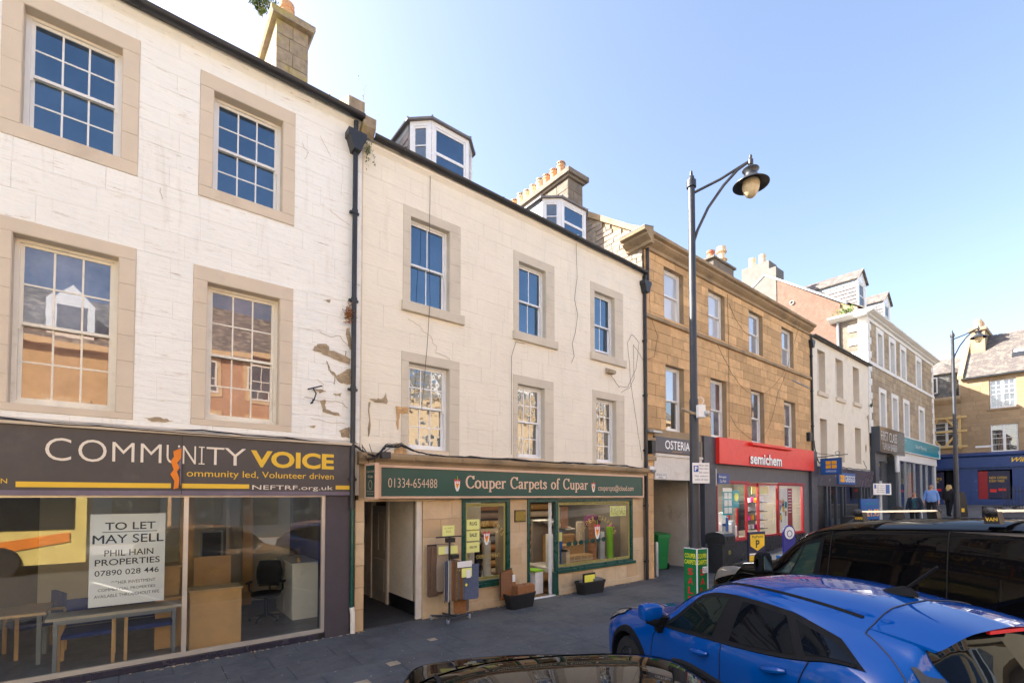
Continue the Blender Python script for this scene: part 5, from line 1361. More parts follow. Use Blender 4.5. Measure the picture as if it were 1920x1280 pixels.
# ================================================================== FAR BUILDING across the end: blue bookmaker (its front looks to -X)
wh = thing('corner_bookmaker_building', 'sunlit sandstone building with a blue shop front closing the street', 'building', (54, 0, 1.7), R(-90), world=False)
ZO = 1.7
def wput(name, mb, m, parent=None, **k):
    mb.v = [(a, b, c-ZO) for a, b, c in mb.v]
    return put(name, mb, m, parent or wh, **k)
_put = put
def with_z(fn):
    global put
    def p2(name, mb, m, parent=None, **k):
        mb.v = [(a, b, c-ZO) for a, b, c in mb.v]
        return _put(name, mb, m, parent, **k)
    put = p2
    try: fn()
    finally: put = _put
def build_wh():
    ow = [(2.80, 4.30, 9.40, 11.68), (2.78, 4.34, 5.92, 8.10), (6.6, 8.1, 9.4, 11.68), (6.6, 8.1, 5.92, 8.1), (10.5, 12, 9.4, 11.68), (10.5, 12, 5.92, 8.1), (-.65, .95, 6.55, 8.65)]
    wall('wall', -6, 16, 5.55, 10.5, .0, .5, ow, 'mortar', wh)
    wall('wall_upper', 1.1, 16, 10.5, 12.1, .0, .5, ow, 'mortar', wh)
    def far_stone(x0, x1, z0, z1):
        rr = random.Random(int(x0*9+z0)); zs = breaks(z0, z1, ow)
        for a, b in zip(zs, zs[1:]):
            n = max(1, round((b-a)/.36))
            for k in range(n):
                for p, q in spans(x0, x1, ow, a+(b-a)*k/n, a+(b-a)*(k+1)/n):
                    x = p
                    while x < q-.01:
                        e = x + rr.uniform(.5, 1.1)
                        if q-e < .35: e = q
                        yield MB().cbox(x+.004, e-.004, -.014-rr.uniform(0, .003), .004, a+(b-a)*k/n+.004, a+(b-a)*(k+1)/n-.004, .005), (x+e)/2
                        x = e
    rest = MB()
    for reg in ((1.1, 16, 5.6, 12.1), (-2, 1.1, 5.6, 10.5)):
        for t, c in far_stone(*reg):
            if c < 5.6: put('stone', t, 'wh_stone', wh, fixn=False)
            else: rest.add(t)
    put('stone_courses', rest, 'wh_stone', wh, kind='stuff')
    put('wall_return', MB().box(1.1, 16, .5, 8, 0, 12.1).box(-6, 1.1, .5, 6, 0, 10.5), 'sandstone_trim', wh)
    for i, o in enumerate(ow):
        for k in range(2):
            a = o[0] + .02 + k*(o[1]-o[0]-.04)/2
            sash(wh, a, a+(o[1]-o[0]-.04)/2, o[2], o[3]-.01, .08, 1 if i else 2, 3, 2, 'white_paint', 'pane_dark', fw=.05, sw=.04, bar=.03)
        put('sill', MB().cbox(o[0]-.15, o[1]+.15, -.12, .0, o[2]-.14, o[2], .01), 'wh_stone', wh)
    put('ledge', MB().prism([(0, 10.1), (-.25, 10.35), (-.35, 10.5), (-.35, 10.65), (0, 10.8)], -4, 1.1, 'x'), 'sandstone_trim', wh)
    # slate turret with conical roof
    tw = MB(); 
    for k in range(14):
        z = 10.7 + k*.16
        if z < 12.8: tw.lathe([(1.32, z), (1.28, z+.155), (1.2, z+.155)], (-.2, 1.4, 0), 28, 'z', False)
    put('turret_slating', tw, 'slate_grey', wh)
    put('turret_roof', MB().lathe([(1.5, 12.8), (1.5, 12.88), (.15, 14.0), (.0, 14.05)], (-.2, 1.4, 0), 28), 'slate_warm', wh, smooth=True)
    put('turret_window', MB().box(-1.05, -.35, .0, .12, 11.2, 12.6), 'white_paint', wh); put('turret_pane', MB().box(-.97, -.43, -.01, .0, 11.28, 12.5), 'pane_dark', wh)
    # roofs
    put('roof', MB().prism([(-.2, 12.14), (4.4, 16.3), (9, 12.14), (9, 12.0), (4.4, 16.15), (-.2, 12.0)], 1.25, 16, 'x'), 'slate_grey', wh)
    rr = random.Random(2)
    sl = MB()
    for k in range(26):
        y = -.2 + k*.18; z = 12.15 + (y+.2)*.904
        x = 1.4 + (.17 if k % 2 else 0)
        while x < 9.5:
            l = .34; dz = .02 + rr.uniform(0, .012)
            sl.quad((x+.008, y-.02, z+dz-.016), (x+l-.008, y-.02, z+dz-.016+rr.uniform(-.008, .008)), (x+l-.008, y+.22, z+.21), (x+.008, y+.22, z+.21)); x += l
    put('roof_slates', sl, 'slate_warm', wh, kind='stuff')
    put('skew', MB().prism([(-.3, 12.1), (-.3, 12.35), (4.4, 16.6), (4.4, 16.3)], .95, 1.3, 'x'), 'wh_stone', wh)
    put('eaves_gutter', MB().box(1.2, 16, -.32, -.18, 12.02, 12.12), 'black_iron', wh)
    put('gable_wall', MB().prism([(0, 10), (0, 12.1), (4.4, 16.2), (8, 12.6), (8, 10)], 1.0, 1.25, 'x'), 'rubble', wh)
    put('lower_roof', MB().prism([(2.5, 10.8), (5.5, 15.2), (8.5, 10.8)], -8, 1.0, 'x'), 'slate_warm', wh)
    c = put('chimney', MB().box(1.45, 2.35, 2.6, 7.2, 13.2, 16.6), 'sandstone_trim', wh)
    put('chimney_cap', MB().box(1.33, 2.47, 2.48, 7.3, 16.6, 16.85), 'sandstone_trim', c)
    for yy, m in ((3.0, 'buff_clay'), (3.7, 'terracotta'), (4.3, 'buff_clay'), (6.6, 'buff_clay')): pot(c, 1.9, yy, 16.85, .75, .27, m, False)
    rl = put('rooflight', MB().prism([(1.35, 13.58), (2.15, 14.3), (2.15, 14.42), (1.35, 13.7)], 4.0, 4.9, 'x'), 'black_iron', wh)
    put('pane', MB().prism([(1.42, 13.74), (2.08, 14.34), (2.08, 14.36), (1.42, 13.76)], 4.08, 4.82, 'x'), 'pane_white', rl)
    dm = put('dormer', MB().box(6.4, 8.2, .9, 3, 12.8, 14.6), 'white_paint', wh)
    put('pane', MB().box(6.75, 7.2, .88, .9, 13.3, 14.3).box(7.35, 7.8, .88, .9, 13.3, 14.3), 'pane_curtain', dm)
    put('dormer_roof', MB().prism([(6.2, 14.6), (7.3, 15.2), (8.4, 14.6)], .7, 4, 'y'), 'slate_grey', wh)
    # blue shop front
    put('fascia_cornice', MB().prism([(0, 5.55), (-.3, 5.58), (-.42, 5.68), (-.42, 5.76), (0, 5.95)], -6, 16, 'x'), 'wh_blue', wh)
    f_ = put('shop_fascia', MB().box(-6, 16, -.25, 0, 4.85, 5.55), 'wh_blue', wh)
    put('fascia_moulding', MB().box(-6, 16, -.3, 0, 4.70, 4.84), 'wh_blue', f_)
    text('William', 3.95, 5.45, 5.05, 5.42, -.27, 'sign_yellow', f_, off=.03, shear=.4); put('logo_hill', MB().box(5.55, 7.0, -.28, -.25, 5.05, 5.42), 'sign_white', f_)
    text('HILL', 5.75, 6.8, 5.12, 5.36, -.29, 'wh_blue', f_, off=.02)
    wo = [(-2.2, .55, 1.75, 4.55), (2.0, 3.95, 1.75, 4.5), (4.75, 6.8, 1.75, 4.5), (8, 10, 1.75, 4.5)]
    wall('shop_wall', -6, 16, 1.6, 4.70, -.1, .0, wo, 'wh_blue', wh)
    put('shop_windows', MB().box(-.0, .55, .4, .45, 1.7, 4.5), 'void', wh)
    for a, b in ((-2.2, -.1), (2.55, 3.8), (5.4, 6.7), (8.2, 9.8)):
        p_ = put('window_poster', MB().box(a, b, .1, .14, 2.2, 4.4), 'pay_dark', wh)
        text('NEW OFFERS', a+.1, b-.15, 3.75, 3.95, .095, 'sign_yellow', p_); text('EVERY WEEK', a+.1, b-.3, 3.5, 3.68, .095, 'sign_yellow', p_)
        put('poster_art', MB().box(a+.12, a+.5, .09, .1, 2.7, 2.95).box(a+.6, b-.2, .09, .1, 2.8, 3.0), 'semi_red', p_)
    put('window_side', MB().box(2.0, 2.55, .05, .1, 1.9, 4.4).box(4.75, 5.4, .05, .1, 1.9, 4.4), 'frame_red', wh)
    put('stall_riser', MB().box(2.0, 3.95, -.04, .05, 1.7, 2.15).box(4.75, 6.8, -.04, .05, 1.7, 2.15).box(-2.2, -.1, -.04, .05, 1.7, 2.15), 'wh_blue', wh)
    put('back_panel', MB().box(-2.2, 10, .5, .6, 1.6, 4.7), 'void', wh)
    for a, b in ((.85, 1.65), (4.1, 4.55), (7.0, 7.6)):
        for z0, z1 in ((2.2, 3.35), (3.55, 4.2)):
            put('panel_moulding', frame_boxes(a, b, z0, z1, -.125, -.1, .04), 'wh_blue', wh)
    # timber shoring round the first floor window
    t_ = MB()
    for z in (6.42, 7.7, 8.85): t_.box(-1.6, 1.5, -.5, -.38, z, z+.16)
    for x in (-1.2, .95): t_.box(x, x+.16, -.37, -.2, 6.3, 9.1)
    for (a, b), (c_, d) in (((-1.0, 7.85), (-.35, 8.85)), ((.9, 7.85), (.2, 8.85)), ((-1.0, 7.65), (-.2, 6.58)), ((.9, 7.65), (.1, 6.58))):
        t_.tube([(a, -.3, b), (c_, -.3, d)], .075, 4)
    put('timber_shoring', t_, 'timber', wh)
    put('name_plate', MB().box(1.9, 2.85, -.03, -.016, 6.32, 6.48), 'sign_white', wh)
with_z(build_wh)
# ================================================================== OPPOSITE SIDE OF THE STREET (seen in the window and car reflections)
def opp(x0, x1, ze, zr, m, label, nwin, dorm, shop='wh_blue'):
    Y0 = -22.5
    t = thing('terrace_building', label, 'building', ((x0+x1)/2, Y0, gz(x0)), 0)
    put('wall', MB().box(x0, x1, Y0-9, Y0, -.1, ze), m, t)
    put('cornice', MB().box(x0, x1, Y0, Y0+.35, ze-.3, ze), 'opp_trim', t)
    put('roof', MB().prism([(Y0+.2, ze), (Y0-4.5, zr), (Y0-9, ze)], x0, x1, 'x'), 'slate_grey', t)
    put('shop_front', MB().box(x0+.4, x1-.4, Y0, Y0+.15, 3.2, 4.0), shop, t)
    put('shop_wall', MB().box(x0+.1, x1-.1, Y0, Y0+.05, 0, 3.2), 'slate_paint', t)
    d = (x1-x0)/nwin
    for i in range(nwin):
        xc = x0 + d*(i+.5)
        for z in (5.0, 8.2):
            if z + 2 > ze - .4: continue
            f = put('window', MB().add(frame_boxes(xc-.65, xc+.65, z, z+2.0, Y0, Y0+.06, .1)).box(xc-.55, xc+.55, Y0, Y0+.05, z+.97, z+1.03).box(xc-.02, xc+.02, Y0, Y0+.04, z+.1, z+.97).box(xc-.02, xc+.02, Y0, Y0+.04, z+1.03, z+1.9), 'white_paint', t)
            put('pane', MB().box(xc-.55, xc+.55, Y0, Y0+.02, z+.1, z+1.9), 'pane_dark', f)
            put('window_margin', MB().add(frame_boxes(xc-.85, xc+.85, z-.2, z+2.2, Y0, Y0+.04, .2)), 'opp_trim', t)
        put('shop_window', MB().box(xc-d*.35, xc+d*.35, Y0+.05, Y0+.08, .7, 3.0), 'pane_dark', t)
        if dorm and i % dorm == 0:
            q = put('dormer', MB().prism([(xc-.8, ze+.2), (xc-.8, ze+2.0), (xc, ze+2.9), (xc+.8, ze+2.0), (xc+.8, ze+.2)], Y0-3.4, Y0-.3, 'y'), 'white_paint', t)
            put('pane', MB().box(xc-.5, xc+.5, Y0-.3, Y0-.27, ze+.6, ze+1.9), 'pane_dark', q)
    put('chimney', MB().box(x1-1.0, x1-.1, Y0-6, Y0-3, zr-1.5, zr+1.8), 'opp_trim', t)
opp(-34, -19, 10.2, 14.0, 'opp_trim', 'pale stone terrace far along the opposite side', 6, 3)
opp(-19, -9.5, 10.6, 14.3, 'opp_stone', 'sandstone building opposite with two dormers and a green shop front', 4, 2, 'green_sign')
opp(-9.5, 1.5, 10.0, 13.6, 'opp_stone', 'sandstone building directly opposite the empty shop with white dormers', 4, 2, 'plinth_black')
opp(1.5, 13, 10.8, 14.6, 'opp_pink', 'reddish sandstone building with a heavy cornice opposite the carpet shop', 4, 0, 'frame_red')
opp(13, 27, 9.6, 13.2, 'opp_trim', 'pale building opposite the honey coloured block', 5, 2)
opp(27, 50, 10.8, 14.8, 'opp_stone', 'long sandstone building opposite the corner block', 8, 3)
# bus, mirrored in the empty shop window
bus = thing('bus', 'cream single deck bus with dark windows and red swoosh stopped across the road', 'bus', (-6.5, -13.6, -.13))
put('body', MB().cbox(-11.5, -1.2, -14.9, -12.4, .25, 3.0, .08, 'z'), 'bus_cream', bus)
put('window_band', MB().box(-11.3, -1.5, -12.42, -12.37, 1.35, 2.55), 'bus_dark', bus)
put('swoosh', MB().prism([(-4.6, .5), (-3.2, 1.0), (-1.6, 1.25), (-1.6, .95), (-3.0, .7), (-4.0, .4)], -12.37, -12.36), 'orange_rip', bus)
for x in (-9.6, -3.2):
    put('wheel', MB().lathe([(.1, -12.3), (.48, -12.3), (.5, -12.36), (.5, -12.6)], (x, 0, .36), 20, 'y'), 'tyre', bus)
text('MOFFAT & WILLIAMSON', -5.0, -8.6, .98, 1.18, -12.36, 'ink', bus)
# ================================================================== EMPTY SHOP: things inside the window
def flat(x0, x1, y0, y1, z0, z1): return MB().box(x0, x1, y0, y1, z0, z1)
po = thing('to_let_poster', 'white TO LET MAY SELL board leaning in the empty shop window', 'poster', (-.03, .3, .74))
put('board', MB().box(-.47, .39, .26, .27, .87, 2.18), 'paper', po)
for s, a, b, z0, z1, o in (('TO LET', -.31, .27, 1.95, 2.06, .012), ('MAY SELL', -.435, .365, 1.76, 1.88, 0), ('MAY SELL', -.441, .371, 1.76, 1.88, 0), ('MAY SELL', -.438, .368, 1.757, 1.883, 0), ('PHIL HAIN', -.31, .25, 1.575, 1.665, .008), ('PROPERTIES', -.41, .33, 1.445, 1.535, .008), ('07890 028 446', -.41, .32, 1.30, 1.38, .006), ('OTHER INVESTMENT', -.23, .28, 1.17, 1.215, 0), ('COMMERCIAL PROPERTIES', -.37, .28, 1.08, 1.12, 0), ('AVAILABLE THROUGHOUT FIFE', -.41, .33, .99, 1.035, 0)):
    text(s, a, b, z0, z1, .2585, 'ink', po, off=o)
put('underline', MB().box(-.34, .29, .2585, .26, 1.915, 1.925), 'ink', po)
put('label_strip', MB().box(-.40, -.16, .256, .258, 1.14, 1.2), 'sign_white', po)
tb = thing('folding_table', 'narrow table with grey metal legs carrying the to-let board', 'table', (-.1, .45, .035))
put('table_top', MB().cbox(-.90, .62, .24, .68, .74, .78, .006, 'z'), 'table_top', tb)
put('rail', MB().box(-.82, .54, .26, .29, .68, .739).box(-.82, .54, .62, .65, .68, .739), 'steel_grey', tb)
for x in (-.82, .50):
    for y in (.26, .61): put('leg', MB().box(x, x+.045, y, y+.04, .035, .739 if y > .5 else .68), 'steel_grey', tb)
def stack_chair(x, y, rz, label, arms=True):
    t = thing('reception_chair', label, 'chair', (x, y, .035), R(rz), 'beech framed chairs in the empty shop', world=False)
    put('seat', MB().cbox(-.27, .27, -.27, .27, .42, .48, .015, 'z'), 'navy_fabric', t)
    put('backrest', MB().box(-.26, .26, .24, .29, .50, .88), 'navy_fabric', t)
    for sx in (-1, 1):
        for sy in (-1, 1): put('leg', MB().box(sx*.29-.02, sx*.29+.02, sy*.27-.02, sy*.27+.02, 0, .64), 'beech', t)
        if arms: put('armrest', MB().tube([(sx*.29, -.30, .60), (sx*.29, -.26, .655), (sx*.29, 0, .68), (sx*.29, .26, .66)], .022, 6), 'beech', t, smooth=True)
    return t
stack_chair(-.48, .62, 0, 'left blue seated chair tucked under the table with the to-let board', False)
stack_chair(.24, .62, 0, 'right blue seated chair tucked under the table with the to-let board', False)
stack_chair(-1.15, 1.7, -70, 'wooden armchair with curved arms behind the left of the empty shop')
tb2 = thing('side_table', 'brown topped table at the far left of the empty shop', 'table', (-1.5, 1.3, .035))
put('table_top', MB().cbox(-2.4, -.95, .85, 1.6, .74, .78, .006, 'z'), 'desk_top', tb2)
for x, y in ((-2.3, .9), (-1.05, .9), (-1.05, 1.5), (-2.3, 1.5)): put('leg', MB().box(x, x+.05, y, y+.05, .035, .74), 'steel_grey', tb2)
rc = thing('reception_desk', 'beech reception counter with a raised ledge in the empty shop', 'desk', (1.0, .9, .035))
put('cabinet', MB().box(.72, 1.42, .22, .62, .035, .93), 'beech', rc); put('cabinet_top', MB().cbox(.70, 1.44, .20, .64, .931, .965, .005, 'z'), 'desk_top', rc)
put('desk_top', MB().prism([(.3, .64), (1.35, .64), (1.5, 1.4), (.3, 1.5)], .80, .83, 'z'), 'desk_top', rc)
put('ledge', MB().box(.05, .62, .85, 1.3, .83, 1.28), 'beech', rc); put('ledge_top', MB().cbox(.02, .66, .80, 1.34, 1.281, 1.31, .005, 'z'), 'desk_top', rc)
put('modesty_panel', MB().box(.3, .72, .66, .70, .035, .8).box(.9, 1.5, 1.9, 1.94, .035, 1.3), 'beech', rc)
oc = thing('office_chair', 'black swivel office chair on castors in the empty shop', 'chair', (2.05, 1.55, .035), R(155), world=False)
put('seat', MB().lathe([(.02, .46), (.24, .46), (.27, .49), (.26, .54), (.02, .55)], n=20), 'black_fabric', oc, smooth=True)
bk = MB(); 
bk.grid(lambda u, v: ((u-.5)*.46*(1-.25*abs(v-.5)**2*4), -.24-.05*math.cos((u-.5)*3), .62+v*.5), 8, 8); bk.grid(lambda u, v: ((u-.5)*.46*(1-.25*abs(v-.5)**2*4), -.19-.05*math.cos((u-.5)*3), .62+v*.5), 8, 8)
bk.prism([(-.21, .66), (.21, .66), (.22, .9), (.19, 1.1), (-.19, 1.1), (-.22, .9)], -.28, -.21)
put('backrest', bk, 'black_fabric', oc, smooth=True)
put('column', MB().tube([(0, 0, .1), (0, 0, .46)], .03, 8).tube([(0, -.05, .46), (0, -.26, .5), (0, -.27, .7)], .02, 6), 'black', oc, smooth=True)
for k in range(5):
    a = 2*math.pi*k/5
    put('leg', MB().tube([(0, 0, .12), (math.cos(a)*.28, math.sin(a)*.28, .07)], [.03, .018], 6), 'black', oc)
    put('castor', MB().lathe([(.0, -.02), (.03, -.02), (.03, .02), (0, .02)], (math.cos(a)*.28, math.sin(a)*.28, .03), 8, 'x'), 'black', oc)
for sx in (-1, 1): put('armrest', MB().tube([(sx*.22, .0, .5), (sx*.30, 0, .6), (sx*.30, .02, .72)], .018, 6).box(sx*.30-.03, sx*.30+.03, -.12, .14, .72, .75), 'black', oc)
wc = thing('white_cabinet', 'white low cabinet against the right wall of the empty shop', 'cabinet', (2.6, 1.7, .035))
put('carcass', MB().box(2.45, 2.95, 1.2, 2.5, .035, 1.1), 'white_paint', wc); put('worktop', MB().cbox(2.42, 2.96, 1.17, 2.52, 1.101, 1.13, .004, 'z'), 'white_paint', wc)
put('door', MB().cbox(2.44, 2.45, 1.22, 1.83, .1, 1.08, .004, 'x').cbox(2.44, 2.45, 1.87, 2.48, .1, 1.08, .004, 'x'), 'white_paint', wc)
cu = thing('reed_diffuser', 'small glass reed diffuser standing on the white cabinet', 'diffuser', (2.6, 1.4, 1.13))
put('bottle', MB().lathe([(.035, 1.13), (.035, 1.19), (.012, 1.21), (.012, 1.23)], (2.6, 1.4, 0), 10), 'desk_top', cu); put('reed', MB().tube([(2.6, 1.4, 1.2), (2.56, 1.4, 1.4)], .003, 4).tube([(2.6, 1.4, 1.2), (2.64, 1.42, 1.4)], .003, 4).tube([(2.6, 1.4, 1.2), (2.6, 1.36, 1.41)], .003, 4), 'tan_carpet', cu)
wb = thing('wall_shelf', 'dark display board leaning at the back of the empty shop', 'board', (1.2, 2.9, .035)); put('panel', MB().box(1.1, 1.45, 2.8, 2.85, .035, 1.7), 'black', wb); put('frame', MB().add(frame_boxes(1.08, 1.47, .035, 1.72, 2.78, 2.8, .03)), 'steel_grey', wb)
# ================================================================== CARPET SHOP: display behind the glass
def roll(x, y, z0, z1, r, m, label, group='standing carpet rolls in the shop windows', rings=None, lean=0):
    t = thing('carpet_roll', label, 'carpet roll', (x, y, z0), 0, group)
    pr = [(r*.9, z0), (r, z0+.03)]
    if rings:
        n = int((z1-z0)/rings)
        for k in range(1, n): pr += [(r, z0+k*rings-.006), (r*.965, z0+k*rings), (r, z0+k*rings+.006)]
    pr += [(r, z1-.02), (r*.95, z1), (r*.3, z1-.01), (r*.28, z1-.06), (.01, z1-.06)]
    put('roll', MB().lathe(pr, (x, y, 0), 20), m, t, smooth=True)
    return t
zf = .56
roll(5.85, .75, .5, 1.35, .13, 'grey_carpet', 'dark grey carpet roll at the left of the small carpet shop window')
roll(6.14, .62, .5, 1.32, .12, 'white_wool', 'ribbed pale grey carpet roll in the small carpet shop window', rings=.07)
st = roll(6.42, .72, .5, 1.28, .12, 'black_fabric', 'black roll with mauve bands in the small carpet shop window')
for z in (.62, .8, .98): put('band', MB().lathe([(.121, z), (.123, z+.01), (.123, z+.04), (.121, z+.05)], (6.42, .72, 0), 20, 'z', False), 'pillar_violet', st, smooth=True)
roll(6.64, .62, .5, 1.36, .10, 'white_wool', 'smooth white carpet roll at the right of the small carpet shop window')
rg = thing('folded_rugs', 'pile of dark folded rugs on a stand in the small carpet shop window', 'rugs', (6.35, .95, 1.4))
for k, m in enumerate(('grey_carpet', 'rust_carpet', 'navy_fabric', 'tan_carpet')): put('rug', MB().cbox(6.18, 6.62, .85, 1.15, 1.4+k*.045, 1.44+k*.045, .01, 'z'), m, rg)
put('stand', MB().box(6.16, 6.64, .84, 1.16, 1.36, 1.4), 'black', rg)
yn = tag(put('yellow_notice', MB().box(6.3, 6.48, .80, .81, 1.58, 1.76), 'yellow_paper'), 'plain yellow notice above the folded rugs in the small window', 'notice')
for i, s in enumerate(('RUG', 'SALE!', '50% OFF')):
    n = thing('sale_notice', f"pale yellow sheet reading {s} in the small carpet shop window", 'notice', (5.84, .03, 1.9-i*.25), 0, 'rug sale sheets stuck in the small window')
    put('sheet', MB().box(5.68, 6.02, .026, .030, 1.70-i*.25, 1.92-i*.25), 'lime_paper', n)
    text(s, 5.76, 5.95, 1.79-i*.25, 1.87-i*.25 if i < 2 else 1.84-i*.25, .0245, 'ink', n, off=.02)
roll(8.62, .55, zf, 1.42, .10, 'white_wool', 'patterned cream roll at the left of the large carpet shop window')
roll(10.48, .72, zf, 1.72, .12, 'rust_carpet', 'tall rust and cream patterned roll in the large carpet shop window', rings=.12)
roll(10.22, .95, zf, 1.68, .13, 'beige_carpet', 'tall beige roll behind the patterned one in the large carpet shop window')
roll(10.76, .62, zf, 1.38, .10, 'galv', 'light grey roll in the large carpet shop window')
roll(10.95, .85, zf, 1.50, .13, 'grey_carpet', 'dark grey roll in the large carpet shop window')
roll(11.12, .6, zf, 1.52, .10, 'lime_carpet', 'bright lime green roll at the right of the large carpet shop window')
roll(11.33, .75, zf, 1.55, .09, 'pink_carpet', 'bright pink roll at the right end of the large carpet shop window')
sg = thing('shaggy_bundle', 'dark purple shaggy carpet bundle above the grey rolls in the large window', 'carpet bundle', (10.9, 1.1, 1.5))
put('bundle', MB().lathe([(.02, 1.45), (.22, 1.5), (.27, 1.65), (.2, 1.82), (.02, 1.86)], (10.95, 1.15, 0), 14), 'purple_carpet', sg, smooth=True)
cs = thing('carpeted_steps', 'stepped display covered in tan plaid carpet in the large window', 'display', (9.6, .9, zf))
for k, (y0, y1, z) in enumerate(((.35, .7, .82), (.7, 1.05, 1.08), (1.05, 1.4, 1.34))):
    put('step', MB().cbox(9.15, 10.1, y0, y1, zf, z, .03, 'z'), 'tan_carpet', cs)
put('plaid_line', MB().add(MB().box(9.35, 9.37, .346, .35, zf, .8).box(9.6, 9.62, .346, .35, zf, .8).box(9.85, 9.87, .346, .35, zf, .8).box(9.15, 10.1, .346, .348, .68, .70)), 'beige_carpet', cs)
put('timber_end', MB().box(9.0, 9.12, .3, .5, zf, 1.0).box(9.0, 9.06, .3, 1.0, .95, 1.0), 'tan_wallpanel', cs)
bs = thing('fringed_rug_stack', 'heap of pale folded rugs high in the middle of the large window', 'rugs', (9.3, 1.3, 1.4))
rr = random.Random(8)
for k in range(7):
    a = 8.8 + .16*k; q = MB().cbox(a, a+.4, 1.1, 1.45, 1.72-.045*k, 1.76-.045*k, .01, 'z'); put('rug', q, ('white_wool', 'galv', 'beige_carpet')[k % 3], bs)
put('support', MB().box(8.8, 10.2, 1.42, 1.5, zf, 1.75), 'plaster_dark', bs)
ov = thing('oval_tags', 'row of small dark green oval tags hung across the large window', 'tags', (9.6, .2, 1.2))
for k in range(7):
    put('tag', MB().lathe([(.0, .2), (.085, .2), (.085, .207), (0, .207)], (0, 0, 0), 16, 'y').xf(Matrix.Translation((9.0+k*.23, 0, 1.17+.008*k)) @ Matrix.Diagonal((1.1, 1, .75, 1))), 'green_paint', ov)
put('cord', MB().tube([(8.9, .21, 1.2), (10.5, .21, 1.25)], .004, 4), 'black', ov)
bb_ = thing('blue_display_board', 'blue display board with a yellow notice at the left of the large window', 'display', (8.9, .5, zf))
put('board', MB().box(8.75, 9.05, .5, .54, zf, 1.5), 'bright_blue', bb_); put('notice', MB().box(8.80, 9.03, .49, .50, 1.22, 1.46), 'lime_paper', bb_); put('leaflet', MB().prism([(8.73, .9), (8.82, .7), (8.9, .72), (8.78, 1.4), (8.72, 1.4)], .46, .47), 'paper', bb_)
for i, (x, m) in enumerate(((8.75, 'rust_carpet'), (8.58, 'beige_carpet'))):
    tag(put('hanging_sample', MB().box(x, x+.25*(1-i*.4), .25, .26, 1.6, 2.15), m), ('tartan sample hung at the upper left of the large window', 'pale sample hung at the extreme upper left of the large window')[i], 'fabric sample')
for i, s in enumerate(('RUG', 'SALE')):
    n = thing('window_notice', f'yellow green sheet reading {s} at the top right of the large window', 'notice', (10.6+.3*i, .05, 1.95)); put('sheet', MB().box(10.50+i*.36, 10.84+i*.36, .07, .075, 1.86, 2.15), 'lime_paper', n); text(s, 10.54+i*.36, 10.8+i*.36, 1.9, 2.11, .0685, 'gold_film', n)
# things at the doorway
hy = thing('hydro_stone_sign', 'blue HYDRO STONE floor sign just inside the carpet shop door', 'sign', (7.9, .7, -.04))
put('panel', MB().box(7.55, 8.0, .55, .58, -.035, .42), 'bright_blue', hy); text('HYDRO', 7.58, 7.85, .22, .33, .548, 'sign_white', hy); text('STONE', 7.68, 7.97, .08, .19, .548, 'sign_white', hy)
put('lean_panel', MB().prism([(7.75, .42), (7.9, 1.05), (8.1, 1.05), (8.1, .42)], .75, .78), 'deep_blue', hy)
pl = thing('grass_topped_plinth', 'white plinth with a strip of artificial grass inside the door', 'plinth', (8.1, .55, -.04))
put('plinth', MB().box(7.95, 8.21, .35, .75, -.035, .52), 'upvc', pl); put('grass', MB().box(7.9, 8.22, .32, .78, .521, .56), 'lime_carpet', pl)
roll(8.1, 1.15, -.04, 1.45, .11, 'grey_carpet', 'dark tartan roll standing inside the carpet shop door', 'rolls inside the carpet shop door')
roll(7.5, 1.2, -.04, 1.5, .14, 'beige_carpet', 'beige roll at the left inside the carpet shop door', 'rolls inside the carpet shop door')
rk = thing('roll_rack', 'tall rack of horizontal carpet rolls at the back of the carpet shop', 'rack', (8, 3.0, -.04))
for k in range(9):
    for j in range(4): put('roll', MB().tube([(7.0+j*1.0, 3.0, .15+k*.24), (7.95+j*1.0, 3.0, .15+k*.24)], .10, 8), ('tan_carpet', 'rust_carpet', 'beige_carpet', 'brown_carpet', 'grey_carpet')[(k*3+j*2) % 5], rk, smooth=True)
# ---------------------------------------------------------------- display rack on wheels outside
rk = thing('sample_rack', 'black wheeled display rack hung with carpet samples on the pavement', 'display rack', (5.0, -.35, gz(5)))
fm = MB().tube([(5.02, -.36, .05), (5.02, -.36, 1.62)], .022, 8)
fm.box(4.72, 5.3, -.37, -.34, 1.60, 1.625).box(4.66, 5.22, -.12, -.09, 1.42, 1.45).box(4.66, 4.69, -.12, -.09, .45, 1.45)
put('upright', fm, 'black_iron', rk)
put('base', MB().tube([(4.72, -.12, .03), (5.02, -.36, .03), (5.02, -.36, .03)], .02, 6).tube([(4.82, -.62, .03), (5.42, -.50, .03)], .02, 6).tube([(5.02, -.1, .03), (5.1, -.58, .03)], .02, 6), 'black_iron', rk)
for x, y in ((4.74, -.13), (4.84, -.61), (5.40, -.51)):
    w_ = put('castor', MB().lathe([(.0, -.015), (.035, -.015), (.04, 0), (.035, .015), (0, .015)], (x, y, -.02), 12, 'x'), 'galv', rk, smooth=True); put('fork', MB().box(x-.025, x+.025, y-.02, y+.02, .005, .04), 'galv', w_)
def sample(x, y, w_, z0, z1, m, yaw=0, th=.02):
    q = MB(); r = .05
    pts = [(-w_/2, z1), (-w_/2, z0+r), (-w_/2+r*.3, z0+r*.3), (-w_/2+r, z0), (w_/2-r, z0), (w_/2-r*.3, z0+r*.3), (w_/2, z0+r), (w_/2, z1)]
    q.prism(pts, -th/2, th/2); q.xf(Matrix.Translation((x, y, 0)) @ Matrix.Rotation(R(yaw), 4, 'Z'))
    return put('sample', q, m, rk)
sample(4.78, -.12, .28, .40, 1.42, 'brown_carpet', 8); sample(4.86, -.16, .30, .44, 1.40, 'brown_carpet', 5); sample(5.02, -.2, .4, .5, 1.45, 'beige_carpet', 0)
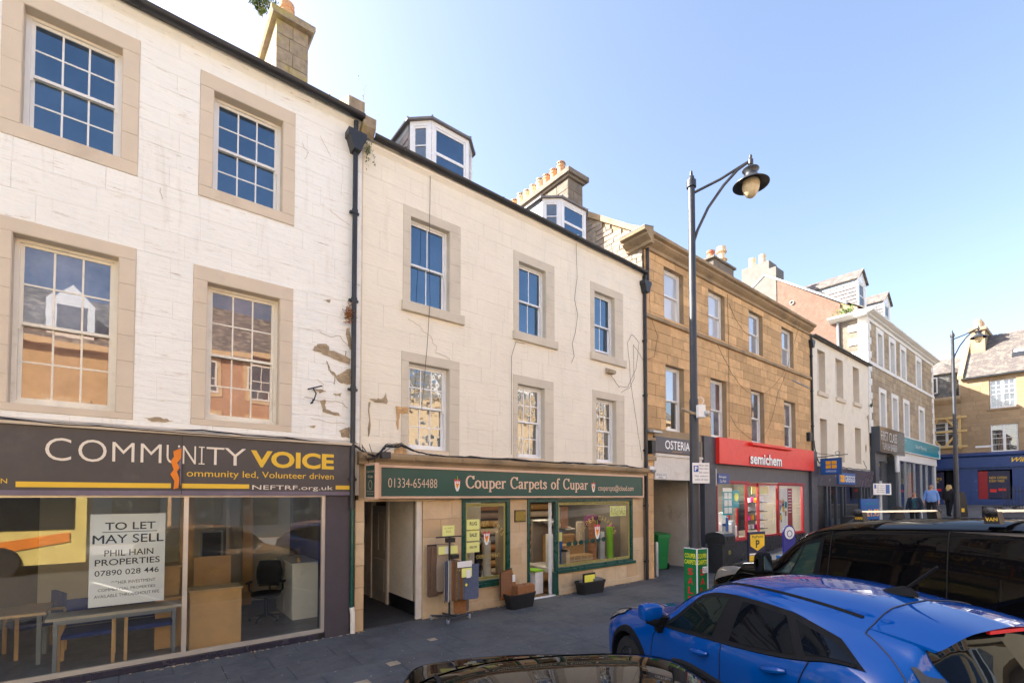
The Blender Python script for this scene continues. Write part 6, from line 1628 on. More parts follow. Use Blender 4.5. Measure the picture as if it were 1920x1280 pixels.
for k, m in enumerate(('grey_carpet', 'blue_carpet', 'white_wool', 'beige_carpet', 'rust_carpet', 'brown_carpet', 'tan_carpet', 'grey_carpet', 'rust_carpet', 'brown_carpet')):
    sample(4.84+k*.042, -.50+.004*k, .34, .36+.008*math.sin(k*2), 1.16-.01*abs(k-4), m, 56+k*2.0, .022)
sample(5.36, -.62, .34, .36, 1.06, 'blue_carpet', -12, .03)
sample(5.33, -.34, .3, .06, .8, 'grey_carpet', -20); sample(5.26, -.38, .26, .04, .7, 'rust_carpet', -30)
put('clamp', MB().box(4.95, 5.12, -.42, -.30, 1.50, 1.59).box(5.0, 5.16, -.5, -.38, 1.18, 1.26).box(5.12, 5.34, -.62, -.56, 1.02, 1.05), 'black', rk)
for (x0, x1, y, z0, z1, m) in ((4.80, 5.25, -.30, 1.26, 1.42, 'lime_paper'), (4.95, 5.08, -.302, 1.27, 1.41, 'paper'), (5.02, 5.36, -.66, 1.02, 1.14, 'paper'), (5.12, 5.36, -.66, .82, 1.0, 'lime_paper'), (5.23, 5.33, -.665, .80, .96, 'paper')):
    c_ = put('price_card', MB().box(x0, x1, y-.003, y, z0, z1), m, rk)
for (x, y, z) in ((5.25, -.63, .66), (5.10, -.60, .96), (5.36, -.4, .5)): put('yellow_tag', MB().prism([(x-.035, z), (x, z-.035), (x+.035, z), (x, z+.035)], y-.004, y-.001), 'yellow_paper', rk)
nt_ = thing('price_notice', 'small yellow notice standing on top of the wheeled sample rack', 'notice', (5.0, -.35, 1.62)); put('card', MB().box(4.86, 5.14, -.352, -.348, 1.63, 1.84), 'lime_paper', nt_); text('ALL CARPETS', 4.9, 5.1, 1.77, 1.80, -.3535, 'gold_film', nt_); text('SALE', 4.94, 5.06, 1.70, 1.74, -.3535, 'gold_film', nt_)
# ---------------------------------------------------------------- planters outside
def planter(x, y, L_, D, H, rz, label):
    t = thing('trough_planter', label, 'planter', (x, y, gz(x)), R(rz), world=False)
    q = MB(); k = .82
    for (l, d, z) in ((L_*k, D*k, 0), (L_*.96, D*.96, H*.86), (L_, D, H*.86), (L_, D, H), (L_*.93, D*.9, H), (L_*.86, D*.8, H*.5)):
        c = min(l, d)*.22
        q.v += [(-l/2+c, -d/2, z), (l/2-c, -d/2, z), (l/2, -d/2+c, z), (l/2, d/2-c, z), (l/2-c, d/2, z), (-l/2+c, d/2, z), (-l/2, d/2-c, z), (-l/2, -d/2+c, z)]
    for r in range(5):
        for i in range(8): q.f.append((r*8+i, r*8+(i+1) % 8, r*8+8+(i+1) % 8, r*8+8+i))
    q.f.append(tuple(range(7, -1, -1))); q.f.append(tuple(range(40, 48)))
    put('trough', q, 'black', t)
    return t
planter(6.86, -.36, .82, .36, .32, 4, 'black plastic trough full of brown carpet offcuts below the small window')
oc_ = thing('carpet_offcuts', 'brown patterned carpet offcuts heaped in the left trough', 'carpet offcuts', (6.86, -.34, .2))
put('tall_offcut', MB().prism([(6.40, .12), (6.95, .12), (6.72, .80), (6.40, .74)], -.24, -.20), 'rust_carpet', oc_)
put('edge_trim', MB().tube([(6.72, -.245, .8), (6.40, -.245, .74), (6.40, -.245, .2)], .012, 5), 'black', oc_)
for a, b, m in ((6.72, 6.95, 'rust_carpet'), (6.96, 7.22, 'rust_carpet')): put('offcut', MB().cbox(a, b, -.46, -.26, .2, .44, .03, 'z'), m, oc_)
for k in range(7): put('stripe', MB().box(6.44+k*.045, 6.455+k*.045, -.243, -.24, .3, .72), 'brown_carpet', oc_)
put('label', MB().box(6.72, 6.8, -.27, -.265, .5, .66), 'paper', oc_)
planter(9.26, -.30, .92, .34, .32, -4, 'black plastic trough with a yellow card below the large window')
yc = thing('yellow_card', 'bright yellow price card propped in the right hand trough', 'card', (9.15, -.3, .2)); put('card', MB().box(8.98, 9.36, -.37, -.362, .2, .42), 'yellow_paper', yc); put('backing', MB().box(8.95, 9.42, -.33, -.32, .2, .46), 'black', yc)
tag(put('carpet_squares', MB().cbox(8.92, 9.5, -.32, -.22, .15, .30, .02, 'z').cbox(9.3, 9.62, -.42, -.2, .2, .31, .02, 'z'), 'grey_carpet'), 'grey carpet squares lying in the right hand trough', 'carpet offcuts')
# ---------------------------------------------------------------- pend: wheelie bin and bollard
wbn = thing('wheelie_bin', 'green wheelie bin standing inside the pend', 'bin', (13.9, .9, -.05))
q = MB()
x0, y0 = 13.55, .6
q.v = [(x0+.06, y0+.06, .0), (x0+.58, y0+.06, .0), (x0+.58, y0+.6, .0), (x0+.06, y0+.6, .0), (x0, y0, 1.08), (x0+.64, y0, 1.08), (x0+.64, y0+.72, 1.08), (x0, y0+.72, 1.08)]
q.f = [(0,3,2,1), (0,1,5,4), (1,2,6,5), (2,3,7,6), (3,0,4,7), (4,5,6,7)]
q.box(x0-.025, x0+.665, y0-.03, y0+.75, 1.02, 1.09)
put('body', q, 'wheelie_green', wbn); put('lid', MB().prism([(y0-.04, 1.092), (y0-.04, 1.14), (y0+.3, 1.2), (y0+.8, 1.16), (y0+.8, 1.092)], x0-.03, x0+.67, 'x'), 'wheelie_green', wbn)
for xx in (x0-.03, x0+.60): put('wheel', MB().lathe([(.02, xx), (.12, xx), (.12, xx+.06), (.02, xx+.06)], (0, y0+.12, .06), 14, 'x'), 'black', wbn)
tag(put('bollard', MB().lathe([(.06, -.05), (.06, .95), (.05, 1.0), (.01, 1.01)], (12.72, .1, 0), 12), 'galv', smooth=True), 'grey metal post at the left side of the pend', 'bollard')
# ---------------------------------------------------------------- lamp posts
def street_lamp(x, y, z, H, label, armlen=1.15, ang=0):
    t = thing('street_lamp', label, 'street lamp', (x, y, z), R(ang), 'black swan neck street lamps', world=False)
    c8 = .78
    put('post', MB().lathe([(.105, 0), (.105, .9), (.10, 1.6), (.088, 1.75), (.09, 1.9), (.078, H*.5), (.066, H*.5+.05), (.06, H-.55), (.06, H-.30)], n=20), 'post_black', t, smooth=True)
    put('finial', MB().lathe([(.085, H-.30), (.085, H-.18), (.06, H-.17), (.05, H-.1), (.03, H-.08), (.022, H), (.0, H+.02)], n=14), 'post_black', t, smooth=True)
    a = armlen
    put('arm', MB().tube([(0, 0, H-.42), (a*.5, 0, H-.22), (a*.8, 0, H-.06), (a, 0, H+.04)], .024, 8).tube([(.02, 0, H-1.35), (.10, 0, H-1.1), (a*.28, 0, H-.72), (a*.55, 0, H-.34), (a*.78, 0, H-.10), (a*.98, 0, H+.03)], .026, 8), 'post_black', t, smooth=True)
    put('arm_collar', MB().lathe([(.02, H+.14), (.03, H+.1), (.02, H+.07), (.045, H+.05), (.045, H-.03), (.025, H-.05), (.025, H-.13)], (a, 0, 0), 12), 'post_black', t, smooth=True)
    zt = H-.12
    put('canopy', MB().lathe([(.02, zt), (.17, zt), (.18, zt-.02), (.15, zt-.06), (.125, zt-.12), (.13, zt-.16), (.17, zt-.18), (.2, zt-.22), (.31, zt-.30), (.385, zt-.36), (.385, zt-.37), (.3, zt-.325), (.17, zt-.27), (.01, zt-.26)], (a, 0, 0), 32).xf(Matrix.Translation((a, 0, zt)) @ Matrix.Diagonal((c8, c8, c8, 1)) @ Matrix.Translation((-a, 0, -zt))), 'post_black', t, smooth=True)
    zb = zt-.29
    put('globe', MB().lathe([(.175, zb), (.185, zb-.06), (.18, zb-.15), (.15, zb-.25), (.10, zb-.33), (.04, zb-.37), (.0, zb-.375)], (a, 0, 0), 24).xf(Matrix.Translation((a, 0, zt)) @ Matrix.Diagonal((c8, c8, c8, 1)) @ Matrix.Translation((-a, 0, -zt))), 'lamp_bowl', t, smooth=True)
    return t
l1 = street_lamp(7.90, -4.05, gz(7), 8.44, 'near black street lamp with the carpet advert box round its foot', 1.0, -52)
l2 = street_lamp(29.1, -4.38, gz(29.1), 9.1, 'far black street lamp standing beyond the black van', 1.0, -52)
def clip(x, y, z, r): return MB().tube([(x, y, z), (x, y, z+.05)], r, 12)
ps = thing('parking_sign', 'small white parking times sign with blue P on the near lamp post', 'sign', (7.5, -4.15, 2.6), R(-30), world=False)
put('plate', MB().cbox(-.12, .20, -.13, -.12, 0, .36, .003), 'sign_white', ps); put('p_square', MB().box(-.10, -.01, -.1335, -.13, .20, .31), 'bright_blue', ps); text('P', -.08, -.03, .215, .295, -.1345, 'acrylic_white', ps, off=.02)
for i, s in enumerate(('Mon-Sat', '9.00am-5.00pm', '30 mins', 'No return', 'within 30 mins')): text(s, .0 if i < 3 else -.08, .18 if i < 3 else .17, .30-i*.062, .33-i*.062, -.1325, 'ink', ps)
ps.location = (7.83, -4.10, 2.66)
cc = thing('cctv_camera', 'white boxed CCTV camera fixed to the near lamp post', 'camera', (7.84, -4.10, 3.82), R(-30), world=False); cc.scale = (.75, .75, .75)
put('housing', MB().cbox(-.02, .17, -.2, -.1, .0, .30, .01), 'sign_white', cc); put('dome', MB().lathe([(.06, .1), (.065, .06), (.05, -.0), (.02, -.03), (.0, -.03)], (.19, -.2, .05), 12), 'galv', cc, smooth=True)
put('bracket', MB().tube([(-.35, -.05, .22), (-.1, -.06, .12), (0, -.06, .1)], .035, 6), 'bare_stone', cc); put('lead', MB().tube([(.1, -.13, .3), (.17, -.13, .42), (.12, -.1, .5), (.06, -.06, .48)], .008, 5), 'sign_white', cc)
cb = thing('advert_box', 'green square advert box for the carpet shop round the near lamp foot', 'advert box', (7.90, -4.05, gz(7)), R(-8), world=False)
hb = .14
q = MB().box(-hb, hb, -hb, -hb+.012, 0, 1.56).box(-hb, hb, hb-.012, hb, 0, 1.56).box(-hb, -hb+.012, -hb+.012, hb-.012, 0, 1.56).box(hb-.012, hb, -hb+.012, hb-.012, 0, 1.56)
put('panel', q, 'cabinet_green', cb); put('corner_trim', MB().box(-hb-.008, -hb+.01, -hb-.008, -hb+.01, 0, 1.57).box(hb-.01, hb+.008, -hb-.008, -hb+.01, 0, 1.57), 'upvc', cb)
put('top_edge', frame_boxes(-hb, hb, -hb, hb, 1.56, 1.572, .02).xf(Matrix(((1,0,0,0),(0,0,1,0),(0,1,0,0),(0,0,0,1)))) , 'upvc', cb)
def side_text(s, a, b, z0, z1, side, m, off=.0):
    if side == 'f': text(s, a, b, z0, z1, -hb-.003, m, cb, off=off)
    else: text(s, 0, 1, z0, z1, 0, m, cb, off=off, fn=lambda p: (-hb-.003, -(a+(b-a)*p[0]), p[2]))
for sd_ in ('f', 'l'):
    side_text('COUPER', -.12, .12, 1.40, 1.48, sd_, 'cabinet_yellow', .02); side_text('CARPETS', -.125, .125, 1.29, 1.37, sd_, 'cabinet_yellow', .02)
    for i, c_ in enumerate('SALENOW'): side_text(c_, -.055, .055, 1.10-i*.165, 1.22-i*.165, sd_, 'cabinet_red', .03)
put('notice', MB().box(.0, .125, -hb-.006, -hb-.003, 1.14, 1.25), 'paper', cb); text('RUG', .015, .11, 1.16, 1.23, -hb-.0075, 'ink', cb)
bn = thing('litter_bin', 'black street litter bin with hood beside the red shop pilaster', 'bin', (15.0, -.75, gz(15)))
bx, by = 14.72, -1.05
put('body', MB().prism([(bx, by), (bx+.56, by), (bx+.60, by+.06), (bx+.60, by+.54), (bx+.56, by+.6), (bx, by+.6), (bx-.04, by+.54), (bx-.04, by+.06)], -.05, .88, 'z'), 'black_iron', bn)
put('hood', MB().prism([(by-.03, .90), (by-.03, 1.14), (by+.05, 1.22), (by+.3, 1.27), (by+.55, 1.22), (by+.63, 1.14), (by+.63, .90)], bx-.06, bx+.62, 'x'), 'black_iron', bn)
put('mouth', MB().box(bx+.1, bx+.46, by-.045, by-.028, 1.0, 1.12).box(bx-.075, bx-.06, by+.12, by+.48, 1.0, 1.12), 'sign_black', bn)
put('rim', MB().box(bx-.06, bx+.62, by-.02, by+.62, .87, .905), 'post_black', bn)
put('emblem', MB().lathe([(.0, by-.014), (.075, by-.014), (.075, by-.002), (0, by-.002)], (bx+.28, 0, .62), 20, 'y'), 'gold_film', bn); put('emblem_figure', MB().box(bx+.26, bx+.29, by-.018, by-.014, .58, .66), 'ink', bn)
# pavement boards
pp = thing('pay_board', 'yellow and black pavement board with a large letter P', 'pavement sign', (15.45, -1.7, gz(15.4)), R(-12), world=False)
put('panel', MB().cbox(-.40, .40, -.03, .03, .08, 1.36, .02), 'pay_dark', pp); put('shield', MB().prism([(-.33, 1.28), (.33, 1.28), (.33, .92), (0, .76), (-.33, .92)], -.036, -.03), 'pay_yellow', pp)
put('lower_panel', MB().box(-.38, .38, -.034, -.03, .1, .62), 'pay_yellow', pp); put('strap_line', MB().box(-.38, .38, -.034, -.03, .64, .69), 'sign_white', pp)
text('PayPoint', -.26, .26, 1.14, 1.25, -.038, 'ink', pp, off=.01); text('P', -.09, .09, .86, 1.10, -.038, 'ink', pp, off=.03)
for i in range(3): text('pay your bills here', -.34, .2, .53-i*.06, .57-i*.06, -.036, 'ink', pp)
put('base', MB().cbox(-.42, .42, -.18, .18, .0, .09, .02, 'z'), 'black', pp)
rs_ = thing('round_pavement_sign', 'round topped white and blue pavement sign behind the black van', 'pavement sign', (18.9, -1.3, gz(19)), R(-20), world=False)
put('panel', MB().lathe([(.0, -.03), (.28, -.03), (.28, .03), (0, .03)], (0, 0, .98), 24, 'y').box(-.28, .28, -.03, .03, .15, .98), 'purple_blue', rs_)
put('face', MB().lathe([(.0, -.036), (.23, -.036), (.23, -.03), (0, -.03)], (0, 0, .98), 24, 'y'), 'sign_white', rs_); put('emblem', MB().lathe([(.10, -.042), (.13, -.042), (.13, -.036), (.10, -.036)], (0, 0, .95), 16, 'y', False), 'purple_blue', rs_); put('base', MB().box(-.4, .4, -.2, .2, 0, .15), 'bright_blue', rs_)
dsn = thing('direction_sign', 'small blue hanging direction plate on a bracket over the red shop window', 'sign', (16.0, -.8, 2.8))
put('plate', MB().cbox(14.78, 15.52, -.82, -.79, 2.82, 3.16, .005), 'deep_blue', dsn); text('Bonnygate', 14.85, 15.3, 3.0, 3.09, -.823, 'acrylic_white', dsn); text('Car Park', 14.9, 15.3, 2.87, 2.96, -.823, 'acrylic_white', dsn)
put('bracket', MB().tube([(14.7, -.8, 2.75), (14.7, -.8, 3.3)], .02, 6).tube([(14.7, -.8, 3.2), (15.9, -.13, 3.2)], .015, 5), 'galv', dsn)
# goods in the red shop window
cfg = thing('offer_posters', 'blue offer posters with product pictures in the left red window', 'poster', (17.2, .05, 2))
put('poster', MB().box(16.82, 17.55, .1, .11, 1.72, 2.66).box(17.58, 18.05, .1, .11, 1.98, 2.64), 'teal_sign', cfg)
for i in range(2):
    for j in range(3): put('product_card', MB().box(16.92+i*.3, 17.16+i*.3, .09, .1, 1.78+j*.27, 2.0+j*.27), 'paper', cfg)
put('header', MB().box(16.82, 17.5, .09, .1, 2.58, 2.72), 'paper', cfg); put('burst', MB().lathe([(0, .09), (.16, .09), (.16, .1), (0, .1)], (17.82, 0, 2.38), 10, 'y'), 'cabinet_yellow', cfg)
rr = random.Random(21); k = 0
for (x, z, h, w_, m) in ((16.5, .88, .42, .4, 'pink_gift'), (16.5, 1.32, .36, .4, 'pink_gift'), (16.95, .88, .5, .2, 'paper'), (17.2, .88, .42, .18, 'galv'), (17.4, .88, .75, .22, 'bright_blue'), (17.65, .88, .5, .22, 'paper'), (17.9, .88, .6, .22, 'galv'), (17.2, 1.4, .4, .3, 'paper'), (18.1, .88, .4, .15, 'sign_white')):
    if m == 'pink_gift' and m not in MATS: mat('pink_gift', (.75, .28, .36), .4)
    tag(put('boxed_product', MB().cbox(x-w_/2, x+w_/2, .25, .45, z, z+h, .01), m), f"{('lower pink gift bag','upper pink gift bag','narrow white carton','low grey carton','tall blue carton','white carton beside the tall blue one','grey carton near the door side','white box on the upper tier','small white box next to the door post')[k]} in the left red window", 'box', 'boxed goods in the left red window'); k += 1
shf = thing('product_shelves', 'dark shelves of small products behind the middle red window', 'shelf', (20.2, .5, 1))
for j in range(4):
    put('shelf', MB().box(19.4, 20.9, .3, .75, 1.05+j*.36, 1.08+j*.36), 'black', shf)
    for i in range(5): put('product', MB().cbox(19.5+i*.28, 19.62+i*.28, .4, .5, 1.08+j*.36, 1.26+j*.36+.03*((i*j) % 2), .01), ('galv', 'sign_white', 'pink_carpet', 'logo_orange', 'galv')[(i+j*2) % 5], shf)
    put('price_card', MB().box(20.05, 20.4, .25, .26, 1.12+j*.36, 1.34+j*.36), 'paper', shf)
put('valance', MB().box(19.4, 20.95, .25, .27, 2.5, 2.84), 'lime_paper', shf); put('back_board', MB().box(19.4, 20.9, .8, .82, 1.0, 2.8), 'black', shf)
wp = thing('picture_display', 'white picture panels and a red lettered strip in the right red window', 'poster', (22.3, .1, 1.5))
put('panel', MB().box(21.3, 22.4, .1, .11, .95, 2.8), 'paper', wp); put('red_strip', MB().box(22.4, 22.9, .1, .11, .95, 2.75), 'frame_red', wp)
rr = random.Random(5)
for k in range(14):
    a, b = rr.uniform(21.35, 22.15), rr.uniform(1.2, 2.2); put('picture', MB().box(a, a+rr.uniform(.08, .22), .092-.0006*k, .0925-.0006*k, b, b+rr.uniform(.1, .3)), rr.choice(('pink_gift', 'sign_yellow', 'teal_sign', 'rust_carpet', 'galv', 'deep_blue')), wp)
for k in range(8): put('line', MB().box(22.48, 22.8, .094, .098, 2.6-k*.13, 2.64-k*.13), 'paper', wp)
wr = thing('parking_sign', 'far white parking sign with blue strip on a grey post', 'sign', (23.3, -3.0, gz(23.3)), R(-20), world=False)
put('post', MB().tube([(0, 0, 0), (0, 0, 2.6)], .05, 8), 'galv', wr, smooth=True); put('plate', MB().cbox(-.5, .5, -.08, -.06, 2.05, 2.5, .004), 'sign_white', wr); put('p_strip', MB().box(.18, .4, -.085, -.081, 2.1, 2.46).box(-.46, -.36, -.085, -.081, 2.3, 2.46), 'bright_blue', wr)
for i in range(4): text('30 mins', -.32, .1, 2.14+i*.085, 2.18+i*.085, -.082, 'ink', wr)
gb_ = thing('bakery_board', 'blue bakery price board standing outside the grey shop front', 'pavement sign', (28.2, -1.4, gz(28)), R(-20), world=False)
put('panel', MB().cbox(-.7, .7, -.03, .03, .5, 1.5, .01), 'bright_blue', gb_); put('feet', MB().box(-.7, -.6, -.3, .3, 0, .5).box(.6, .7, -.3, .3, 0, .5), 'semi_dark', gb_); text('£1.95', -.3, .5, .65, 1.0, -.035, 'logo_orange', gb_, off=.02); text('BREAKFAST', -.4, .4, 1.2, 1.32, -.035, 'teal_sign', gb_)
hr = thing('handrail', 'sloping black handrail outside the bakery', 'handrail', (27, -1, gz(27))); put('rail', MB().tube([(24.5, -1.2, 1.0), (26.5, -1.2, 1.35), (28.8, -1.2, 2.3), (29.6, -1.2, 2.5)], .03, 8).tube([(26.5, -1.2, .6), (26.5, -1.2, 1.35)], .03, 8).tube([(29.0, -1.2, .7), (29.0, -1.2, 2.35)], .03, 8), 'black_iron', hr, smooth=True)
bl = thing('street_planter_box', 'dark box beside the bakery door', 'box', (26.9, -.9, gz(27))); put('box', MB().cbox(26.5, 27.8, -1.3, -.7, gz(27)-.1, 1.45, .02), 'black_iron', bl)
# bollard-like black bins with yellow marks past the bakery
def dog(x, y, label):
    t = thing('pavement_bollard', label, 'bollard', (x, y, gz(x)), R(-40), 'black bollards with yellow marks', world=False)
    put('body', MB().prism([(-.28, 0), (.28, 0), (.22, .9), (.12, 1.35), (-.02, 1.42), (-.14, 1.3), (-.24, .9)], -.14, .14), 'black', t); put('mark', MB().box(-.08, .08, -.15, -.14, .3, .5), 'sign_yellow', t)
dog(25.2, -3.1, 'black hooped bollard with a yellow mark beside the far parking sign'); dog(36.0, -3.5, 'black hooped bollard with a yellow mark beside the far lamp')
ra = thing('railings', 'black spiked railings at the right edge before the blue shop', 'railings', (51, -3.7, 1.6))
q = MB()
for i in range(10): q.tube([(50.5, -3.75-i*.16, 1.4), (50.5, -3.75-i*.16, 3.1)], .022, 5)
q.tube([(50.5, -3.7, 2.75), (50.5, -5.3, 2.75)], .03, 5).tube([(50.5, -3.7, 1.7), (50.5, -5.3, 1.7)], .03, 5); put('rail', q, 'black_iron', ra)
stl = thing('street_box', 'dark lettered board lying before the blue shop', 'board', (36.3, -4.72, gz(36.3)-.1), R(-60), world=False); put('panel', MB().cbox(-.42, .42, -.05, .05, 0, .72, .03), 'black', stl); text('The Market', -.36, .36, .5, .62, -.055, 'sign_white', stl)
# ================================================================== VEHICLES
mat('fin_grey', (.045, .05, .055), .45, spec=.3)
def crom(P, t):
    n = len(P)-1; i = min(max(int(t), 0), n-1); f = t-i
    a, b, c, d = P[max(i-1, 0)], P[i], P[i+1], P[min(i+2, n)]
    return .5*((2*b) + (c-a)*f + (2*a-5*b+4*c-d)*f*f + (3*b-a-3*c+d)*f*f*f)
class Body:
    """car body as a lofted surface: for every station a half ring of points (half width, height)"""
    def __init__(s, st, rings):
        s.st = st; s.rg = rings; s.n = len(st)-1; s.K = len(rings[0])-1
    def at(s, t, r, side=1):
        r = min(max(r, 0), s.K)
        x = crom(s.st, t)
        l = crom([crom([s.rg[i][k][0] for i in range(s.n+1)], t) for k in range(s.K+1)], r)
        z = crom([crom([s.rg[i][k][1] for i in range(s.n+1)], t) for k in range(s.K+1)], r)
        return Vector((-x, side*max(l, 0), z))
    def inv(s, x):
        lo, hi = 0.0, float(s.n)
        for _ in range(30):
            m = (lo+hi)/2
            if crom(s.st, m) < x: lo = m
            else: hi = m
        return (lo+hi)/2
    def surf(s, x, r, side=1, off=0):
        t = s.inv(x); p = s.at(t, r, side)
        if off:
            a = s.at(min(t+.02, s.n), r, side) - s.at(max(t-.02, 0), r, side)
            b = s.at(t, min(r+.03, s.K), side) - s.at(t, max(r-.03, 0), side)
            n = a.cross(b)
            if n.length > 1e-9:
                n.normalize()
                if n.y*side < 0 or (abs(n.y) < .15 and n.z < 0): n = -n
                p = p + n*off
        return p
    def rz(s, x, z, lo=0, hi=None):
        hi = hi if hi is not None else s.K; t = s.inv(x)
        for _ in range(24):
            m = (lo+hi)/2
            if s.at(t, m).z < z: lo = m
            else: hi = m
        return (lo+hi)/2
    def patch(s, c, nu=10, nv=6, side=1, off=.004, mb=None, th=.0):
        """quad patch: corners (x, r) in order: bottom-front, bottom-rear, top-rear, top-front"""
        mb = mb or MB()
        def f(u, v):
            xb = c[0][0]+(c[1][0]-c[0][0])*u; rb = c[0][1]+(c[1][1]-c[0][1])*u
            xt = c[3][0]+(c[2][0]-c[3][0])*u; rt = c[3][1]+(c[2][1]-c[3][1])*u
            return s.surf(xb+(xt-xb)*v, rb+(rt-rb)*v, side, off)
        mb.grid(f, nu, nv); return mb
def vehicle(name, label, cat, pos, rz, k, body, axles, wr, paint, nt_=6, nr=3):
    t = thing(name, label, cat, pos, R(rz), world=False); t.scale = (k, k, k)
    mb = MB(); NT = body.n*nt_; NR = body.K*nr
    idx = {}
    for side in (1, -1):
        for i in range(NT+1):
            for j in range(NR+1):
                idx[side, i, j] = len(mb.v) if not (side == -1 and j == NR) else idx[1, i, NR]
                if not (side == -1 and j == NR): mb.v.append(tuple(body.at(i/nt_, j/nr, side)))
    for side in (1, -1):
        for i in range(NT):
            for j in range(NR):
                q = [idx[side, i, j], idx[side, i+1, j], idx[side, i+1, j+1], idx[side, i, j+1]]
                c = sum((Vector(mb.v[a]) for a in q), Vector())/4
                if any((c.x+ax)**2+(c.z-wr)**2 < (wr+.06)**2 for ax in axles) and abs(c.y) > .5 and c.z < wr*2.4: continue
                mb.f.append(tuple(q if side == 1 else q[::-1]))
    mb.f.append(tuple(idx[1, 0, j] for j in range(NR+1)) + tuple(idx[-1, 0, j] for j in range(NR-1, -1, -1)))
    mb.f.append(tuple(idx[1, NT, j] for j in range(NR+1))[::-1] + tuple(idx[-1, NT, j] for j in range(NR-1, -1, -1))[::-1])
    put('body', mb, paint, t, smooth=2)
    L_ = body.st[-1]
    put('underbody', MB().box(-L_+.15, -.15, -.68, .68, .16, .42), 'black', t)
    hw = max(p[0] for r in body.rg for p in r)
    for ax in axles:
        for sd in (1, -1):
            y1 = hw-.03; y0 = y1-.2
            w_ = put('wheel', MB().lathe([(wr*.6, sd*y0), (wr*.97, sd*y0), (wr, sd*(y0+.03)), (wr, sd*(y1-.03)), (wr*.95, sd*y1), (wr*.66, sd*y1), (wr*.64, sd*(y1-.02))], (-ax, 0, wr), 28, 'y'), 'tyre', t, smooth=True)
            rim = MB().lathe([(wr*.65, sd*(y1-.01)), (wr*.6, sd*(y1-.05)), (.05, sd*(y1-.07)), (0.01, sd*(y1-.06))], (-ax, 0, wr), 24, 'y', False)
            for q in range(5):
                a = 2*math.pi*q/5+.3
                rim.tube([(-ax+.04*math.cos(a), sd*(y1-.035), wr+.04*math.sin(a)), (-ax+wr*.6*math.cos(a), sd*(y1-.02), wr+wr*.6*math.sin(a))], .026, 5)
            put('rim', rim, 'rim', w_, smooth=True)
            wl = MB().lathe([(wr+.07, sd*(y1-.05)), (wr+.07, sd*(y0-.15)), (.0, sd*(y0-.15))], (-ax, 0, wr), 24, 'y', False)
            put('wheel_well', wl, 'black', t, smooth=True)
    return t
def arch(t, body, axles, wr, w0=.05, w1=.12, off=.014):
    for ax in axles:
        for sd in (1, -1):
            mb = MB(); N_ = 28; rows = []
            for i in range(N_+1):
                a = math.pi*(-.14 + 1.28*i/N_)
                row = []
                for rad in (wr+w0-.01, wr+w0, wr+(w0+w1)/2, wr+w1):
                    x = ax + rad*math.cos(a); z = max(wr + rad*math.sin(a), .2)
                    p = body.surf(x, body.rz(x, z, 0, 4), sd, off if rad > wr+w0-.005 and rad < wr+w1-.002 else 0)
                    if rad < wr+w0-.005: p = Vector((p.x, p.y-sd*.10, p.z))
                    row.append(len(mb.v)); mb.v.append(tuple(p))
                rows.append(row)
            for a_, b_ in zip(rows, rows[1:]):
                for j in range(3): mb.f.append((a_[j], a_[j+1], b_[j+1], b_[j]))
            put('wheel_arch', mb, 'car_trim', t, smooth=True)
def line(body, pts, w_=.006, side=1, off=.003, mb=None):
    """thin shut line following the surface; pts are (x, r)"""
    mb = mb or MB(); P = []
    for (a, b), (c, d) in zip(pts, pts[1:]):
        for i in range(6): P.append(body.surf(a+(c-a)*i/6, b+(d-b)*i/6, side, off))
    P.append(body.surf(pts[-1][0], pts[-1][1], side, off))
    mb.tube(P, w_, 4); return mb
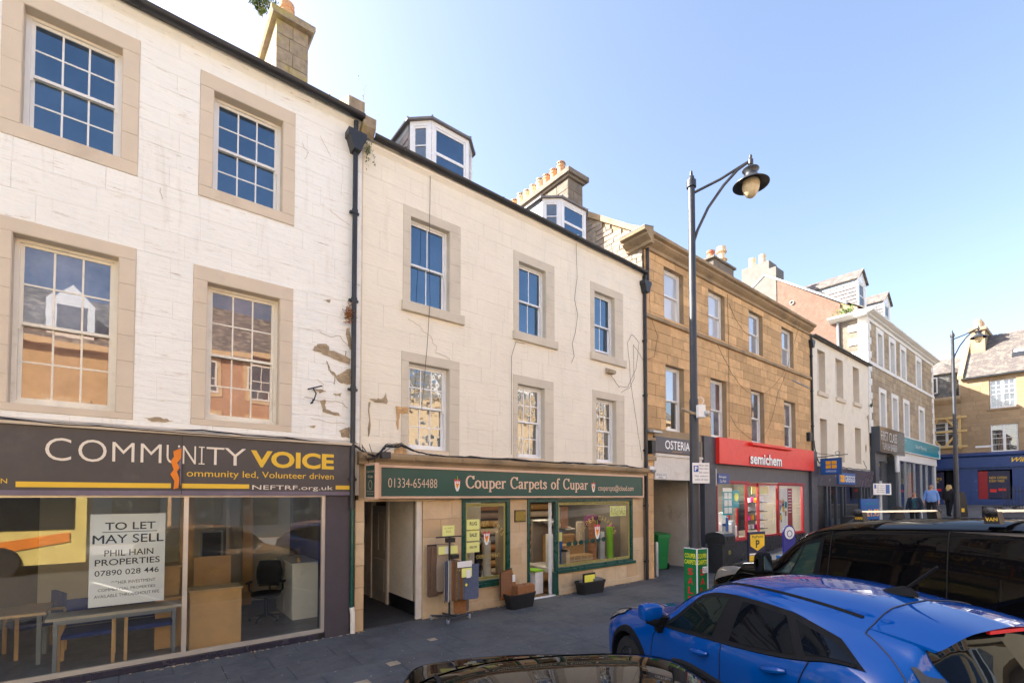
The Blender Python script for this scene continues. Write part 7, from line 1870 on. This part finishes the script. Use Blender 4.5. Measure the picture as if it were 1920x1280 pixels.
# ---- blue crossover
ST = [0, .06, .22, .5, .85, 1.15, 1.42, 1.62, 1.85, 2.15, 2.6, 3.05, 3.4, 3.68, 3.80, 3.86, 4.02, 4.12, 4.19]
RG = [
 # sill inner, sill, lower side, shoulder, belt, glass top, roof edge, roof mid, centre
 [(.50,.30),(.55,.36),(.58,.46),(.58,.56),(.55,.62),(.46,.66),(.36,.67),(.2,.68),(0,.69)],
 [(.60,.26),(.68,.32),(.71,.46),(.70,.60),(.66,.69),(.56,.73),(.44,.745),(.24,.76),(0,.765)],
 [(.70,.22),(.80,.29),(.82,.46),(.81,.64),(.74,.77),(.62,.82),(.48,.835),(.26,.85),(0,.855)],
 [(.72,.20),(.86,.28),(.885,.48),(.875,.68),(.78,.86),(.66,.90),(.50,.905),(.27,.92),(0,.925)],
 [(.72,.20),(.88,.28),(.90,.50),(.89,.74),(.80,.92),(.68,.955),(.52,.96),(.28,.975),(0,.98)],
 [(.72,.20),(.87,.28),(.895,.52),(.89,.76),(.84,.93),(.72,.985),(.56,.995),(.29,1.01),(0,1.015)],
 [(.72,.20),(.87,.28),(.89,.54),(.885,.77),(.86,.94),(.77,1.01),(.62,1.03),(.31,1.055),(0,1.06)],
 [(.72,.20),(.87,.28),(.89,.54),(.885,.78),(.87,.95),(.77,1.11),(.65,1.16),(.34,1.20),(0,1.215)],
 [(.72,.20),(.87,.28),(.89,.54),(.885,.78),(.87,.96),(.74,1.24),(.64,1.31),(.36,1.36),(0,1.375)],
 [(.72,.20),(.87,.28),(.89,.54),(.885,.79),(.875,.985),(.70,1.345),(.61,1.415),(.36,1.475),(0,1.49)],
 [(.72,.20),(.87,.28),(.89,.54),(.89,.80),(.875,1.02),(.68,1.365),(.59,1.43),(.35,1.51),(0,1.53)],
 [(.72,.20),(.87,.28),(.89,.54),(.90,.83),(.87,1.07),(.66,1.345),(.57,1.41),(.34,1.495),(0,1.52)],
 [(.72,.20),(.87,.28),(.90,.54),(.905,.86),(.86,1.13),(.645,1.315),(.555,1.375),(.33,1.465),(0,1.495)],
 [(.72,.21),(.86,.29),(.90,.54),(.90,.88),(.84,1.12),(.64,1.27),(.56,1.335),(.33,1.43),(0,1.46)],
 [(.72,.22),(.85,.30),(.89,.55),(.89,.89),(.82,1.09),(.64,1.22),(.57,1.30),(.34,1.41),(0,1.44)],
 [(.71,.23),(.84,.31),(.885,.55),(.885,.89),(.81,1.05),(.64,1.14),(.56,1.20),(.34,1.31),(0,1.34)],
 [(.70,.25),(.82,.33),(.86,.56),(.87,.88),(.79,.99),(.66,1.03),(.54,1.06),(.32,1.10),(0,1.12)],
 [(.66,.28),(.77,.36),(.82,.56),(.83,.84),(.77,.93),(.66,.955),(.52,.97),(.3,.985),(0,.99)],
 [(.58,.34),(.66,.42),(.70,.56),(.72,.78),(.68,.86),(.58,.88),(.46,.885),(.26,.89),(0,.895)]]
PB = Body(ST, RG)
kc = 1.13
blue = vehicle('parked_car', 'bright blue crossover car parked nose to the kerb in the foreground', 'car', (6.23, -4.40, -.11), 67, kc, PB, (.85, 3.42), .335, 'blue_car_paint')
arch(blue, PB, (.85, 3.42), .335)
# side glass: black surround first, then panes
for sd in (1, -1):
    g = MB()
    PB.patch([(1.44, 4.02), (2.45, 4.02), (2.42, 5.1), (1.98, 5.1)], 14, 6, sd, .003, g)
    PB.patch([(2.45, 4.02), (3.30, 4.02), (2.98, 5.06), (2.42, 5.1)], 12, 6, sd, .003, g)
    PB.patch([(3.30, 4.02), (3.66, 4.2), (3.40, 4.75), (2.98, 5.06)], 8, 6, sd, .003, g)
    fr_ = put('window_frame', g, 'car_trim', blue, smooth=2)
    put('side_window', PB.patch([(1.62, 4.12), (2.30, 4.12), (2.34, 4.93), (1.98, 4.90)], 12, 6, sd, .006), 'car_window', blue, smooth=2)
    put('side_window', PB.patch([(2.52, 4.12), (3.18, 4.12), (2.94, 4.88), (2.50, 4.93)], 10, 6, sd, .006), 'rear_screen', blue, smooth=2)
    put('side_window', PB.patch([(3.26, 4.14), (3.60, 4.26), (3.38, 4.6), (3.03, 4.86)], 8, 5, sd, .006), 'rear_screen', blue, smooth=2)
    put('shut_line', line(PB, [(1.36, 1.2), (1.34, 2.2), (1.38, 3.2), (1.50, 4.0)], .004, sd), 'black', blue)
    put('shut_line', line(PB, [(2.46, 1.2), (2.42, 2.5), (2.44, 4.0)], .004, sd), 'black', blue)
    put('shut_line', line(PB, [(3.0, 1.3), (3.05, 2.4), (3.22, 3.2), (3.30, 4.0)], .004, sd), 'black', blue)
    put('belt_moulding', line(PB, [(1.5, 4.02), (2.4, 4.03), (3.3, 4.03), (3.6, 4.2)], .009, sd, .006), 'car_trim', blue)
    put('roof_strip', line(PB, [(1.95, 6.25), (2.3, 6.3), (2.9, 6.3), (3.4, 6.3)], .016, sd, -.004), 'car_trim', blue)
    put('sill_cladding', PB.patch([(1.25, .6), (3.0, .6), (3.0, 1.45), (1.25, 1.45)], 12, 4, sd, .012), 'car_trim', blue, smooth=True)
    h = MB()
    for (hx, hr) in ((2.17, 3.42), (3.02, 3.62)):
        P_ = [PB.surf(hx-.12+.24*i/6, hr+.06*i/6, sd, .008+.026*math.sin(math.pi*i/6)) for i in range(7)]
        h.tube(P_, [.014, .022, .026, .027, .026, .022, .014], 8)
    put('door_handle', h, 'blue_car_paint', blue, smooth=True)
    hu = MB()
    for (hx, hr) in ((2.17, 3.38), (3.02, 3.58)):
        q_ = [PB.surf(hx+.10*math.cos(a*math.pi/6), hr+.17*math.sin(a*math.pi/6), sd, .002) for a in range(12)]
        c_ = PB.surf(hx, hr, sd, -.012); n = len(hu.v); hu.v += [tuple(v) for v in q_] + [tuple(c_)]
        for i in range(12): hu.f.append((n+i, n+(i+1) % 12, n+12))
    put('headlamp', PB.patch([(.10, 3.5), (.62, 3.9), (.66, 4.5), (.16, 4.6)], 8, 5, sd, .008), 'lamp_glass', blue, smooth=True)
    put('headlamp_rim', line(PB, [(.10, 3.5), (.62, 3.9), (.66, 4.5), (.16, 4.6), (.1, 3.5)], .008, sd, .008), 'car_trim', blue)
    # mirror
    def mp(a, b, c): return (-a, sd*b, c)
    mm = MB()
    sec = [(.89, .0, .0), (.895, .08, .065), (.93, .10, .085), (1.05, .115, .09), (1.09, .10, .075), (1.105, .0, .0)]
    N_ = 14
    for (yy, rx, rzz) in sec:
        for q in range(N_):
            a = 2*math.pi*q/N_; ca, sa = math.cos(a), math.sin(a); mm.v.append(mp(1.55+rx*abs(ca)**.6*(-1 if ca < 0 else .5), yy, 1.085+rzz*abs(sa)**.7*(1 if sa > 0 else -1)))
    for i in range(len(sec)-1):
        for q in range(N_): mm.f.append((i*N_+q, i*N_+(q+1) % N_, (i+1)*N_+(q+1) % N_, (i+1)*N_+q))
    mr = put('mirror', mm, 'blue_car_paint', blue, smooth=True)
    put('mirror_base', MB().prism([(-1.61, 1.04), (-1.47, 1.04), (-1.49, .90), (-1.56, .88)], sd*.82, sd*.93, 'y').add(MB().tube([mp(1.56, .98, .99), mp(1.56, .90, .93)], .03, 6)), 'car_trim', mr)
    put('mirror_lower', MB().tube([mp(1.56, .90, 1.01), mp(1.57, .98, .995), mp(1.56, 1.06, 1.01)], [.03, .045, .025], 10), 'car_trim', mr, smooth=True)
g = MB()
for sd in (1, -1): PB.patch([(1.36, 5.05), (1.98, 5.9), (2.10, 8), (1.36, 8)], 10, 10, sd, .003, g)
ws = MB()
for sd in (1, -1): ws.grid(lambda u, v: PB.surf(1.45 + (.62 if v > .5 else .62)*u - .10*(1-v)*0, 5.35+ (8-5.35)*v, sd, .005), 12, 12)
put('windscreen', ws, 'car_window', blue, smooth=2)
rwn = MB(); sdn = MB()
for sd in (1, -1):
    PB.patch([(4.06, 6.15), (3.815, 6.15), (3.815, 8), (4.06, 8)], 8, 8, sd, .006, rwn)
put('rear_window', rwn, 'rear_screen', blue, smooth=2)
# roof spoiler flowing on from the roof, side fins, high brake light
sp = MB()
def spf(u, v, top):
    e = abs(u-.5)*2; sd = 1 if u >= .5 else -1
    r = 8 - 2.1*e
    B = PB.surf(3.50, r, sd, .004)
    x = B.x - (.42 - .03*e**3)*v
    z = B.z + (.022*e*e - .03)*v - .03*v*v
    if not top: z -= .012 + .03*(1-v); x += .02*v
    return (x, B.y*(1-.03*v), z)
sp.grid(lambda u, v: spf(u, v, True), 32, 8); sp.grid(lambda u, v: spf(u, v, False), 32, 8)
for i in range(32): sp.quad(spf(i/32, 1, True), spf((i+1)/32, 1, True), spf((i+1)/32, 1, False), spf(i/32, 1, False))
for u in (0, 1):
    for i in range(8): sp.quad(spf(u, i/8, True), spf(u, (i+1)/8, True), spf(u, (i+1)/8, False), spf(u, i/8, False))
put('spoiler', sp, 'blue_car_paint', blue, smooth=True)
jl = MB()
for sd in (1, -1): line(PB, [(3.50, 5.35), (3.49, 6.2), (3.46, 7.0), (3.44, 8)], .0045, sd, .003, jl)
for sd in (1, -1): line(PB, [(3.50, 5.35), (3.62, 5.0), (3.80, 4.6), (3.98, 4.25)], .0045, sd, .003, jl)
put('spoiler_joint', jl, 'black', blue)
for sd in (1, -1):
    put('spoiler_fin', PB.patch([(4.10, 4.75), (4.14, 5.9), (3.90, 6.1), (3.80, 4.95)], 8, 8, sd, .010), 'fin_grey', blue, smooth=True)
    put('tail_lamp', PB.patch([(3.9, 3.3), (4.16, 3.3), (4.14, 4.2), (3.96, 4.3)], 6, 5, sd, .01), 'tail_red', blue, smooth=True)
put('brake_light', MB().box(-3.915, -3.895, -.17, .17, 1.392, 1.412), 'tail_red', blue)
sf_ = MB().lathe([(.0, 1.6)], (0, 0, 0), 3, 'z', False)
fin = MB()
N_ = 12
for (hh, rx, ry) in ((1.505, .135, .045), (1.525, .12, .034), (1.55, .07, .018), (1.565, .03, .01)):
    for q in range(N_):
        a = 2*math.pi*q/N_; fin.v.append((-3.30 + rx*math.cos(a)*(1.2 if math.cos(a) > 0 else .8) - (hh-1.515)*.5, ry*math.sin(a), hh))
for i in range(3):
    for q in range(N_): fin.f.append((i*N_+q, i*N_+(q+1) % N_, (i+1)*N_+(q+1) % N_, (i+1)*N_+q))
fin.f.append(tuple(36+q for q in range(N_)))
an = put('antenna_base', fin, 'car_trim', blue, smooth=True)
put('antenna_mast', MB().tube([(-3.33, 0, 1.56), (-3.53, 0, 1.73)], [.013, .009], 8), 'car_trim', an, smooth=True)
# ---- black van
SV = [0, .05, .25, .55, .95, 1.25, 1.5, 1.75, 2.0, 2.4, 3.3, 4.2, 4.8, 4.95, 4.97]
def ring(w0, zz):
    return [(w0[i], zz[i]) for i in range(9)]
RV = [
 ring([.60,.68,.72,.72,.68,.56,.42,.22,0],[.30,.36,.5,.70,.86,.93,.95,.96,.96]),
 ring([.68,.80,.84,.82,.76,.62,.46,.24,0],[.28,.34,.5,.74,.93,1.0,1.02,1.03,1.03]),
 ring([.72,.88,.92,.91,.84,.68,.50,.26,0],[.24,.32,.52,.80,1.02,1.08,1.10,1.11,1.11]),
 ring([.74,.92,.96,.95,.88,.72,.54,.27,0],[.22,.30,.52,.84,1.08,1.15,1.17,1.18,1.18]),
 ring([.74,.95,.98,.98,.92,.76,.58,.29,0],[.22,.30,.52,.86,1.10,1.20,1.22,1.235,1.24]),
 ring([.74,.96,.99,.985,.94,.80,.62,.31,0],[.22,.30,.52,.88,1.10,1.27,1.30,1.32,1.325]),
 ring([.74,.96,.99,.985,.95,.82,.68,.34,0],[.22,.30,.52,.88,1.10,1.42,1.50,1.54,1.55]),
 ring([.74,.96,.99,.985,.955,.84,.74,.38,0],[.22,.30,.52,.88,1.10,1.58,1.70,1.76,1.78]),
 ring([.74,.96,.99,.985,.96,.86,.77,.42,0],[.22,.30,.52,.88,1.10,1.68,1.80,1.88,1.90]),
 ring([.74,.96,.99,.985,.965,.87,.78,.44,0],[.22,.30,.52,.88,1.10,1.73,1.85,1.935,1.955]),
 ring([.74,.96,.99,.985,.965,.88,.79,.45,0],[.22,.30,.52,.88,1.10,1.76,1.87,1.96,1.98]),
 ring([.74,.96,.99,.985,.965,.88,.79,.45,0],[.22,.30,.52,.88,1.10,1.76,1.87,1.955,1.975]),
 ring([.74,.95,.98,.975,.955,.87,.78,.44,0],[.24,.31,.52,.88,1.10,1.74,1.85,1.93,1.95]),
 ring([.72,.92,.95,.95,.93,.84,.75,.42,0],[.26,.33,.52,.88,1.10,1.70,1.81,1.88,1.90]),
 ring([.68,.86,.90,.90,.88,.79,.70,.4,0],[.30,.37,.54,.88,1.08,1.64,1.74,1.8,1.82])]
VB = Body(SV, RV)
van = vehicle('parked_van', 'black panel van with two silver roof bars parked beyond the blue car', 'van', (10.09, -3.93, -.10), 68.4, 1.061, VB, (.98, 3.9), .345, 'black_van_paint')
arch(van, VB, (.98, 3.9), .345, .04, .09, .006)
for sd in (1, -1):
    put('window_frame', VB.patch([(1.36, 4.03), (2.06, 4.0), (2.12, 5.0), (1.80, 5.0)], 12, 8, sd, .003), 'car_trim', van, smooth=2)
    put('side_window', VB.patch([(1.46, 4.08), (1.70, 4.08), (1.80, 4.86), (1.76, 4.84)], 6, 8, sd, .006), 'van_pane', van, smooth=2) if 'van_pane' in MATS else None
    put('shut_line', line(VB, [(1.25, 1.2), (1.22, 2.5), (1.32, 4.0)], .005, sd), 'black', van)
    put('shut_line', line(VB, [(2.16, 1.2), (2.16, 3.5), (2.2, 4.6), (2.22, 5.35)], .006, sd), 'void', van)
    put('shut_line', line(VB, [(3.42, 1.2), (3.42, 3.5), (3.43, 4.6), (3.44, 5.35)], .006, sd), 'void', van)
    put('shut_line', line(VB, [(2.22, 5.12), (3.0, 5.12), (3.44, 5.12)], .005, sd), 'void', van)
    put('roof_gutter', line(VB, [(1.95, 5.55), (2.6, 5.5), (3.44, 5.5), (4.8, 5.5)], .012, sd, .004), 'black_van_paint', van)
    for a, b in ((2.2, 3.38), (3.48, 4.7)): put('pressed_panel', VB.patch([(a+.05, 4.05), (b-.05, 4.05), (b-.05, 4.93), (a+.05, 4.93)], 10, 6, sd, -.001), 'black_van_paint', van, smooth=2)
    put('side_moulding', line(VB, [(2.2, 2.55), (3.0, 2.55), (3.4, 2.55)], .016, sd, .006, line(VB, [(3.46, 2.55), (4.2, 2.55), (4.75, 2.55)], .016, sd, .006)), 'black_van_paint', van, smooth=True)
    put('slide_rail', line(VB, [(3.46, 3.62), (4.1, 3.62), (4.7, 3.62)], .010, sd, .004), 'void', van)
    put('headlamp', VB.patch([(.12, 3.1), (.66, 3.5), (.74, 4.1), (.2, 4.3)], 8, 5, sd, .008), 'lamp_glass', van, smooth=True)
    def mp(a, b, c): return (-a, sd*b, c)
    mb = MB(); N_ = 12
    for (yy, sx, sz) in ((.98, .5, .6), (1.02, 1, 1), (1.15, 1.05, 1.02), (1.20, .8, .85), (1.215, .3, .4)):
        for q in range(N_):
            a = 2*math.pi*q/N_; ca, sa = math.cos(a), math.sin(a)
            mb.v.append(mp(1.33 + .085*sx*(abs(ca)**.7)*(1 if ca > 0 else -1), yy, 1.26 + .17*sz*(abs(sa)**.6)*(1 if sa > 0 else -1)))
    for i in range(4):
        for q in range(N_): mb.f.append((i*N_+q, i*N_+(q+1) % N_, (i+1)*N_+(q+1) % N_, (i+1)*N_+q))
    mr = put('mirror', mb, 'car_trim', van, smooth=True)
    put('mirror_glass', MB().box(-1.425, -1.42, sd*1.03 if sd > 0 else sd*1.18, sd*1.18 if sd > 0 else sd*1.03, 1.14, 1.38), 'chrome', mr)
    put('mirror_arm', MB().tube([mp(1.36, 1.03, 1.14), mp(1.38, .96, 1.10)], .035, 6), 'car_trim', mr)
glass('van_pane', (.02, .045, .038), .0, ior=1.45)
for sd in (1, -1):
    put('side_window', VB.patch([(1.45, 4.10), (1.63, 4.10), (1.81, 4.86), (1.77, 4.84)], 6, 8, sd, .006), 'van_pane', van, smooth=2)
    put('side_window', VB.patch([(1.66, 4.10), (1.98, 4.10), (2.06, 4.86), (1.84, 4.86)], 8, 8, sd, .006), 'van_pane', van, smooth=2)
wsv = MB()
for sd in (1, -1): wsv.grid(lambda u, v: VB.surf(1.3+.62*u, 5.5+2.5*v, sd, .005), 12, 8)
put('windscreen', wsv, 'van_pane', van, smooth=2)
for i, s_ in enumerate((2.48, 3.72)):
    br = put('roof_bar', MB().prism([(-s_-.03, 2.055), (-s_+.03, 2.055), (-s_+.025, 2.08), (-s_-.025, 2.08)], -.77, .77, 'y'), 'bar_alu', van)
    for sd in (1, -1):
        ft = put('bar_foot', MB().prism([(-s_-.06, 1.93), (-s_+.06, 1.93), (-s_+.045, 2.06), (-s_-.045, 2.06)], sd*.68, sd*.76, 'y'), 'black', br)
        put('end_cap', MB().lathe([(.02, sd*.76), (.05, sd*.76), (.05, sd*.80), (.02, sd*.82)], (-s_, 0, 2.06), 10, 'y'), 'black', br)
        if sd > 0: text('VAN', 0, 1, 1.96, 2.0, 0, 'sign_yellow', br, fn=lambda p, s_=s_: (-s_+.045-.09*p[0], .762, p[2]), off=.02)
fs_ = MB()
for x in (2.9, 4.1): fs_.cbox(-x-.2, -x+.2, -.6, .6, 1.96, 1.985, .01, 'z')
# ---- black car at the bottom edge
dark = vehicle('parked_car', 'glossy black car whose roof shows at the bottom edge of the view', 'car', (2.97, -4.76, -.12), 62, 1.13, Body([s*.98 for s in ST], [[(l, z if z < .9 else .9+(z-.9)*.86) for l, z in r] for r in RG]), (.85, 3.3), .32, 'black_car_paint')
DB = Body([s*.98 for s in ST], [[(l, z if z < .9 else .9+(z-.9)*.86) for l, z in r] for r in RG])
for sd in (1, -1):
    put('side_window', DB.patch([(1.6, 4.12), (3.2, 4.12), (2.94, 4.9), (1.98, 4.9)], 14, 6, sd, .006), 'car_window', dark, smooth=2)
    put('roof_rail', line(DB, [(1.98, 6.0), (2.6, 6.0), (3.3, 6.0)], .012, sd, .004), 'car_trim', dark)
wsd = MB()
for sd in (1, -1): wsd.grid(lambda u, v: DB.surf(1.42+.55*u, 5.4+2.6*v, sd, .005), 12, 8)
put('windscreen', wsd, 'car_window', dark, smooth=2)
blue.scale = (1.13*.955, 1.13, 1.13); blue.rotation_euler = (0, R(1.0), R(67))
van.scale = (1.061*1.17, 1.061, 1.061); van.rotation_euler = (0, R(2.2), R(68.4))
dark.scale = (1.13, 1.13, 1.17); dark.rotation_euler = (0, R(1.0), R(62))
# ================================================================== PEOPLE
def person(x, y, rz, H, label, top, bottom, hair, hairstyle, pose='walk', belly=1.0, fem=False, jacket=None):
    k = H/1.75
    t = thing('person', label, 'person', (x, y, gz(x)), R(rz), world=False); t.scale = (k, k, k)
    st = .16 if pose == 'walk' else .04
    V = [(0,0,.95),(0,0,1.08),(0,.0,1.25),(0,.0,1.42),(0,-.01,1.50),(0,-.02,1.56),(0,-.03,1.64),(0,-.03,1.71),
         (.10,0,.90),(.11,-st*.6,.50),(.11,-st*.5+.02,.10),(.11,-st*.5-.12,.04),
         (-.10,0,.90),(-.11,st*.5,.50),(-.11,st+.04,.12),(-.11,st-.08,.05),
         (.17,0,1.40),(.24,.03,1.15),(.26,-.05,.92),(.26,-.07,.84),
         (-.17,0,1.40),(-.24,-.02,1.15),(-.27,-.12,.93),(-.27,-.15,.85)]
    E = [(0,1),(1,2),(2,3),(3,4),(4,5),(5,6),(6,7),(0,8),(8,9),(9,10),(10,11),(0,12),(12,13),(13,14),(14,15),(3,16),(16,17),(17,18),(18,19),(3,20),(20,21),(21,22),(22,23)]
    b = belly; w_ = .9 if fem else 1
    RD = [(.15*b,.11*b),(.155*b,.125*b),(.165*w_,.115),(.15*w_,.09),(.055,.055),(.055,.06),(.078,.095),(.06,.075),
          (.085,.09),(.06,.062),(.04,.045),(.035,.03),(.085,.09),(.06,.062),(.04,.045),(.035,.03),
          (.06,.06),(.042,.042),(.03,.03),(.03,.035),(.06,.06),(.042,.042),(.03,.03),(.03,.035)]
    me = bpy.data.meshes.new('body'); me.from_pydata(V, E, [])
    o = bpy.data.objects.new('body', me); COL.objects.link(o)
    m1 = o.modifiers.new('s', 'SKIN'); m1.use_smooth_shade = True
    for i, r in enumerate(RD): me.skin_vertices[0].data[i].radius = r
    me.skin_vertices[0].data[0].use_root = True
    m2 = o.modifiers.new('d', 'SUBSURF'); m2.levels = 2; m2.render_levels = 2
    bpy.context.view_layer.update()
    em = bpy.data.meshes.new_from_object(o.evaluated_get(bpy.context.evaluated_depsgraph_get()))
    bpy.data.objects.remove(o)
    vs = [v.co.copy() for v in em.vertices]; fs = [tuple(p.vertices) for p in em.polygons]; ns = [v.normal.copy() for v in em.vertices]
    mb = MB(); mb.v = [tuple(v) for v in vs]; mb.f = fs
    put('body', mb, 'skin', t, smooth=2)
    def cloth(name, cond, m, off):
        sel = [f for f in fs if all(cond(vs[i]) for i in f)]; used = sorted({i for f in sel for i in f}); mp_ = {i: n for n, i in enumerate(used)}
        q = MB(); q.v = [tuple(vs[i]+ns[i]*off) for i in used]; q.f = [tuple(mp_[i] for i in f) for f in sel]
        put(name, q, m, t, smooth=2)
    cloth('trousers', lambda v: .07 < v.z < .99 and abs(v.x) < .215, bottom, .014)
    cloth('shirt', lambda v: (.92 < v.z < 1.47 and abs(v.x) < .21) or (abs(v.x) >= .165 and 1.0 < v.z < 1.5), top, .02)
    if jacket: cloth('jacket', lambda v: (.86 < v.z < 1.48 and (abs(v.x) > .05 or v.y > .0) and abs(v.x) < .21) or (abs(v.x) >= .165 and .92 < v.z < 1.5), jacket, .032)
    cloth('shoes', lambda v: v.z < .11, 'shoe', .012)
    hm = MB()
    if hairstyle == 'bald':
        cloth('hair', lambda v: v.z > 1.60 and v.y > .01 and v.z < 1.70, hair, .006)
    else:
        cloth('hair', lambda v: v.z > 1.69 or (v.z > 1.585 and v.y > -.045), hair, .022)
        if hairstyle == 'long':
            rr = random.Random(2); q = MB()
            for i in range(46):
                a = rr.uniform(-.2, math.pi+.2); x_, y_ = .085*math.cos(a), -.02+.09*math.sin(a)
                q.tube([(x_*.8, y_*.8, 1.72), (x_*1.15, y_*1.15, 1.62), (x_*1.35, y_*1.3+.01, 1.50+rr.uniform(-.03, .03)), (x_*1.2+rr.uniform(-.03, .03), y_*1.3+.02, 1.40+rr.uniform(-.05, .05))], [.012, .018, .018, .006], 5)
            put('hair_lock', q, hair, t, smooth=True)
    f = MB().tube([(0, -.115, 1.64), (0, -.135, 1.615)], [.01, .014], 6)
    put('nose', f, 'skin', t, smooth=True)
    put('eye', MB().lathe([(0, 0), (.011, .004), (0, .008)], (.033, -.112, 1.645), 8, 'y').lathe([(0, 0), (.011, .004), (0, .008)], (-.033, -.112, 1.645), 8, 'y'), 'ink', t)
    put('mouth', MB().box(-.024, .024, -.113, -.106, 1.580, 1.587), 'frame_red', t)
    put('ear', MB().lathe([(0, .078), (.022, .082), (.018, .092), (0, .094)], (0, -.02, 1.635), 8, 'x').lathe([(0, -.078), (.022, -.082), (.018, -.092), (0, -.094)], (0, -.02, 1.635), 8, 'x'), 'skin', t)
    for sx, px_, py_ in ((1, .26, -.07), (-1, -.27, -.15)):
        for q in range(4):
            L_ = (.075, .085, .08, .062)[q]
            put('finger', MB().tube([(px_, py_-.022+q*.015, .83), (px_+.004, py_-.026+q*.015, .83-L_*.55), (px_-sx*.012, py_-.028+q*.015, .83-L_)], [.009, .008, .006], 5), 'skin', t, smooth=True)
        put('thumb', MB().tube([(px_, py_-.02, .86), (px_-sx*.02, py_-.045, .825), (px_-sx*.02, py_-.05, .795)], [.01, .009, .007], 5), 'skin', t, smooth=True)
    return t
pm = person(32.2, -2.95, -80, 1.93, 'stout man in a light blue shirt and dark trousers walking towards us', 'shirt_blue', 'trouser_black', 'grey_hair', 'bald', belly=1.3)
pw_ = person(28.8, -2.95, -85, 1.78, 'grey haired woman in dark jacket and teal top with a bag and stick', 'top_teal', 'trouser_black', 'grey_hair', 'short', belly=1.15, fem=True, jacket='jacket_navy')
pb = person(36.2, -3.0, 70, 1.84, 'blonde woman in black seen from behind beside the far lamp', 'jacket_navy', 'trouser_black', 'blonde_hair', 'long', belly=1.1, fem=True, jacket='black_fabric')
bg_ = thing('shoulder_bag', 'small dark bag hanging at the grey haired womans hip', 'bag', (28.6, -3.1, gz(28.6)+.9)); put('bag', MB().cbox(28.5, 28.6, -3.05, -2.8, gz(28.6)+.82, gz(28.6)+1.02, .02, 'x'), 'black_fabric', bg_)
put('strap', MB().tube([(28.55, -2.92, gz(28.6)+1.02), (28.62, -2.95, gz(28.6)+1.25), (28.68, -3.1, gz(28.6)+1.48)], .012, 5), 'black', bg_)
tag(put('walking_stick', MB().tube([(28.55, -3.25, gz(28.6)+.9), (28.5, -3.3, gz(28.5))], .014, 6), 'sign_white'), 'pale walking stick held by the grey haired woman', 'walking stick')

# ================================================================== litter, gum and grit on the pavement and dust in the corners
gr = MB(); gm = MB(); rr = random.Random(77)
for k in range(1500):
    x, y = rr.uniform(-3, 16), rr.uniform(-4.2, -.05)
    z = gz(x) + .0022; s_ = rr.choice((.004, .005, .006, .012)); a = rr.uniform(0, 3)
    t_ = gr if k % 5 else gm
    if k % 5 == 0: s_ = rr.uniform(.012, .022)
    t_.quad(*[(x + s_*math.cos(a+q*math.pi/3), y + s_*math.sin(a+q*math.pi/3), z) for q in range(6)])
gt = put('pavement_grit', gr, mat('grit_pale', (.34, .34, .33), .9, var=.3), kind='stuff', fixn=False)
tag(gt, 'pale specks of grit scattered over the grey pavement slabs', 'grit')
gt = put('chewing_gum', gm, mat('gum_dark', (.05, .05, .052), .8, var=.3), kind='stuff', fixn=False)
tag(gt, 'dark flattened gum spots scattered over the pavement slabs', 'gum')
dm_ = MB()
for k in range(260):
    x = rr.uniform(-3, 16); y = -.045 - abs(rr.gauss(0, .035)); 
    if 3.4 < x < 4.6 or 7.45 < x < 8.3 or 12.4 < x < 15.2: continue
    s_ = rr.uniform(.006, .022); dm_.box(x-s_, x+s_*1.4, y-s_, y+s_*.7, gz(x)+.001, gz(x)+rr.uniform(.004, .012))
gt = put('wall_foot_debris', dm_, 'bare_stone', kind='stuff', fixn=False)
tag(gt, 'grit and leaf crumbs gathered along the foot of the shop fronts', 'debris')
